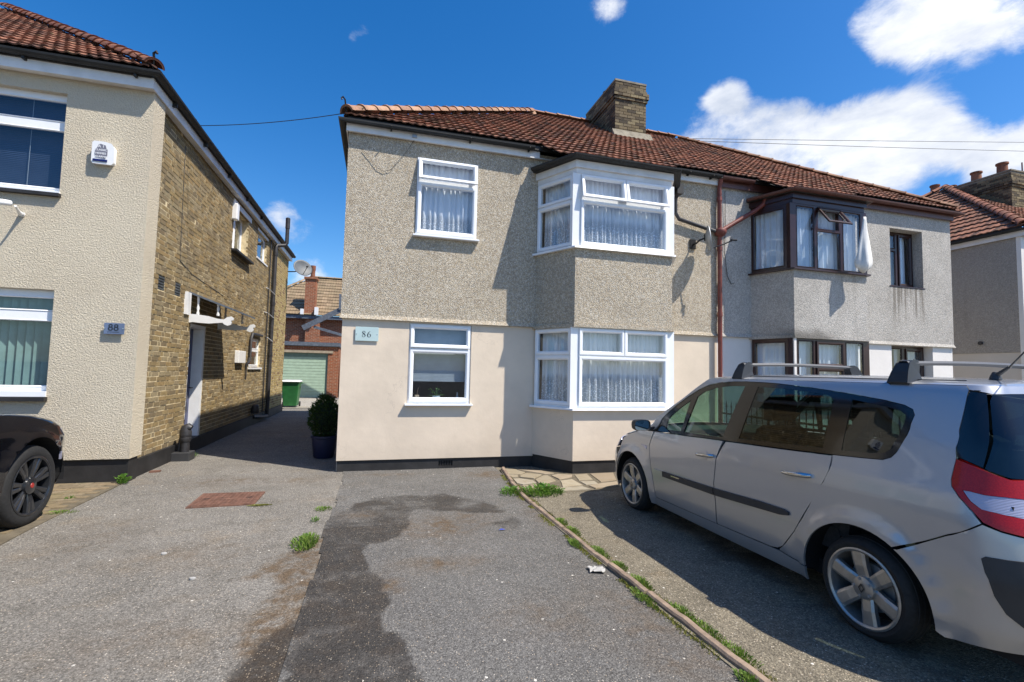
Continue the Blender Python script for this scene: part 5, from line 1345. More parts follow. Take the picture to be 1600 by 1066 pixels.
dish(DD, (-2.62, 17.8, 4.97), (.5, -.75, .3), .33, .30, M['dish_grey'], (-2.42, 17.35, 4.93), (-2.62, 17.8, 4.72))
m = MB(); m.tube([(-3.15, 18.1, 4.85), (-2.9, 18.0, 4.85), (-2.7, 17.9, 4.92)], .02, 8); m.build('wall_mount', M['iron_black'], DD)

# ================================================================== house 82 (far right)
H82 = thing('house', 'house at the right edge with blank grey side wall and a row of chimney pots', 'house', (17, 7.6, 0), 'houses along the drives')
X8 = 14.59
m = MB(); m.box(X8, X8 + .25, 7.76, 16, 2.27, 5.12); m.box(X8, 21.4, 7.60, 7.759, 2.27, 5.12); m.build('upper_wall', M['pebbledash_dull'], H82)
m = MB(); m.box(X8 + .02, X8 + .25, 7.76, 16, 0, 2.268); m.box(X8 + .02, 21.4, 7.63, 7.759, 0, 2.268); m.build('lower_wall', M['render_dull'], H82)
m = MB(); m.box(X8 - .015, X8 + .14, 7.57, 7.66, 0.0, 5.115); m.build('corner_strip', M['render_white'], H82)
m = MB(); m.box(X8 - .06, X8 - .04, 7.501, 16, 5.02, 5.16); m.build('fascia', M['fascia_white'], H82)
m = MB(); m.box(X8 - .06, 21.4, 7.48, 7.5, 5.02, 5.16); m.build('fascia', M['fascia_white'], H82)
m = MB(); m.box(X8 - .085, X8 - .045, 7.52, 16, 5.165, 5.262); m.build('under_eave_felt', M['tarred_felt'], H82)
m = MB(); m.box(X8 - .05, 21.4, 7.46, 7.495, 5.165, 5.262); m.build('under_eave_felt', M['tarred_felt'], H82)
m = MB(); half_gutter(m, [(X8 - .12, 16, 5.19), (X8 - .12, 7.42, 5.19), (21.4, 7.42, 5.19)], .055); m.build('gutter', M['gutter_black'], H82)
m = MB(); m.box(X8 + .3, 21.4, 15.8, 16, 0, 5.1); m.build('rear_wall', M['pebbledash_dull'], H82)
E3 = Vector((X8 - .09, 7.44, 5.23)); D3 = 4.3; L3 = D3 / CP
slope(H82, (E3.x, 16.04, E3.z), (0, -1, 0), (CP, 0, SP), [(0, 0), (8.6, 0), (D3, L3)], .15, .29, M['clay_tile'], 298, 12)
slope(H82, E3, X1, VF, [(0, 0), (7.0, 0), (7.0, L3), (D3, L3)], .15, .29, M['clay_tile'], 0, 13)
A3 = E3 + Vector((D3, D3, D3 * TP)); m = MB(); m.poly([A3, (21.5, A3.y, A3.z), (21.5, 16.04, E3.z), (E3.x, 16.04, E3.z)]); m.build('rear_slope', M['clay_tile'], H82)
ridge(H82, E3 + Vector((.02, .02, .04)), A3 + up, M['ridge_tile_red'], .12, .33, 14, flat=.9)
ridge(H82, Vector((E3.x + .02, 16.02, E3.z + .04)), A3 + up, M['ridge_tile_red'], .12, .33, 15, flat=.9)
ridge(H82, A3 + up, Vector((21.5, A3.y, A3.z)) + up, M['ridge_tile_red'], .12, .33, 16, flat=.9)
chimney(H82, 18.85, 19.55, 9.95, 12.5, 7.0, 8.2, M['chimney_brick'], False, [(19.2, 10.35, .42, .16), (19.2, 11.05, .40, .16), (19.2, 11.75, .20, .12), (19.2, 12.3, .42, .15)], M['ridge_tile_red'])
m = MB(); m.tube([(X8 - .10, 9.0, 4.98), (X8 - .22, 8.98, 4.95)], .03, 8); m.lathe([(0, 0), (.045, 0), (.05, .02), (.045, .05)], (X8 - .06, 8.43, 2.52), 'x', 12); m.build('vent_pipe', M['pipe_black'], H82)

# ================================================================== garage and house behind
GA = thing('garage', 'red brick garage with a pale green up-and-over door at the end of the alley', 'garage', (-3.4, 25.9, 0))
m = MB(); plate(m, (0, 25.85, 0), X1, NF, -7, -1.93, 0, 2.57, [(-4.95, -2.43, -.01, 2.24)], .12); m.build('front_wall', M['red_brick'], GA)
m = MB(); m.box(-2.05, -1.93, 25.97, 31, 0, 2.57); m.build('side_wall', M['red_brick_side'], GA)
m = MB(); m.box(-7, -2.19, 25.80, 25.86, 2.25, 2.37); m.build('lintel', M['lintel_stone'], GA)
m = MB(); m.box(-7, -1.86, 25.74, 25.78, 2.60, 2.79); m.box(-7, -1.88, 25.78, 31, 2.58, 2.76); m.build('roof', M['grey_timber'], GA)
m = MB(); m.box(-4.95, -2.43, 25.92, 25.96, 2.06, 2.24); m.box(-2.51, -2.43, 25.92, 25.96, 0, 2.06); m.box(-4.95, -4.87, 25.92, 25.96, 0, 2.06); m.build('door_frame', M['garage_green_dark'], GA)
m = MB(); m.box(-4.87, -2.51, 25.965, 25.98, 0, 2.06); gd = m.build('garage_door', M['garage_green'], GA)
for i in range(14):
    z = .02 + i * .1457; m = MB(); m.box(-4.86, -2.52, 25.94, 25.966, z, z + .131); m.build('panel', M['garage_green'], gd, bevel=.006)
m = MB(); m.box(-3.5, -3.4, 25.90, 25.94, 2.12, 2.15); m.build('handle', M['chrome'], gd)
m = MB(); m.box(-1.87, -.4, 26.3, 26.4, 0, 2.0); tag(m.build('timber_gate', M['wood_floor'], None, org=(-1.2, 26.35, 0)), 'dark brown timber gate beside the garage, half hidden by the house corner', 'gate')
RH = thing('house', 'red brick house with a brown tiled roof behind the garage, seen down the alley', 'house', (-3, 29, 0))
m = MB(); m.box(-12, 3, 29.0, 29.3, 0, 4.3); m.build('wall', M['red_brick'], RH)
m = MB(); m.box(-3.95, -3.2, 28.7, 29.0, 2.7, 4.3); m.box(-4.05, -3.95, 28.9, 29.0, 2.7, 4.3); m.build('chimney_breast', M['red_brick'], RH)
m = MB(); m.box(-8, 3.2, 28.6, 28.66, 4.22, 4.40); m.build('fascia', M['grey_timber'], RH)
q = math.radians(38); V2 = Vector((0, math.cos(q), math.sin(q)))
slope(RH, (-7.5, 28.55, 4.42), X1, V2, [(0, 0), (10.5, 0), (10.5, 4.3), (3.3, 4.3)], .30, .34, M['concrete_tile'], 295, 21, kind='flat')
ridge(RH, Vector((-7.5, 28.55, 4.46)), Vector((-4.2, 28.55 + 4.3 * math.cos(q), 4.47 + 4.3 * math.sin(q))), M['concrete_tile'], .13, .45, 22)
ridge(RH, Vector((-4.2, 28.55 + 4.3 * math.cos(q), 4.47 + 4.3 * math.sin(q))), Vector((3, 28.55 + 4.3 * math.cos(q), 4.47 + 4.3 * math.sin(q))), M['concrete_tile'], .13, .45, 23)
m = MB(); m.poly([(-7.5, 28.55, 4.42), (-4.2, 31.94, 7.07), (-4.2, 35.3, 4.42), (-7.5, 35.3, 4.42)]); m.build('rear_slope', M['concrete_tile'], RH)
m = MB(); m.box(-4.05, -3.50, 28.62, 29.3, 4.3, 6.45); m.box(-4.12, -3.43, 28.55, 29.35, 6.45, 6.56); c = m.build('chimney', M['red_brick'], RH)
m = MB(); m.lathe([(.13, 6.55), (.15, 6.6), (.12, 6.7), (.12, 6.95), (.14, 7.0), (.14, 7.25), (.10, 7.25)], (-3.72, 28.9, 0), n=16); m.build('chimney_pot', M['ridge_tile_red'], c, smooth=True)
m = MB(); m.box(-4.2, -4.05, 28.3, 28.6, 4.42, 4.72); m.box(-3.48, -3.30, 28.3, 28.6, 4.42, 4.85); m.build('flashing', M['white_plastic'], RH)
# open timber gable in front of the garage roof
PG = thing('timber_canopy', 'grey timber gable canopy beside the middle house, in front of the garage', 'canopy', (-1.0, 24, 0))
m = MB()
def beam(a, b, w=.05, h=.2):
    a, b = Vector(a), Vector(b); d = (b - a).normalized(); n = Vector((0, 1, 0)); u = d.cross(n).normalized() * h / 2
    q = MB(); q.add([a - u - n * w / 2, b - u - n * w / 2, b + u - n * w / 2, a + u - n * w / 2, a - u + n * w / 2, b - u + n * w / 2, b + u + n * w / 2, a + u + n * w / 2], [(0, 1, 2, 3), (4, 7, 6, 5), (0, 4, 5, 1), (1, 5, 6, 2), (2, 6, 7, 3), (3, 7, 4, 0)]); return q
beam((-3.42, 24, 3.34), (-1.55, 24, 4.42), .05, .24).build('barge_board', M['grey_timber'], PG)
beam((.32, 24, 3.34), (-1.55, 24, 4.42), .05, .24).build('barge_board', M['grey_timber'], PG)
beam((-2.95, 24.06, 3.42), (.1, 24.06, 2.62), .05, .12).build('tie_beam', M['grey_timber'], PG)
m = MB(); m.box(-1.88, -1.40, 23.92, 23.98, 4.28, 5.02); m.build('finial_board', M['grey_timber'], PG)
m = MB(); m.add([(-3.5, 24.0, 3.42), (-1.55, 24.0, 4.56), (-1.55, 24.3, 4.56), (-3.5, 24.3, 3.42), (.4, 24, 3.42), (.4, 24.3, 3.42)], [(0, 1, 2, 3), (1, 4, 5, 2)]); m.build('roof', M['tarred_felt'], PG)
for i in range(4):
    xx = -3.1 + i * .42; zz = 3.32 + (xx + 3.42) * .578; m = MB(); m.box(xx, xx + .06, 24.03, 24.29, zz - .02, zz + .1); m.build('rafter', M['grey_timber'], PG)
for xx in (-.6, .25):
    m = MB(); m.box(xx, xx + .1, 24.0, 24.1, 0, 3.3); m.build('post', M['grey_timber'], PG)
# ================================================================== silver car
def densify(poly, step):
    out = []
    n = len(poly)
    for i in range(n):
        a, b = poly[i], poly[(i + 1) % n]; l = math.hypot(b[0] - a[0], b[1] - a[1]); k = max(1, int(math.ceil(l / step)))
        out += [(a[0] + (b[0] - a[0]) * t / k, a[1] + (b[1] - a[1]) * t / k) for t in range(k)]
    return out
def area(p): return sum(p[i][0] * p[(i + 1) % len(p)][1] - p[(i + 1) % len(p)][0] * p[i][1] for i in range(len(p))) / 2
def inset(p, d):
    if area(p) < 0: p = p[::-1]
    n = len(p); out = []
    for i in range(n):
        a, b, c = Vector(p[i - 1]), Vector(p[i]), Vector(p[(i + 1) % n])
        e1 = (b - a); e2 = (c - b)
        if e1.length < 1e-6 or e2.length < 1e-6: out.append(tuple(b)); continue
        n1 = Vector((-e1.y, e1.x)).normalized(); n2 = Vector((-e2.y, e2.x)).normalized(); m_ = (n1 + n2)
        if m_.length < 1e-4: out.append(tuple(b)); continue
        m_.normalize(); k = d / max(.35, m_.dot(n1)); out.append((b.x + m_.x * k, b.y + m_.y * k))
    return out
def circ(cy, cz, r, a0, a1, n=18, ry=None):
    return [(cy + (ry or r) * math.cos(math.radians(a0 + (a1 - a0) * i / n)), cz + r * math.sin(math.radians(a0 + (a1 - a0) * i / n))) for i in range(n + 1)]
def panel(S, name, poly, mat, parent, side=-1, holes=(), dom='yz', cell=.05, cz=None, shrink=.0025, off=0.0, thick=.015, rim=True, skip_rim_below=None):
    cz = cz or cell
    poly = densify(inset(poly, shrink) if shrink else (poly if area(poly) > 0 else poly[::-1]), min(cell, .035))
    hs = [densify(h, min(cell, .035)) for h in holes]
    cv = (lambda p: (S.T(p[0], p[1]), p[1])) if dom == 'yz' else (lambda p: p)
    PT = [cv(p) for p in poly]; HT = [[cv(p) for p in h] for h in hs]
    pts = [Vector(p) for p in PT]; edges = [(i, (i + 1) % len(PT)) for i in range(len(PT))]
    for h in HT:
        k = len(pts); pts += [Vector(p) for p in h]; edges += [(k + i, k + (i + 1) % len(h)) for i in range(len(h))]
    bnd = list(pts)
    t0, t1 = min(p[0] for p in PT), max(p[0] for p in PT); a0, a1 = min(p[1] for p in PT), max(p[1] for p in PT)
    ni, nj = int((t1 - t0) / cell) + 1, int((a1 - a0) / cz) + 1
    # coarse buckets so interior points keep clear of the outline
    bk = {}
    for b in bnd: bk.setdefault((int(b.x / cell), int(b.y / cz)), []).append(b)
    for i in range(ni + 1):
        for j in range(nj + 1):
            x = t0 + (i + .5) * cell; z = a0 + (j + .5) * cz
            if not pip(x, z, PT) or any(pip(x, z, h) for h in HT): continue
            bi, bj = int(x / cell), int(z / cz)
            if any(((b.x - x) / cell) ** 2 + ((b.y - z) / cz) ** 2 < .16 for di in (-1, 0, 1) for dj in (-1, 0, 1) for b in bk.get((bi + di, bj + dj), ())): continue
            pts.append(Vector((x, z)))
    v2, e2, f2, *_ = delaunay_2d_cdt(pts, edges, [], 0, 1e-7)
    m = MB(); m.v = [S.P(v.x, v.y, side, off) for v in v2]
    keep = []
    for f in f2:
        cx_ = sum(v2[i].x for i in f) / 3; cz_ = sum(v2[i].y for i in f) / 3
        if pip(cx_, cz_, PT) and not any(pip(cx_, cz_, h) for h in HT): keep.append(tuple(f))
    m.f = keep
    if rim:
        cnt = {}
        for f in keep:
            for k in range(3):
                e = (f[k], f[(k + 1) % 3]); key = (min(e), max(e)); cnt[key] = cnt.get(key, 0) + 1
        for (a, b), c in cnt.items():
            if c == 1:
                A, B = v2[a], v2[b]
                k = len(m.v); m.v += [m.v[a], m.v[b], S.P(B.x, B.y, side, off + thick), S.P(A.x, A.y, side, off + thick)]
                m.f.append((k, k + 1, k + 2, k + 3))
    return m.build(name, mat, parent, smooth=True)
def grid_patch(name, fn, nu, nv, mat, parent, close=False):
    m = MB(); m.v = [tuple(fn(i / nu, j / nv)) for j in range(nv + 1) for i in range(nu + 1)]
    m.f = [(j * (nu + 1) + i, j * (nu + 1) + i + 1, (j + 1) * (nu + 1) + i + 1, (j + 1) * (nu + 1) + i) for j in range(nv) for i in range(nu)]
    return m.build(name, mat, parent, smooth='full')
def wheel(parent, cx_, cy_, cz_, R, rimr, out, style, side, steer=0):
    """out: x of the outer tyre face; side -1 wheel faces -X"""
    w = .205 if R < .33 else .26; s = side
    X0 = out; T = lambda d: X0 - s * d                # d measured inwards from the outer face
    m = MB(); prof = [(rimr, .012), (rimr + .012, .004), (rimr + (R - rimr) * .45, 0), (R - .028, .008), (R - .010, .022), (R - .002, .045), (R, .07)]
    prof += [(r_, w - d) for r_, d in prof[::-1]]
    full = []
    m.lathe([(r_, T(d)) for r_, d in prof], (0, cy_, cz_), 'x', 64); m.v = [(v[0], v[1], v[2]) for v in m.v]
    wh = m.build('wheel', M['rubber'], parent, smooth=True)
    # tread grooves as real ribs
    m = MB()
    for d in (.06, .10, .14):
        if d < w - .04: m.lathe([(R - .004, T(d - .012)), (R + .0025, T(d - .010)), (R + .0025, T(d + .010)), (R - .004, T(d + .012))], (0, cy_, cz_), 'x', 48)
    m.build('tread', M['rubber'], wh)
    am = M['alloy'] if style == 'six' else M['alloy_black']
    m = MB(); m.lathe([(rimr + .004, T(.010)), (rimr + .008, T(.002)), (rimr - .002, T(-.002)), (rimr - .014, T(.006)), (rimr - .018, T(.03)), (rimr - .022, T(.12)), (rimr - .03, T(.16))], (0, cy_, cz_), 'x', 56)
    m.build('rim', am, wh, smooth=True)
    m = MB(); m.lathe([(rimr - .03, T(.16)), (rimr * .3, T(.165)), (0, T(.165))], (0, cy_, cz_), 'x', 32); m.build('inner_hub', M['liner_black'], wh)
    m = MB(); m.lathe([(0, T(.085)), (rimr * .62, T(.085)), (rimr * .64, T(.10)), (rimr * .64, T(.11))], (0, cy_, cz_), 'x', 32); m.build('brake_disc', M['galvanised'] if style == 'six' else M['alloy_black'], wh, smooth=True)
    ns = 6 if style == 'six' else 7
    for k in range(ns):
        for h in ((0,) if style == 'six' else (-.13, .13)):
            a = 2 * PI * k / ns + .35 + h; rad = Vector((0, math.cos(a), math.sin(a))); tg = Vector((0, -math.sin(a), math.cos(a))); c = Vector((0, cy_, cz_))
            wi, wo = (.037, .046) if style == 'six' else (.016, .026)
            r0, r1 = rimr * .20, rimr - .012
            vs = []
            for (r_, ww, d) in ((r0, wi, .030), ((r0 + r1) / 2, (wi + wo) / 2, .014), (r1, wo, .010)):
                for (tt, dd) in ((-1, .035), (-1, .008), (-.62, 0), (.62, 0), (1, .008), (1, .035)): 
                    p = c + rad * r_ + tg * ww * tt; vs.append((T(d + dd), p.y, p.z))
            fs = [(j * 6 + i, j * 6 + i + 1, (j + 1) * 6 + i + 1, (j + 1) * 6 + i) for j in range(2) for i in range(5)]
            q = MB(); q.add(vs, fs); q.build('spoke', am, wh)
    m = MB(); m.lathe([(0, T(.004)), (rimr * .20, T(.004)), (rimr * .25, T(.010)), (rimr * .29, T(.012)), (rimr * .31, T(.035))], (0, cy_, cz_), 'x', 28)
    hc = m.build('hub_cap', am, wh, smooth=True)
    if style == 'six':
        m = MB(); c = (cy_, cz_)
        for sc, d, in ((1, .001),):
            o = [(0, .030), (.020, 0), (0, -.030), (-.020, 0)]; i_ = [(0, .018), (.011, 0), (0, -.018), (-.011, 0)]
            m.add([(T(d - .003), c[0] + a, c[1] + b) for a, b in o + i_], [(k, (k + 1) % 4, 4 + (k + 1) % 4, 4 + k) for k in range(4)])
        m.build('badge', M['dark_plastic'], wh)
        for k in range(5):
            a = 2 * PI * k / 5; m = MB(); m.lathe([(0, T(.002)), (.008, T(.002)), (.009, T(.014))], (0, cy_ + .052 * math.cos(a), cz_ + .052 * math.sin(a)), 'x', 8); m.build('wheel_bolt', M['galvanised'], wh)
    else:
        m = MB(); m.lathe([(0, T(.0)), (.022, T(.0)), (.024, T(.004))], (0, cy_, cz_), 'x', 20); m.build('badge', M['red_enamel'], wh)
    return wh

CAR = thing('car', 'silver people carrier with roof bars parked nose to the house on the right', 'car', (3.76, 3.68, 0), 'parked cars')
S = MPV; PS = M['paint_silver']
AF, AR = (5.05, .28), (2.31, .28)
archF = circ(*AF, .375, 180, 0, 22)          # from the rear edge over the top to the front edge
archR = circ(*AR, .375, 0, 180, 22, .395)
GL = [(4.575, .95), (4.51, 1.08), (4.42, 1.165), (4.30, 1.255), (4.16, 1.345), (4.03, 1.415), (3.90, 1.465), (3.75, 1.492), (3.6, 1.502), (3.45, 1.507), (3.25, 1.505), (3.09, 1.50), (2.81, 1.482), (2.49, 1.452), (2.25, 1.422), (2.14, 1.402), (2.09, 1.38), (2.075, 1.35), (2.085, 1.30), (2.105, 1.20), (2.13, 1.13), (2.155, 1.095), (2.20, 1.073), (2.35, 1.06), (2.52, 1.048), (2.93, 1.025), (3.5, .997), (3.71, .988), (4.10, .967)]
QL = [(4.40, .99), (4.41, 1.09), (4.34, 1.15), (4.24, 1.225), (4.115, 1.305), (4.145, 1.0)]
W1 = [(4.10, 1.0), (4.03, 1.345), (3.95, 1.395), (3.80, 1.44), (3.62, 1.463), (3.445, 1.468), (3.56, 1.02)]
W2 = [(3.37, 1.035), (3.30, 1.468), (3.0, 1.462), (2.66, 1.435), (2.60, 1.41), (2.60, 1.08)]
W3 = [(2.47, 1.085), (2.47, 1.415), (2.28, 1.39), (2.17, 1.37), (2.125, 1.345), (2.125, 1.30), (2.16, 1.15), (2.20, 1.115), (2.28, 1.10)]
for side in (-1, 1):
    body = panel(S, 'front_wing', [(4.575, .255), (4.595, .40), (4.635, .59), (4.665, .78), (4.60, .93), (4.60, .945), (4.85, .925), (5.12, .85), (5.24, .79), (5.29, .73), (5.36, .60)] + [(y, z) for y, z in archF[::-1] if not (z < .40 and y > 5)] + [(4.67, .17), (4.60, .17)], PS, CAR, side, cz=.035)
    fd = panel(S, 'door', [(4.57, .255), (3.61, .272), (3.605, .45), (3.615, .62), (3.59, .83), (3.53, .992), (3.71, .984), (4.10, .963), (4.575, .945), (4.595, .92), (4.66, .78), (4.63, .59), (4.59, .40)], PS, CAR, side)
    rd = panel(S, 'door', [(3.60, .272), (3.01, .288), (2.95, .30), (2.90, .33), (2.79, .47), (2.66, .68), (2.55, .87), (2.52, .95), (2.52, 1.043), (2.93, 1.02), (3.5, .992), (3.585, .83), (3.61, .62), (3.60, .45)], PS, CAR, side)
    panel(S, 'sill', [(4.60, .165), (4.575, .252), (3.01, .284), (2.93, .286), (2.86, .272), (2.705, .262)] + [(2.71, .17)], PS, CAR, side, shrink=.002)
    # body side from the wheel arch round to the tail lamp, with the pillars and roof edge
    TLs = [(1.935, 1.53)]
    tail = [(1.909, 1.505), (1.936, 1.47), (2.001, 1.373), (2.037, 1.291), (2.045, 1.197), (2.03, 1.146), (2.03, 1.037), (2.02, 1.002), (1.95, .936), (1.888, .856)]
    arc = [(S.T(y, z), z) for y, z in archR if not (z < .60 and y < 2.3)]        # front edge, over the top
    arc = arc[::-1]
    apil = [(S.ends(z)[0] + .02 + .0 * z, z) for z in (1.53, 1.48, 1.40, 1.30, 1.20, 1.10, 1.0, .955)]
    outer = [(S.T(y, z), z) for y, z in [(2.52, .95), (2.55, .87), (2.66, .68), (2.79, .47), (2.90, .33), (2.94, .292), (2.86, .276), (2.706, .266)] + circ(*AR, .375, 3, 121.4, 18, .395)]
    outer += [(2.152, .688), (2.061, .752), (1.89, .851)]
    outer += tail[::-1][1:] + TLs
    outer += [(S.T(y, 1.53), 1.53) for y in (2.2, 2.5, 3.0, 3.4, 3.8)] + [(5.25, 1.53), (5.25, 1.48), (5.22, 1.38), (5.22, 1.28), (5.22, 1.18), (5.22, 1.08), (5.22, 1.0), (5.15, .955)]
    outer += [(S.T(y, z), z) for y, z in GL[::-1][1:] if 0]
    outer += [(S.T(4.60, .952), .952)] + [(S.T(y, z), z) for y, z in GL[1:]][:] if 0 else [(S.T(4.62, .950), .950)] + [(S.T(y, z), z) for y, z in GL[1:22]] + [(S.T(y, z), z) for y, z in GL[22:25]]
    panel(S, 'body_side', outer, PS, CAR, side, dom='T', cell=.05, cz=.035)
    sur = panel(S, 'window_surround', GL, M['gloss_black'], CAR, side, holes=(QL, W1, W2, W3), off=.006, cell=.05, shrink=.002)
    for nm, w, g in (('quarter_light', QL, 'car_glass'), ('door_window', W1, 'car_glass'), ('door_window', W2, 'car_glass_dark'), ('rear_window', W3, 'car_glass_dark')):
        panel(S, nm, w, M[g], CAR, side, off=.009, cell=.09, shrink=-.004, rim=False)
    # rubbing strips, repeater, handles
    panel(S, 'rub_strip', [(4.55, .505), (4.56, .555), (4.40, .56), (4.40, .508)], PS, fd, side, off=-.012, thick=.012, shrink=0)
    panel(S, 'rub_strip', [(4.395, .508), (4.395, .56), (3.615, .578), (3.615, .518)], M['trim_grey'], fd, side, off=-.013, thick=.013, shrink=0)
    panel(S, 'name_badge', [(4.24, .542), (4.24, .553), (4.10, .556), (4.10, .545)], M['chrome'], fd, side, off=-.016, thick=.004, shrink=0)
    panel(S, 'rub_strip', [(3.605, .518), (3.605, .578), (3.1, .602), (2.86, .605), (2.815, .595), (2.82, .572), (2.9, .556), (3.1, .545)], M['trim_grey'], rd, side, off=-.013, thick=.013, shrink=0)
    panel(S, 'side_repeater', [(4.845, .775), (4.71, .775), (4.715, .735)], M['lamp_clear'], body, side, off=-.004, thick=.004, shrink=0, cell=.03)
    for yc, par, zc in ((3.735, fd, .838), (2.765, rd, .872)):
        q = circ(yc + .01, zc, .048, 0, 360, 20)[:-1]
        panel(S, 'handle_recess', q, M['dark_plastic'] if 0 else PS, par, side, off=-.0015, thick=.002, shrink=0, cell=.02)
        m = MB(); pts = []
        for t in range(9):
            a = t / 8; yy = yc + .125 - .25 * a; zz = zc - .008 + .022 * a + .0; x, _, _ = S.P(S.T(yy, zz), zz, side, -(.006 + .024 * math.sin(PI * a) ** .5)); pts.append((x, yy, zz))
        m.tube(pts, [.006, .012, .015, .016, .0165, .017, .0175, .017, .013], 10); m.v = [(v[0], v[1], v[2]) for v in m.v]
        m.build('handle', M['chrome'], par, smooth=True)
    # tail lamp wraps the corner
    lamp = [(2.03, 1.146), (2.03, 1.037), (2.02, 1.002), (1.946, .936), (1.884, .856), (1.822, .832), (1.737, .819), (1.45, .80), (1.30, .79), (1.26, .90), (1.34, 1.02), (1.48, 1.072), (1.661, 1.078), (1.731, 1.075), (1.82, 1.097), (1.915, 1.123)]
    rev = [(1.962, .995), (1.928, .996), (1.857, .989), (1.773, .991), (1.688, .989), (1.42, .975), (1.38, .93), (1.42, .895), (1.716, .900), (1.794, .908), (1.877, .917), (1.915, .947)]
    tl = panel(S, 'tail_lamp', lamp, M['lamp_red'], CAR, side, holes=(rev,), dom='T', cell=.03, cz=.02, off=-.006, shrink=.004, thick=.03)
    panel(S, 'reversing_lens', rev, M['lamp_clear'], tl, side, dom='T', cell=.03, cz=.015, off=-.004, shrink=.002)
    # mirror
    m = MB(); mx_, my_, mz_ = (3.76 + side * 1.005, 4.62, 1.005)
    n = 16; vs = []
    for (dy, sx, sz) in ((.0, .88, .86), (-.012, .97, .95), (.03, 1, 1), (.07, .92, .92), (.115, .66, .66), (.13, .3, .3)):
        for i in range(n):
            a = 2 * PI * i / n; ca_, sa_ = math.cos(a), math.sin(a); e = .62
            vs.append((mx_ + .098 * sx * math.copysign(abs(ca_) ** e, ca_), my_ + dy, mz_ + .062 * sz * math.copysign(abs(sa_) ** e, sa_) + .0))
    m.add(vs, [(j * n + i, j * n + (i + 1) % n, (j + 1) * n + (i + 1) % n, (j + 1) * n + i) for j in range(5) for i in range(n)] + [tuple(range(5 * n, 6 * n))])
    mr_ = m.build('door_mirror', M['dark_plastic'], CAR, smooth=True)
    m = MB(); m.add([(v[0], my_ + .004, v[2]) for v in vs[:n]], [tuple(range(n))]); m.build('mirror_face', M['mirror_glass'], mr_)
    m = MB(); m.tube([(mx_ - side * .06, my_ + .05, mz_ - .03), (mx_ - side * .13, my_ + .03, mz_ - .045), (3.76 + side * .84, my_ - .02, mz_ - .03)], [.03, .024, .03], 8); m.build('mirror_arm', M['dark_plastic'], mr_)
    # headlamp, bumper corner inserts
    hl = [(5.06, .66), (5.02, .76), (5.18, .80), (5.45, .80), (5.75, .765), (5.72, .70), (5.55, .655), (5.3, .63)]
    panel(S, 'headlamp', hl, M['lamp_clear'], CAR, side, dom='T', cell=.03, cz=.02, off=-.004, shrink=.003)
    # wheel arch liners
    for (cy_, cz_, r_) in ((*AF, .40), (*AR, .42)):
        m = MB(); n = 24; vs = []
        for i in range(n + 1):
            a = math.radians(-6 + 192 * i / n)
            for xx in (.858, .62): vs.append((3.76 + side * xx, cy_ + r_ * math.cos(a), cz_ + r_ * math.sin(a)))
        fs = [(2 * i, 2 * i + 1, 2 * i + 3, 2 * i + 2) for i in range(n)]
        vs += [(3.76 + side * .62, cy_, cz_)]; fs += [(2 * i + 1, len(vs) - 1, 2 * i + 3) for i in range(n)]
        m.add(vs, fs); m.build('arch_liner', M['liner_black'], CAR)
# full width panels are built left half and right half then joined by their mirror
def sym(name, poly, mat, parent, **k):
    a = panel(S, name, poly, mat, parent, -1, dom='T', rim=False, shrink=0, **k); b = panel(S, name, poly, mat, parent, 1, dom='T', rim=False, shrink=0, **k)
    va, vb = [tuple(v.co) for v in a.data.vertices], [tuple(v.co) for v in b.data.vertices]
    fa, fb = [tuple(p.vertices) for p in a.data.polygons], [tuple(p.vertices)[::-1] for p in b.data.polygons]
    o = ORG[a]; parent_ = a.parent; bpy.data.objects.remove(a); bpy.data.objects.remove(b)
    m = MB(); m.v = [tuple(Vector(v) + o) for v in va + vb]; m.f = fa + [tuple(i + len(va) for i in f) for f in fb]
    return m.build(name, mat, parent_, smooth=True)
sym('bonnet', [(6.3, .78), (5.75, .778), (5.45, .808), (5.24, .808), (5.06, .87), (5.04, .93), (5.10, .955), (5.5, .975), (6.3, .985)], PS, CAR, cell=.06, cz=.012)
sym('windscreen', [(6.3, .99), (5.5, .98), (5.24, .965), (5.22, 1.1), (5.24, 1.3), (5.26, 1.48), (5.28, 1.53), (6.3, 1.53)], M['car_glass'], CAR, cell=.08, cz=.05)
fb = sym('front_bumper', [(6.3, .17), (5.0, .17), (5.0 - .0, .28), (S.T(5.385, .45), .45), (S.T(5.385, .56), .56), (5.08, .64), (5.3, .62), (5.55, .645), (5.73, .69), (5.77, .765), (6.3, .77)], PS, CAR, cell=.05, cz=.04)
sym('grille', [(6.3, .58), (5.85, .58), (5.82, .70), (6.3, .71)], M['dark_plastic'], fb, cell=.05, cz=.03, off=-.006)
sym('lower_grille', [(6.3, .24), (5.55, .24), (5.5, .38), (6.3, .40)], M['trim_grey'], fb, cell=.05, cz=.03, off=-.006)
rb = sym('rear_bumper', [(.8, .26), (1.757, .262), (1.909, .24), (2.03, .22)] + [(S.T(y, z), z) for y, z in circ(*AR, .375, 187, 123, 14, .395)] + [(2.268, .597), (2.152, .6825), (2.061, .7465), (1.89, .846), (1.822, .826), (1.737, .813), (1.45, .793), (1.28, .78), (.8, .78)], PS, CAR, cell=.05, cz=.03)
for side in (-1, 1):
    panel(S, 'bumper_insert', [(1.928, .687), (1.91, .70), (1.764, .71), (1.2, .70), (.85, .70), (.85, .36), (1.5, .36), (1.781, .403), (1.845, .451), (1.89, .524), (1.924, .625)], M['trim_grey'], rb, side, dom='T', cell=.05, cz=.03, off=-.008, shrink=0)
tg = sym('tailgate', [(.8, .79), (1.28, .79), (1.25, .9), (1.33, 1.03), (1.3, 1.06), (.8, 1.06)], PS, CAR, cell=.06, cz=.04)
m = MB(); m.box(3.50, 4.02, 1.37, 1.385, .60, .71); m.build('number_plate', M['plate_yellow'], rb)
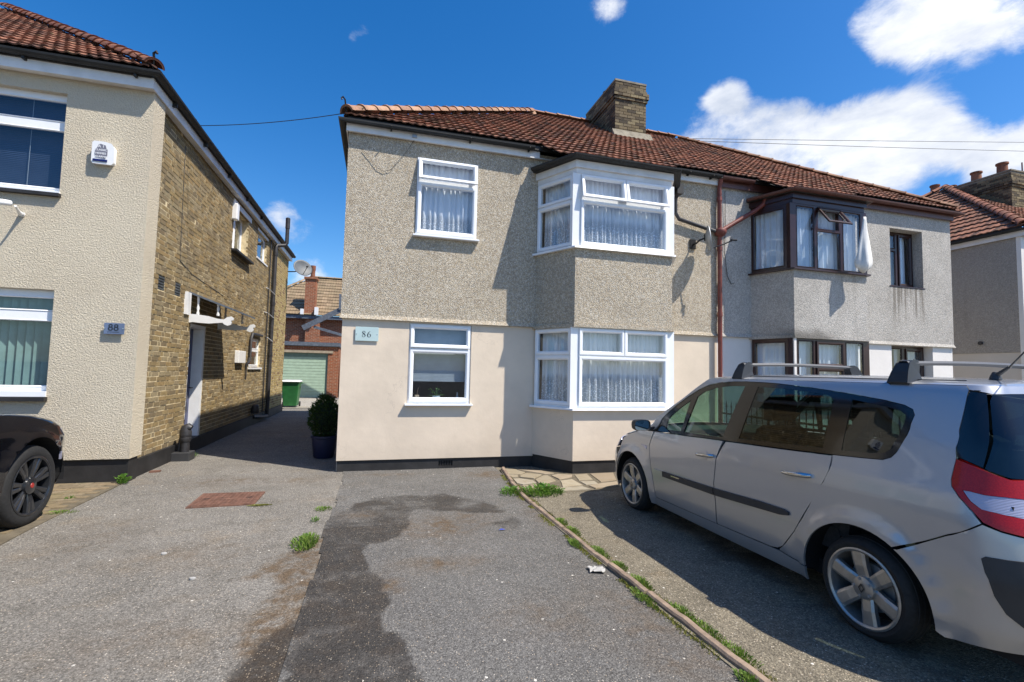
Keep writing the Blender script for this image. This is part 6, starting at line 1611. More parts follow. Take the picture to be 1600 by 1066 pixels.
sym('rear_screen', [(.8, 1.065), (1.35, 1.065), (1.48, 1.078), (1.731, 1.08), (1.86, 1.112), (1.80, 1.25), (1.74, 1.45), (1.70, 1.485), (.8, 1.50)], M['car_glass_dark'], CAR, cell=.08, cz=.05)
for side in (-1, 1):
    panel(S, 'rear_pillar_trim', [(1.868, 1.114), (1.93, 1.13), (2.03, 1.15), (2.045, 1.197), (2.037, 1.291), (2.001, 1.373), (1.936, 1.47), (1.90, 1.50), (1.75, 1.492), (1.78, 1.38), (1.83, 1.24)], M['gloss_black'], CAR, side, dom='T', cell=.05, cz=.04, shrink=.003)
sp = sym('tailgate_top', [(.8, 1.501), (1.70, 1.4865), (1.76, 1.4945), (1.905, 1.507), (1.93, 1.53), (.8, 1.53)], PS, tg, cell=.05, cz=.02)
# roof
yf_, yr_ = lambda v: S.P(5.5 + .8 * (1 - min(1, v / (S.hw(3.9, 1.53) - .07))), 1.53)[1] if v < S.hw(3.9, 1.53) - .07 else S.ends(1.53)[0] + .05, None
def outline(z, side):
    return [S.P(6.3 - (6.3 - .8) * i / 140, z, side) for i in range(141)]
OL = outline(1.53, -1)
def roof_pt(u, v):
    # u across -1..1, v along 0..1 from the front edge to the rear edge
    a = (u * 2 - 1); w = S.hw(3.2, 1.53) - .003; x = a * w
    fr = [p for p in OL[:71]]; bk = [p for p in OL[70:]]
    def yat(lst):
        best = min(lst, key=lambda p: abs(abs(p[0] - 3.76) - min(abs(x), abs(lst[0][0] - 3.76) if 0 else 9))); return best[1]
    def interp(lst):
        q = sorted(((abs(p[0] - 3.76), p[1]) for p in lst)); X = abs(x)
        for i in range(1, len(q)):
            if X <= q[i][0]:
                d = q[i][0] - q[i - 1][0]; return q[i - 1][1] + (q[i][1] - q[i - 1][1]) * ((X - q[i - 1][0]) / d if d > 1e-6 else 0)
        return q[-1][1]
    F_ = [p for p in OL if p[1] > 3.7]; B_ = [p for p in OL if p[1] < 2.0]
    y0, y1 = interp(F_), interp(B_)
    s = v * v * (3 - 2 * v) * .5 + v * .5
    y = y0 + (y1 - y0) * s
    xx = min(abs(x), S.hw(y, 1.53)) * (1 if x >= 0 else -1)
    h = .052 * max(0, 1 - abs(a) ** 3.2) ** .75 * max(0, 4 * s * (1 - s)) ** .42
    return (3.76 + xx, y, 1.53 + h)
rf = grid_patch('roof', roof_pt, 44, 46, PS, CAR)
def roofz(x, y): 
    a = abs(x - 3.76) / .69; return 1.53 + .052 * max(0, 1 - a ** 3.2) ** .75 * .98
# roof ditch lines, antenna, roof bars
m = MB()
for sd in (-1, 1): m.tube([(3.76 + sd * .60, y, roofz(3.76 + sd * .60, y) + .0015) for y in [3.6 - .17 * i for i in range(11)]], .003, 5)
m.build('roof_seam', M['dark_plastic'], rf)
m = MB(); m.lathe([(.0, 1.56), (.03, 1.565), (.022, 1.59), (.012, 1.61)], (3.50, 1.96, 0), n=12); m.tube([(3.50, 1.96, 1.585), (3.48, 1.88, 1.64)], [.014, .008], 8); m.tube([(3.48, 1.88, 1.64), (3.36, 1.50, 2.02)], [.0045, .003], 6); m.build('aerial', M['dark_plastic'], CAR)
for yb_ in (3.56, 2.20):
    m = MB(); n = 17; vs = []
    for i in range(n):
        x = 3.76 - .645 + 1.29 * i / (n - 1); z = 1.657 + .012 * math.sin(PI * i / (n - 1)) - .004
        for (dy, dz) in ((-.034, 0), (-.02, .014), (.02, .014), (.034, 0), (.02, -.014), (-.02, -.014)): vs.append((x, yb_ + dy, z + dz))
    m.add(vs, [(i * 6 + k, i * 6 + (k + 1) % 6, (i + 1) * 6 + (k + 1) % 6, (i + 1) * 6 + k) for i in range(n - 1) for k in range(6)])
    bar = m.build('roof_bar', M['bar_grey'], CAR, smooth=True)
    for sd in (-1, 1):
        m = MB(); xs_ = 3.76 + sd * .655; vs = []
        prof = [(.025, 1.520, .052), (.045, 1.535, .060), (.02, 1.60, .050), (-.01, 1.655, .040), (-.05, 1.675, .034), (-.09, 1.672, .030), (-.10, 1.645, .030), (-.085, 1.60, .035), (-.09, 1.55, .048), (-.10, 1.545, .052)]
        n = len(prof)
        vs = [(xs_ + sd * a, yb_ - w, z) for a, z, w in prof] + [(xs_ + sd * a, yb_ + w, z) for a, z, w in prof]
        m.add(vs, [tuple(range(n)), tuple(range(n, 2 * n))[::-1]] + [(i, (i + 1) % n, n + (i + 1) % n, n + i) for i in range(n)])
        m.build('bar_foot', M['dark_plastic'], bar, bevel=.006)
# underbody and cabin
m = MB(); m.box(3.02, 4.50, 1.6, 5.5, .20, .30); m.build('floor_pan', M['liner_black'], CAR)
for side in (-1, 1):
    panel(S, 'door_lining', [(4.60, .26), (2.75, .28), (2.62, .65), (2.45, .68), (2.2, .68), (2.2, .98), (2.5, .99), (3.5, .95), (4.55, .92)], M['liner_black'], CAR, side, off=.03, cell=.1, rim=False)
m = MB(); m.box(3.085, 4.435, 1.80, 3.86, 1.495, 1.505); m.build('headliner', M['liner_black'], CAR)
m = MB(); m.box(3.0, 4.52, 1.62, 2.75, .60, .66); m.box(2.98, 4.54, 1.62, 1.72, .3, .95); m.build('boot_floor', M['liner_black'], CAR)
m = MB(); m.add([(2.95, 4.30, .95), (4.57, 4.30, .95), (4.57, 4.62, 1.0), (2.95, 4.62, 1.0), (2.95, 4.85, .96), (4.57, 4.85, .96), (2.95, 4.22, .80), (4.57, 4.22, .80), (2.95, 4.35, .5), (4.57, 4.35, .5)], [(0, 1, 3, 2)[:0] or (0, 1, 2, 3), (3, 2, 5, 4), (6, 7, 1, 0), (8, 9, 7, 6)]); m.build('dashboard', M['dash_plastic'], CAR, smooth=True)
m = MB(); n = 28; vs = []; c = Vector((4.13, 4.12, 1.0)); ax = Vector((0, -.86, .5)); u = Vector((1, 0, 0)); v = ax.cross(u).normalized()
m.tube([c + (u * math.cos(2 * PI * i / n) + v * math.sin(2 * PI * i / n)) * .185 for i in range(n + 1)], .015, 6, False); m.tube([c - u * .18, c + u * .18], .014, 6); m.tube([c, c - v * .18], .014, 6); m.tube([c, c - ax * .25], .03, 8); m.build('steering_wheel', M['liner_black'], CAR)
def seat(x, y, w=.50, base=.50):
    m = MB(); b = .25
    def slab(pts):   # (y,z,halfwidth) outline rounded
        n = len(pts); q = [(x - hw, yy, zz) for yy, zz, hw in pts] + [(x + hw, yy, zz) for yy, zz, hw in pts]
        m.add(q, [tuple(range(n)), tuple(range(n, 2 * n))[::-1]] + [(i, (i + 1) % n, n + (i + 1) % n, n + i) for i in range(n)])
    slab([(y + .28, base - .12, w * .48), (y + .30, base + .02, w * .48), (y + .22, base + .06, w * .5), (y - .22, base + .02, w * .5), (y - .24, base - .12, w * .48)])
    slab([(y - .12, base, w * .48), (y - .20, base + .30, w * .5), (y - .27, base + .60, w * .42), (y - .31, base + .64, w * .36), (y - .38, base + .60, w * .42), (y - .33, base + .25, w * .5), (y - .28, base - .02, w * .48)])
    slab([(y - .25, base + .68, w * .24), (y - .26, base + .84, w * .25), (y - .30, base + .88, w * .22), (y - .36, base + .84, w * .25), (y - .34, base + .68, w * .24)])
    m.tube([(x - .05, y - .31, base + .6), (x - .05, y - .31, base + .72)], .008, 5); m.tube([(x + .05, y - .31, base + .6), (x + .05, y - .31, base + .72)], .008, 5)
    m.build('seat', M['seat_fabric'], CAR, bevel=.03)
for x in (3.38, 4.14): seat(x, 3.72)
for x in (3.24, 3.76, 4.28): seat(x, 2.80, .44, .52)
m = MB(); m.box(3.66, 3.86, 4.10, 4.13, 1.38, 1.44); m.build('rear_view_mirror', M['liner_black'], CAR, bevel=.008)
for cy_ in (AF[0], AR[0]):
    wheel(CAR, 0, cy_, .286, .293, .222, 3.76 - .885, 'six', -1); wheel(CAR, 0, cy_, .286, .293, .222, 3.76 + .885, 'six', 1)

# ================================================================== simpler cars: black car on the left, pale car beyond the railings
def simple_car(root, S2, paint, xc, belt, top, glassT, archs, wheelR, rimr, zlo=.25, style='ten'):
    PT_ = lambda lst: lst
    for side in (-1, 1):
        lo = [(6.3, zlo), (5.0, zlo)]
        f, r_ = archs
        a1 = [(S2.T(y, z), z) for y, z in circ(f[0], f[1], f[2], 0, 180, 24) if z > zlo + .02]
        a2 = [(S2.T(y, z), z) for y, z in circ(r_[0], r_[1], r_[2], 0, 180, 24) if z > zlo + .02]
        low = lo + a1 + [(2.95, zlo), ] if 0 else lo + a1 + a2 + [(2.0, zlo), (.8, zlo)]
        topz = [(.8, belt), (2.0, belt), (5.0, belt), (6.3, belt)]
        panel(S2, 'body_side', low + topz, paint, root, side, dom='T', cell=.07, cz=.035, shrink=0, rim=False)
        gl = glassT
        panel(S2, 'window', [(2.15, belt + .01), (2.25, top - .06), (4.75, top - .06), (4.92, belt + .01)], M['car_glass_dark'], root, side, dom='T', cell=.1, cz=.05, off=.004, rim=False, shrink=.02)
        panel(S2, 'cabin', [(.8, belt), (.8, top), (6.3, top), (6.3, belt)], paint if 0 else M['dark_plastic'], root, side, dom='T', cell=.1, cz=.05, off=.014, rim=False, shrink=0)
        for (cy_, cz_, rr) in archs:
            m = MB(); n = 22; vs = []
            hw = itp(.5, *S2.W)
            for i in range(n + 1):
                a = math.radians(-6 + 192 * i / n)
                for xx in (hw - .02, hw - .32): vs.append((xc + side * xx, cy_ + (rr + .015) * math.cos(a), cz_ + (rr + .015) * math.sin(a)))
            fs = [(2 * i, 2 * i + 1, 2 * i + 3, 2 * i + 2) for i in range(n)]; vs.append((xc + side * (hw - .32), cy_, cz_)); fs += [(2 * i + 1, len(vs) - 1, 2 * i + 3) for i in range(n)]
            m.add(vs, fs); m.build('arch_liner', M['liner_black'], root)
            wheel(root, 0, cy_, wheelR, wheelR, rimr, xc + side * (hw - .025), style, side)
    z = top; OLs = [S2.P(6.3 - 5.5 * i / 60, z, -1) for i in range(61)]
    full = [(p[0], p[1]) for p in OLs] + [(2 * xc - p[0], p[1]) for p in OLs[::-1][1:-1]]
    cyc = sum(p[1] for p in full) / len(full); m = MB(); n = len(full); vs = []
    for k, (sc, h) in enumerate(((1, 0), (.93, .022), (.75, .045), (.4, .058), (.05, .06))): vs += [(xc + (a - xc) * sc, cyc + (b - cyc) * sc, z + h) for a, b in full]
    m.add(vs, [(j * n + i, j * n + (i + 1) % n, (j + 1) * n + (i + 1) % n, (j + 1) * n + i) for j in range(4) for i in range(n)] + [tuple(range(4 * n, 5 * n))]); m.build('roof', paint, root, smooth=True)
    m = MB(); m.box(xc - .75, xc + .75, archs[1][0] - .2, archs[0][0] + .2, zlo - .02, zlo + .1); m.build('floor_pan', M['liner_black'], root)
BX = -4.03
BLK = thing('car', 'black car with black alloy wheels and red hub centres, cut off by the left edge', 'car', (BX, 4.2, 0), 'parked cars')
S2 = Surf(BX, W=([.2, .4, .75, .9, 1.02, 1.1, 1.3, 1.58], [.92, .955, .965, .955, .90, .86, .78, .66]),
 F=([.2, .4, .6, .78, .88, .96, 1.02, 1.07, 1.10, 1.2, 1.4, 1.6], [5.95, 6.05, 6.09, 6.09, 6.02, 5.90, 5.68, 5.30, 4.75, 4.40, 3.95, 3.45]),
 FB=([.2, .8, 1.0, 1.2, 1.6], [.10, .10, .18, .26, .24]), FX=([.2, .8, 1.0, 1.1], [.36, .36, .28, .10]), FY=([.2, .8, 1.0, 1.1], [.20, .20, .18, .06]),
 Rr=([.2, .5, 1.0, 1.3, 1.6], [1.52, 1.45, 1.50, 1.75, 2.0]), RB=([.2, 1.6], [.08, .08]), RX=([.2, 1.6], [.3, .2]), RY=([.2, 1.6], [.25, .2]), arches=((5.66, .38, .44), (2.75, .38, .44)), ym=4.0, bar=.03, fl=.02)
simple_car(BLK, S2, M['paint_black'], BX, 1.09, 1.6, None, ((5.66, .38, .44), (2.75, .38, .44)), .372, .268, .27)
panel(S2, 'side_marker', [(5.965, .60), (5.99, .60), (5.985, .66), (5.97, .66)] if 0 else [(6.035, .55), (6.055, .55), (6.055, .63), (6.035, .63)], M['lamp_clear'], BLK, 1, off=-.004, cell=.03, shrink=0)
panel(S2, 'door_handle', [(3.6, .90), (3.8, .90), (3.8, .93), (3.6, .93)], M['paint_black'], BLK, 1, off=-.03, thick=.03, shrink=0)
panel(S2, 'headlamp', [(5.05, .78), (5.02, .86), (5.4, .88), (5.65, .85), (5.6, .78)], M['lamp_clear'], BLK, 1, dom='T', cell=.04, cz=.02, off=-.004)
FC = thing('car', 'pale car standing beyond the railings, glimpsed through the windows of the silver car', 'car', (8.2, 3.3, 0), 'parked cars')
S4 = Surf(8.2, W=([.2, .4, .7, .9, 1.0, 1.2, 1.42], [.82, .85, .86, .85, .82, .74, .64]),
 F=([.2, .5, .65, .75, .85, .92, 1.0, 1.2, 1.42], [5.2, 5.28, 5.25, 5.15, 4.9, 4.5, 4.25, 3.8, 3.3]), FB=([.2, 1.5], [.14, .24]), FX=([.2, .8, 1.0], [.3, .25, .08]), FY=([.2, .8, 1.0], [.2, .18, .05]),
 Rr=([.2, .5, .9, 1.42], [1.3, 1.25, 1.3, 1.7]), RB=([.2, 1.6], [.06, .06]), RX=([.2, 1.6], [.25, .15]), RY=([.2, 1.6], [.2, .12]), arches=((4.6, .3, .36), (2.05, .3, .36)), ym=3.4, bar=.03, fl=.01)
simple_car(FC, S4, M['paint_white'], 8.2, .93, 1.42, None, ((4.6, .3, .36), (2.05, .3, .36)), .30, .20, .22)
# ================================================================== small things
RL = thing('railing', 'low black spiked iron railing between the two front plots, seen through the silver car', 'railing', (6.12, 5, 0))
m = MB(); m.box(6.10, 6.13, 1.6, 7.5, .86, .89); m.build('rail', M['iron_black'], RL)
m = MB(); m.box(6.10, 6.13, 1.6, 7.5, .18, .21); m.build('rail', M['iron_black'], RL)
q = MB(); q.tube([(0, 0, 0), (0, 0, 1.0)], .009, 6); q.add([(-.02, 0, 1.0), (0, .02, 1.0), (.02, 0, 1.0), (0, -.02, 1.0), (0, 0, 1.12), (0, 0, .96)], [(0, 1, 4), (1, 2, 4), (2, 3, 4), (3, 0, 4), (0, 5, 1), (1, 5, 2), (2, 5, 3), (3, 5, 0)])
me = mesh_of('baluster', q.v, q.f, M['iron_black'])
for i in range(49): inst('baluster', me, RL, Matrix.Translation((6.115, 1.62 + i * .12, 0)))

# wheelie bin
BN = thing('wheelie_bin', 'green wheelie bin with a white lid near the garage door in the alley', 'bin', (-3.15, 20.1, 0))
m = MB(); z0, z1 = .06, .96
def frus(mb, cx_, cy_, w0, d0, w1, d1, z0, z1):
    mb.add([(cx_ + sx * w, cy_ + sy * d, z) for z, w, d in ((z0, w0, d0), (z1, w1, d1)) for sx, sy in ((-1, -1), (1, -1), (1, 1), (-1, 1))], [(0, 3, 2, 1), (4, 5, 6, 7), (0, 1, 5, 4), (1, 2, 6, 5), (2, 3, 7, 6), (3, 0, 4, 7)])
frus(m, -3.15, 20.1, .235, .26, .30, .34, .05, .90); frus(m, -3.15, 20.1, .315, .355, .32, .36, .90, .97)
b_ = m.build('body', M['bin_green'], BN, bevel=.02)
m = MB(); frus(m, -3.15, 20.08, .335, .385, .33, .38, .965, .99); frus(m, -3.15, 20.08, .33, .38, .26, .30, .99, 1.03); m.build('lid', M['bin_lid'], BN, bevel=.012)
m = MB(); m.tube([(-2.82, 19.95, .93), (-2.78, 19.95, .90), (-2.78, 20.3, .90), (-2.82, 20.3, .93)], .015, 6); m.build('handle', M['bin_green'], BN)
for xx in (-3.42, -2.90):
    m = MB(); m.lathe([(0, 0), (.10, 0), (.10, .045), (0, .045)], (xx, 19.93 if xx < -3 else 20.4, .10), 'x', 18); m.build('wheel', M['rubber'], BN)
m = MB(); m.poly([(-3.20, 19.805, .60), (-3.08, 19.805, .60), (-3.08, 19.79, .68), (-3.14, 19.785, .72), (-3.20, 19.79, .68)]); m.build('sticker', M['paper_white'], b_)

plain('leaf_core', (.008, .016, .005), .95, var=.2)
# clipped conifer in a blue pot
SB = thing('potted_shrub', 'round dark conifer in a dark blue pot standing in the alley by the house corner', 'shrub', (-.84, 8.95, 0))
m = MB(); m.lathe([(0, .0), (.15, .0), (.17, .03), (.205, .33), (.225, .345), (.225, .375), (.19, .375), (.185, .32), (0, .32)], (-.84, 8.95, 0), n=26); m.build('pot', M['pot_blue'], SB, smooth=True)
m = MB(); m.tube([(-.84, 8.95, .3), (-.835, 8.95, .6), (-.84, 8.95, .9)], [.02, .015, .008], 7); m.build('stem', M['wood_floor'], SB)
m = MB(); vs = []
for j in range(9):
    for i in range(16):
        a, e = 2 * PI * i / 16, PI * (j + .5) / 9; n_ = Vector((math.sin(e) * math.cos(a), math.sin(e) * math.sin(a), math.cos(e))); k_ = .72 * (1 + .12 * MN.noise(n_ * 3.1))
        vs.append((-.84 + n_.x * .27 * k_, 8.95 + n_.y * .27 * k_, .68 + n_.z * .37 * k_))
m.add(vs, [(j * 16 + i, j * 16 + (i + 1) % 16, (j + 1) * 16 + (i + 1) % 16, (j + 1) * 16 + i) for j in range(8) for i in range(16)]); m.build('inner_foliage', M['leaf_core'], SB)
m = MB(); rr = random.Random(21)
for i in range(5200):
    while True:
        v = Vector((rr.uniform(-1, 1), rr.uniform(-1, 1), rr.uniform(-1, 1)))
        if .25 < v.length < 1: break
    nrm = v.normalized(); bump_ = 1 + .22 * MN.noise(nrm * 2.6) + .12 * MN.noise(nrm * 8)
    rad = v.length ** .4 * bump_; taper = 1 - .22 * max(0, nrm.z) ** 2
    p = Vector((-.84 + nrm.x * .265 * rad * taper, 8.95 + nrm.y * .265 * rad * taper, .68 + nrm.z * .37 * rad))
    d = (nrm + Vector((rr.uniform(-.5, .5), rr.uniform(-.5, .5), rr.uniform(.1, .9)))).normalized(); s = d.cross(Vector((rr.uniform(-1, 1), rr.uniform(-1, 1), rr.uniform(-1, 1)))).normalized()
    l = rr.uniform(.025, .055); w = rr.uniform(.004, .009)
    m.add([p - s * w, p + s * w, p + s * w * .6 + d * l * .7, p + d * l, p - s * w * .6 + d * l * .7], [(0, 1, 2, 3, 4)])
m.build('foliage', M['leaf_conifer'], SB)

# weeds and grass: each clump its own thing
def clump(name, label, cat, group, x, y, rx, ry, n, h, mat, seed, broad=.3, z=.008, blade=.004):
    rr = random.Random(seed); m = MB()
    for i in range(n):
        a = rr.uniform(0, 2 * PI); q = rr.random() ** .6; px, py = x + rx * q * math.cos(a), y + ry * q * math.sin(a)
        hh = h * rr.uniform(.35, 1.1) * (1 - .55 * q); lean = Vector((math.cos(a) * q + rr.uniform(-.5, .5), math.sin(a) * q + rr.uniform(-.5, .5), 0)) * hh * .7
        p = Vector((px, py, z)); t = Vector((-math.sin(a + rr.uniform(-1, 1)), math.cos(a + rr.uniform(-1, 1)), 0))
        w = blade * rr.uniform(.7, 1.4)
        mid = p + lean * .35 + ZV * hh * .6; tip = p + lean + ZV * hh * .85
        if rr.random() < broad:
            w2 = hh * rr.uniform(.12, .22); e = mid + (tip - mid) * .5
            m.add([p, mid - t * w * .5, e - t * w2, tip, e + t * w2, mid + t * w * .5], [(0, 1, 5), (1, 2, 3, 4, 5)])
        else: m.add([p - t * w, p + t * w, mid + t * w * .8, tip, mid - t * w * .8], [(0, 1, 2, 3, 4)])
    return tag(m.build(name, mat, None, org=(x, y, z)), label, cat, group)
GW = 'weeds and grass growing in the joints of the drives'
clump('grass_tuft', 'largest grass tuft on the seam between the two drives', 'grass tuft', GW, -.55, 4.62, .11, .20, 420, .085, M['leaf_grass'], 1, .05)
clump('grass_tuft', 'small grass tuft on the drive seam, farther up from the largest tuft', 'grass tuft', GW, -.51, 5.68, .09, .10, 170, .035, M['leaf_grass'], 2, .05)
clump('weed', 'tiny weed between the two grass tufts of the drive seam', 'weed', GW, -.55, 5.28, .04, .07, 60, .045, M['leaf_weed'], 3, .5)
clump('moss_patch', 'yellowish moss patch along the near edge of the rusty manhole cover', 'moss', GW, -1.20, 5.96, .13, .035, 420, .018, M['leaf_moss'], 4, 0)
clump('weed', 'large bushy weed on the paving just right of the concrete edging', 'weed', GW, 2.09, 5.86, .24, .20, 620, .16, M['leaf_weed'], 5, .6)
clump('weed', 'spreading weed on the asphalt just left of the concrete edging', 'weed', GW, 1.70, 5.95, .15, .17, 260, .12, M['leaf_weed'], 6, .6)
clump('weed', 'weed at the foot of the black plinth below the 88 plaque', 'weed', GW, -3.09, 7.36, .05, .05, 110, .17, M['leaf_weed'], 7, .7)
clump('weed', 'small weed beside the concrete block of the black vent pipe', 'weed', GW, -2.90, 9.25, .06, .06, 60, .10, M['leaf_weed'], 8, .7)
clump('grass_tuft', 'low grass patch on the block paving beside the black car wheel', 'grass tuft', GW, -3.06, 6.05, .16, .07, 160, .03, M['leaf_grass'], 9, .2)
clump('weed', 'tiny weed on the block paving under the plinth of the cream house', 'weed', GW, -3.27, 6.62, .05, .04, 60, .05, M['leaf_weed'], 10, .6)
rr = random.Random(31)
EDG = [(4.72, .10), (4.42, .12), (4.10, .10), (3.86, .13), (3.55, .08), (3.25, .12), (3.02, .14), (2.78, .12), (2.55, .14), (2.30, .12), (2.08, .10)]
for i, (yy, ln) in enumerate(EDG):
    side_ = .07 if i % 4 != 2 else -.06
    clump('grass_tuft', ['farthest grass tuft', 'second farthest grass tuft', 'third farthest grass tuft', 'fourth farthest grass tuft', 'fifth farthest grass tuft', 'middle grass tuft', 'fifth nearest grass tuft', 'fourth nearest grass tuft', 'third nearest grass tuft', 'second nearest grass tuft', 'nearest grass tuft'][i] + ' of the row growing against the concrete edging', 'grass tuft', 'grass tufts along the concrete edging', kx(yy) + side_, yy,   .045, ln * 1.15, 300, .052, M['leaf_grass'], 40 + i, .2, z=.008, blade=.003)
# thin moss line on both sides of the edging: uncountable
m = MB()
for i in range(9000):
    yy = rr.uniform(1.0, 7.0); sd = rr.choice((-1, 1)); k = MN.noise(Vector((yy * 3, sd * 3, 0)))
    if k < -.05: continue
    x = kx(yy) + sd * (.035 + abs(rr.gauss(0, .022))); a = rr.uniform(0, PI); h = rr.uniform(.006, .02); w = rr.uniform(.003, .008); c, s = math.cos(a) * w, math.sin(a) * w
    m.add([(x - c, yy - s, .006), (x + c, yy + s, .006), (x + rr.uniform(-.01, .01), yy + rr.uniform(-.01, .01), .006 + h)], [(0, 1, 2)])
o = m.build('moss', M['leaf_moss'], None, org=(1.8, 4, 0), kind='stuff'); o['label'] = 'thin moss growing in the joint along the concrete edging'; o['category'] = 'moss'
# loose grit
m = MB()
for i in range(1700):
    x = rr.uniform(-3, 2.7); yy = rr.uniform(1.6, 8) ; s = rr.uniform(.002, .006) * (1.6 if rr.random() < .06 else 1)
    if x > .2 and rr.random() < .5: continue
    b = [(x + rr.uniform(-s, s), yy + rr.uniform(-s, s), .012) for _ in range(3)]; m.add(b + [(x, yy, .012 + s * 1.1)], [(0, 1, 3), (1, 2, 3), (2, 0, 3)])
plain('grit', (.34, .31, .26), .9, var=.4, scale=60)
o = m.build('loose_grit', M['grit'], None, org=(0, 4, 0), kind='stuff'); o['label'] = 'pale grit scattered over the asphalt drives'; o['category'] = 'grit'

# manhole cover with frame and raised studs
MC = thing('manhole_cover', 'rusty brown rectangular manhole cover in the left hand drive', 'manhole cover', (-1.6, 6.3, .004))
cs = [(-1.93, 6.00), (-1.27, 6.03), (-1.27, 6.59), (-1.95, 6.62)]
m = MB(); m.prism(cs, -.02, .010); fr = m.build('frame', M['rust_red'], MC)
def lerp2(u, v, ins=.035):
    u = ins + u * (1 - 2 * ins); v = ins + v * (1 - 2 * ins)
    a = Vector(cs[0]).lerp(Vector(cs[1]), u); b = Vector(cs[3]).lerp(Vector(cs[2]), u); return a.lerp(b, v)
m = MB(); m.prism([tuple(lerp2(*q)) for q in ((0, 0), (1, 0), (1, 1), (0, 1))], 0, .014); pl = m.build('plate', M['rust_red'], MC)
m = MB()
for i in range(14):
    for j in range(11):
        if (j in (5,) and 5 <= i <= 8): continue
        c = lerp2((i + .5) / 14, (j + .5) / 11); m.box(c.x - .014, c.x + .014, c.y - .014, c.y + .014, .0135, .0175)
m.build('raised_studs', M['rust_red'], pl, kind='stuff')
m = MB(); c = lerp2(.15, .5); m.box(c.x - .03, c.x + .03, c.y - .012, c.y + .012, .0175, .0185); c = lerp2(.85, .5); m.box(c.x - .03, c.x + .03, c.y - .012, c.y + .012, .0175, .0185); m.build('lifting_slot', M['liner_black'], pl)
m = MB(); m.prism([(-3.06, 8.02), (-2.94, 8.05), (-2.95, 8.13), (-3.07, 8.10)], -.01, .018); tag(m.build('drain_lid', M['rust_red'], None, org=(-3, 8.07, 0)), 'small dark red lid set in the drive near the brick wall', 'drain lid')
# vent pipe on a block by the side door
VP = thing('vent_pipe', 'short black cowled vent pipe on a grey block beside the side door', 'vent pipe', (-2.96, 8.95, 0))
vx, vy = -2.965, 9.02
m = MB(); m.box(vx - .15, vx + .11, vy - .12, vy + .14, -.02, .13); m.build('block', M['trim_grey'], VP, bevel=.01)
m = MB(); m.lathe([(.065, .13), (.065, .29), (.072, .29), (.085, .32), (.085, .36), (.078, .365), (.085, .38), (.085, .40)], (vx, vy, 0), n=22); m.build('pipe', M['pipe_black'], VP, smooth=True)
m = MB(); m.tube([(vx, vy, .40), (vx, vy, .46), (vx + .01, vy, .51), (vx + .04, vy, .53), (vx + .08, vy, .51)], [.087, .085, .078, .06, .045], 18); m.tube([(vx - .07, vy, .36), (vx - .085, vy, .26), (vx - .08, vy, .14)], .018, 8); m.build('cowl', M['pipe_black'], VP, smooth=True)
# litter
m = MB(); vs = []
for j in range(5):
    for i in range(7):
        u, v = i / 6, j / 4; vs.append((1.64 + .12 * u + .02 * v + .008 * math.sin(i * 2 + j), 3.50 + .10 * v - .03 * u + .006 * math.sin(j * 3 + i), .014 + .012 * abs(math.sin(i * 1.3 + j * 1.7))))
m.add(vs, [(j * 7 + i, j * 7 + i + 1, (j + 1) * 7 + i + 1, (j + 1) * 7 + i) for j in range(4) for i in range(6)]); tag(m.build('paper_scrap', M['paper_white'], None, org=(1.7, 3.55, .01)), 'flattened white paper scrap on the asphalt by the concrete edging', 'litter')
m = MB(); m.add([(1.19, 4.605, .014), (1.25, 4.595, .018), (1.255, 4.61, .016), (1.22, 4.62, .022), (1.195, 4.615, .014)], [(0, 1, 3), (1, 2, 3), (0, 3, 4)]); tag(m.build('blue_wrapper', M['paper_blue'], None, org=(1.22, 4.61, .01)), 'tiny blue wrapper scrap in the middle of the asphalt drive', 'litter')
m = MB(); lf = [(0, 0), (.02, .03), (.05, .035), (.075, .02), (.09, 0), (.07, -.02), (.04, -.03), (.015, -.02)]
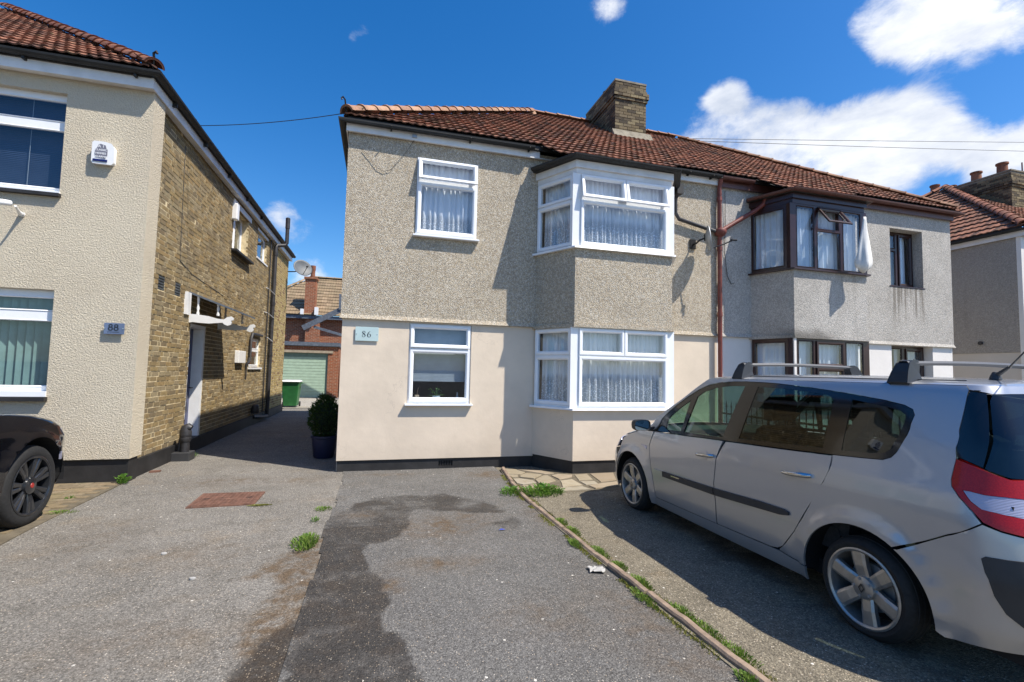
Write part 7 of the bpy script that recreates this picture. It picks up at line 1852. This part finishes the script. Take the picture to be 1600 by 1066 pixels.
m.add([(2.93 + a, 2.83 + b, .014 + .02 * abs(b) * 10 * .1) for a, b in lf], [tuple(range(8))]); tag(m.build('dead_leaf', M['joint_sand'], None, org=(2.97, 2.83, .01)), 'pale dead leaf lying in the shade of the silver car', 'leaf')
for i, (x, yy, lab) in enumerate(((-1.23, 4.05, 'pale flat pebble on the left drive, the nearer of two'), (-1.62, 4.62, 'pale flat pebble on the left drive, the farther of two'))):
    m = MB(); pr = [(math.cos(a) * .022 * (1 + .2 * math.sin(a * 3 + i)), math.sin(a) * .014) for a in [k * PI / 5 for k in range(10)]]
    m.prism([(x + a, yy + b) for a, b in pr], -.004, .013); tag(m.build('pebble', M['paper_white'], None, org=(x, yy, 0), bevel=.005), lab, 'pebble')

# telephone wires
def wire(a, b, sag, r, label):
    a, b = Vector(a), Vector(b); m = MB(); n = 26
    m.tube([a.lerp(b, t / n) - ZV * sag * 4 * (t / n) * (1 - t / n) for t in range(n + 1)], r, 5); o = m.build('overhead_wire', M['dark_plastic'], None, org=a); return tag(o, label, 'wire', 'overhead wires')
wire((-2.98, 8.75, 5.45), (-.58, 7.50, 5.42), .05, .006, 'thin black wire spanning the alley between the two houses')
wire((6.2, 12.6, 8.52), (36.0, 12.6, 12.89), .02, .009, 'upper of two wires running off to the right above the roof ridge')
wire((6.2, 12.6, 8.52), (36.0, 12.6, 12.36), .06, .009, 'lower of two wires running off to the right above the roof ridge')
# television aerial on the far chimney
TA = thing('tv_aerial', 'red tipped television aerial at the right edge beside the far chimney', 'aerial', (20.06, 10.3, 7.2))
m = MB(); m.tube([(20.06, 10.3, 7.2), (20.06, 10.3, 8.75)], .02, 6); m.build('mast', M['pipe_red'], TA)
m = MB(); m.tube([(19.98, 10.1, 8.2), (20.9, 10.5, 8.26)], .014, 5)
for i in range(6): m.tube([(20.1 + i * .14, 10.14 + .055 * i, 8.05), (20.1 + i * .14, 10.16 + .055 * i, 8.4)], .008, 4)
m.build('antenna', M['galvanised'], TA)
# distant trees and hedge behind the pale drive on the far right, closing the horizon
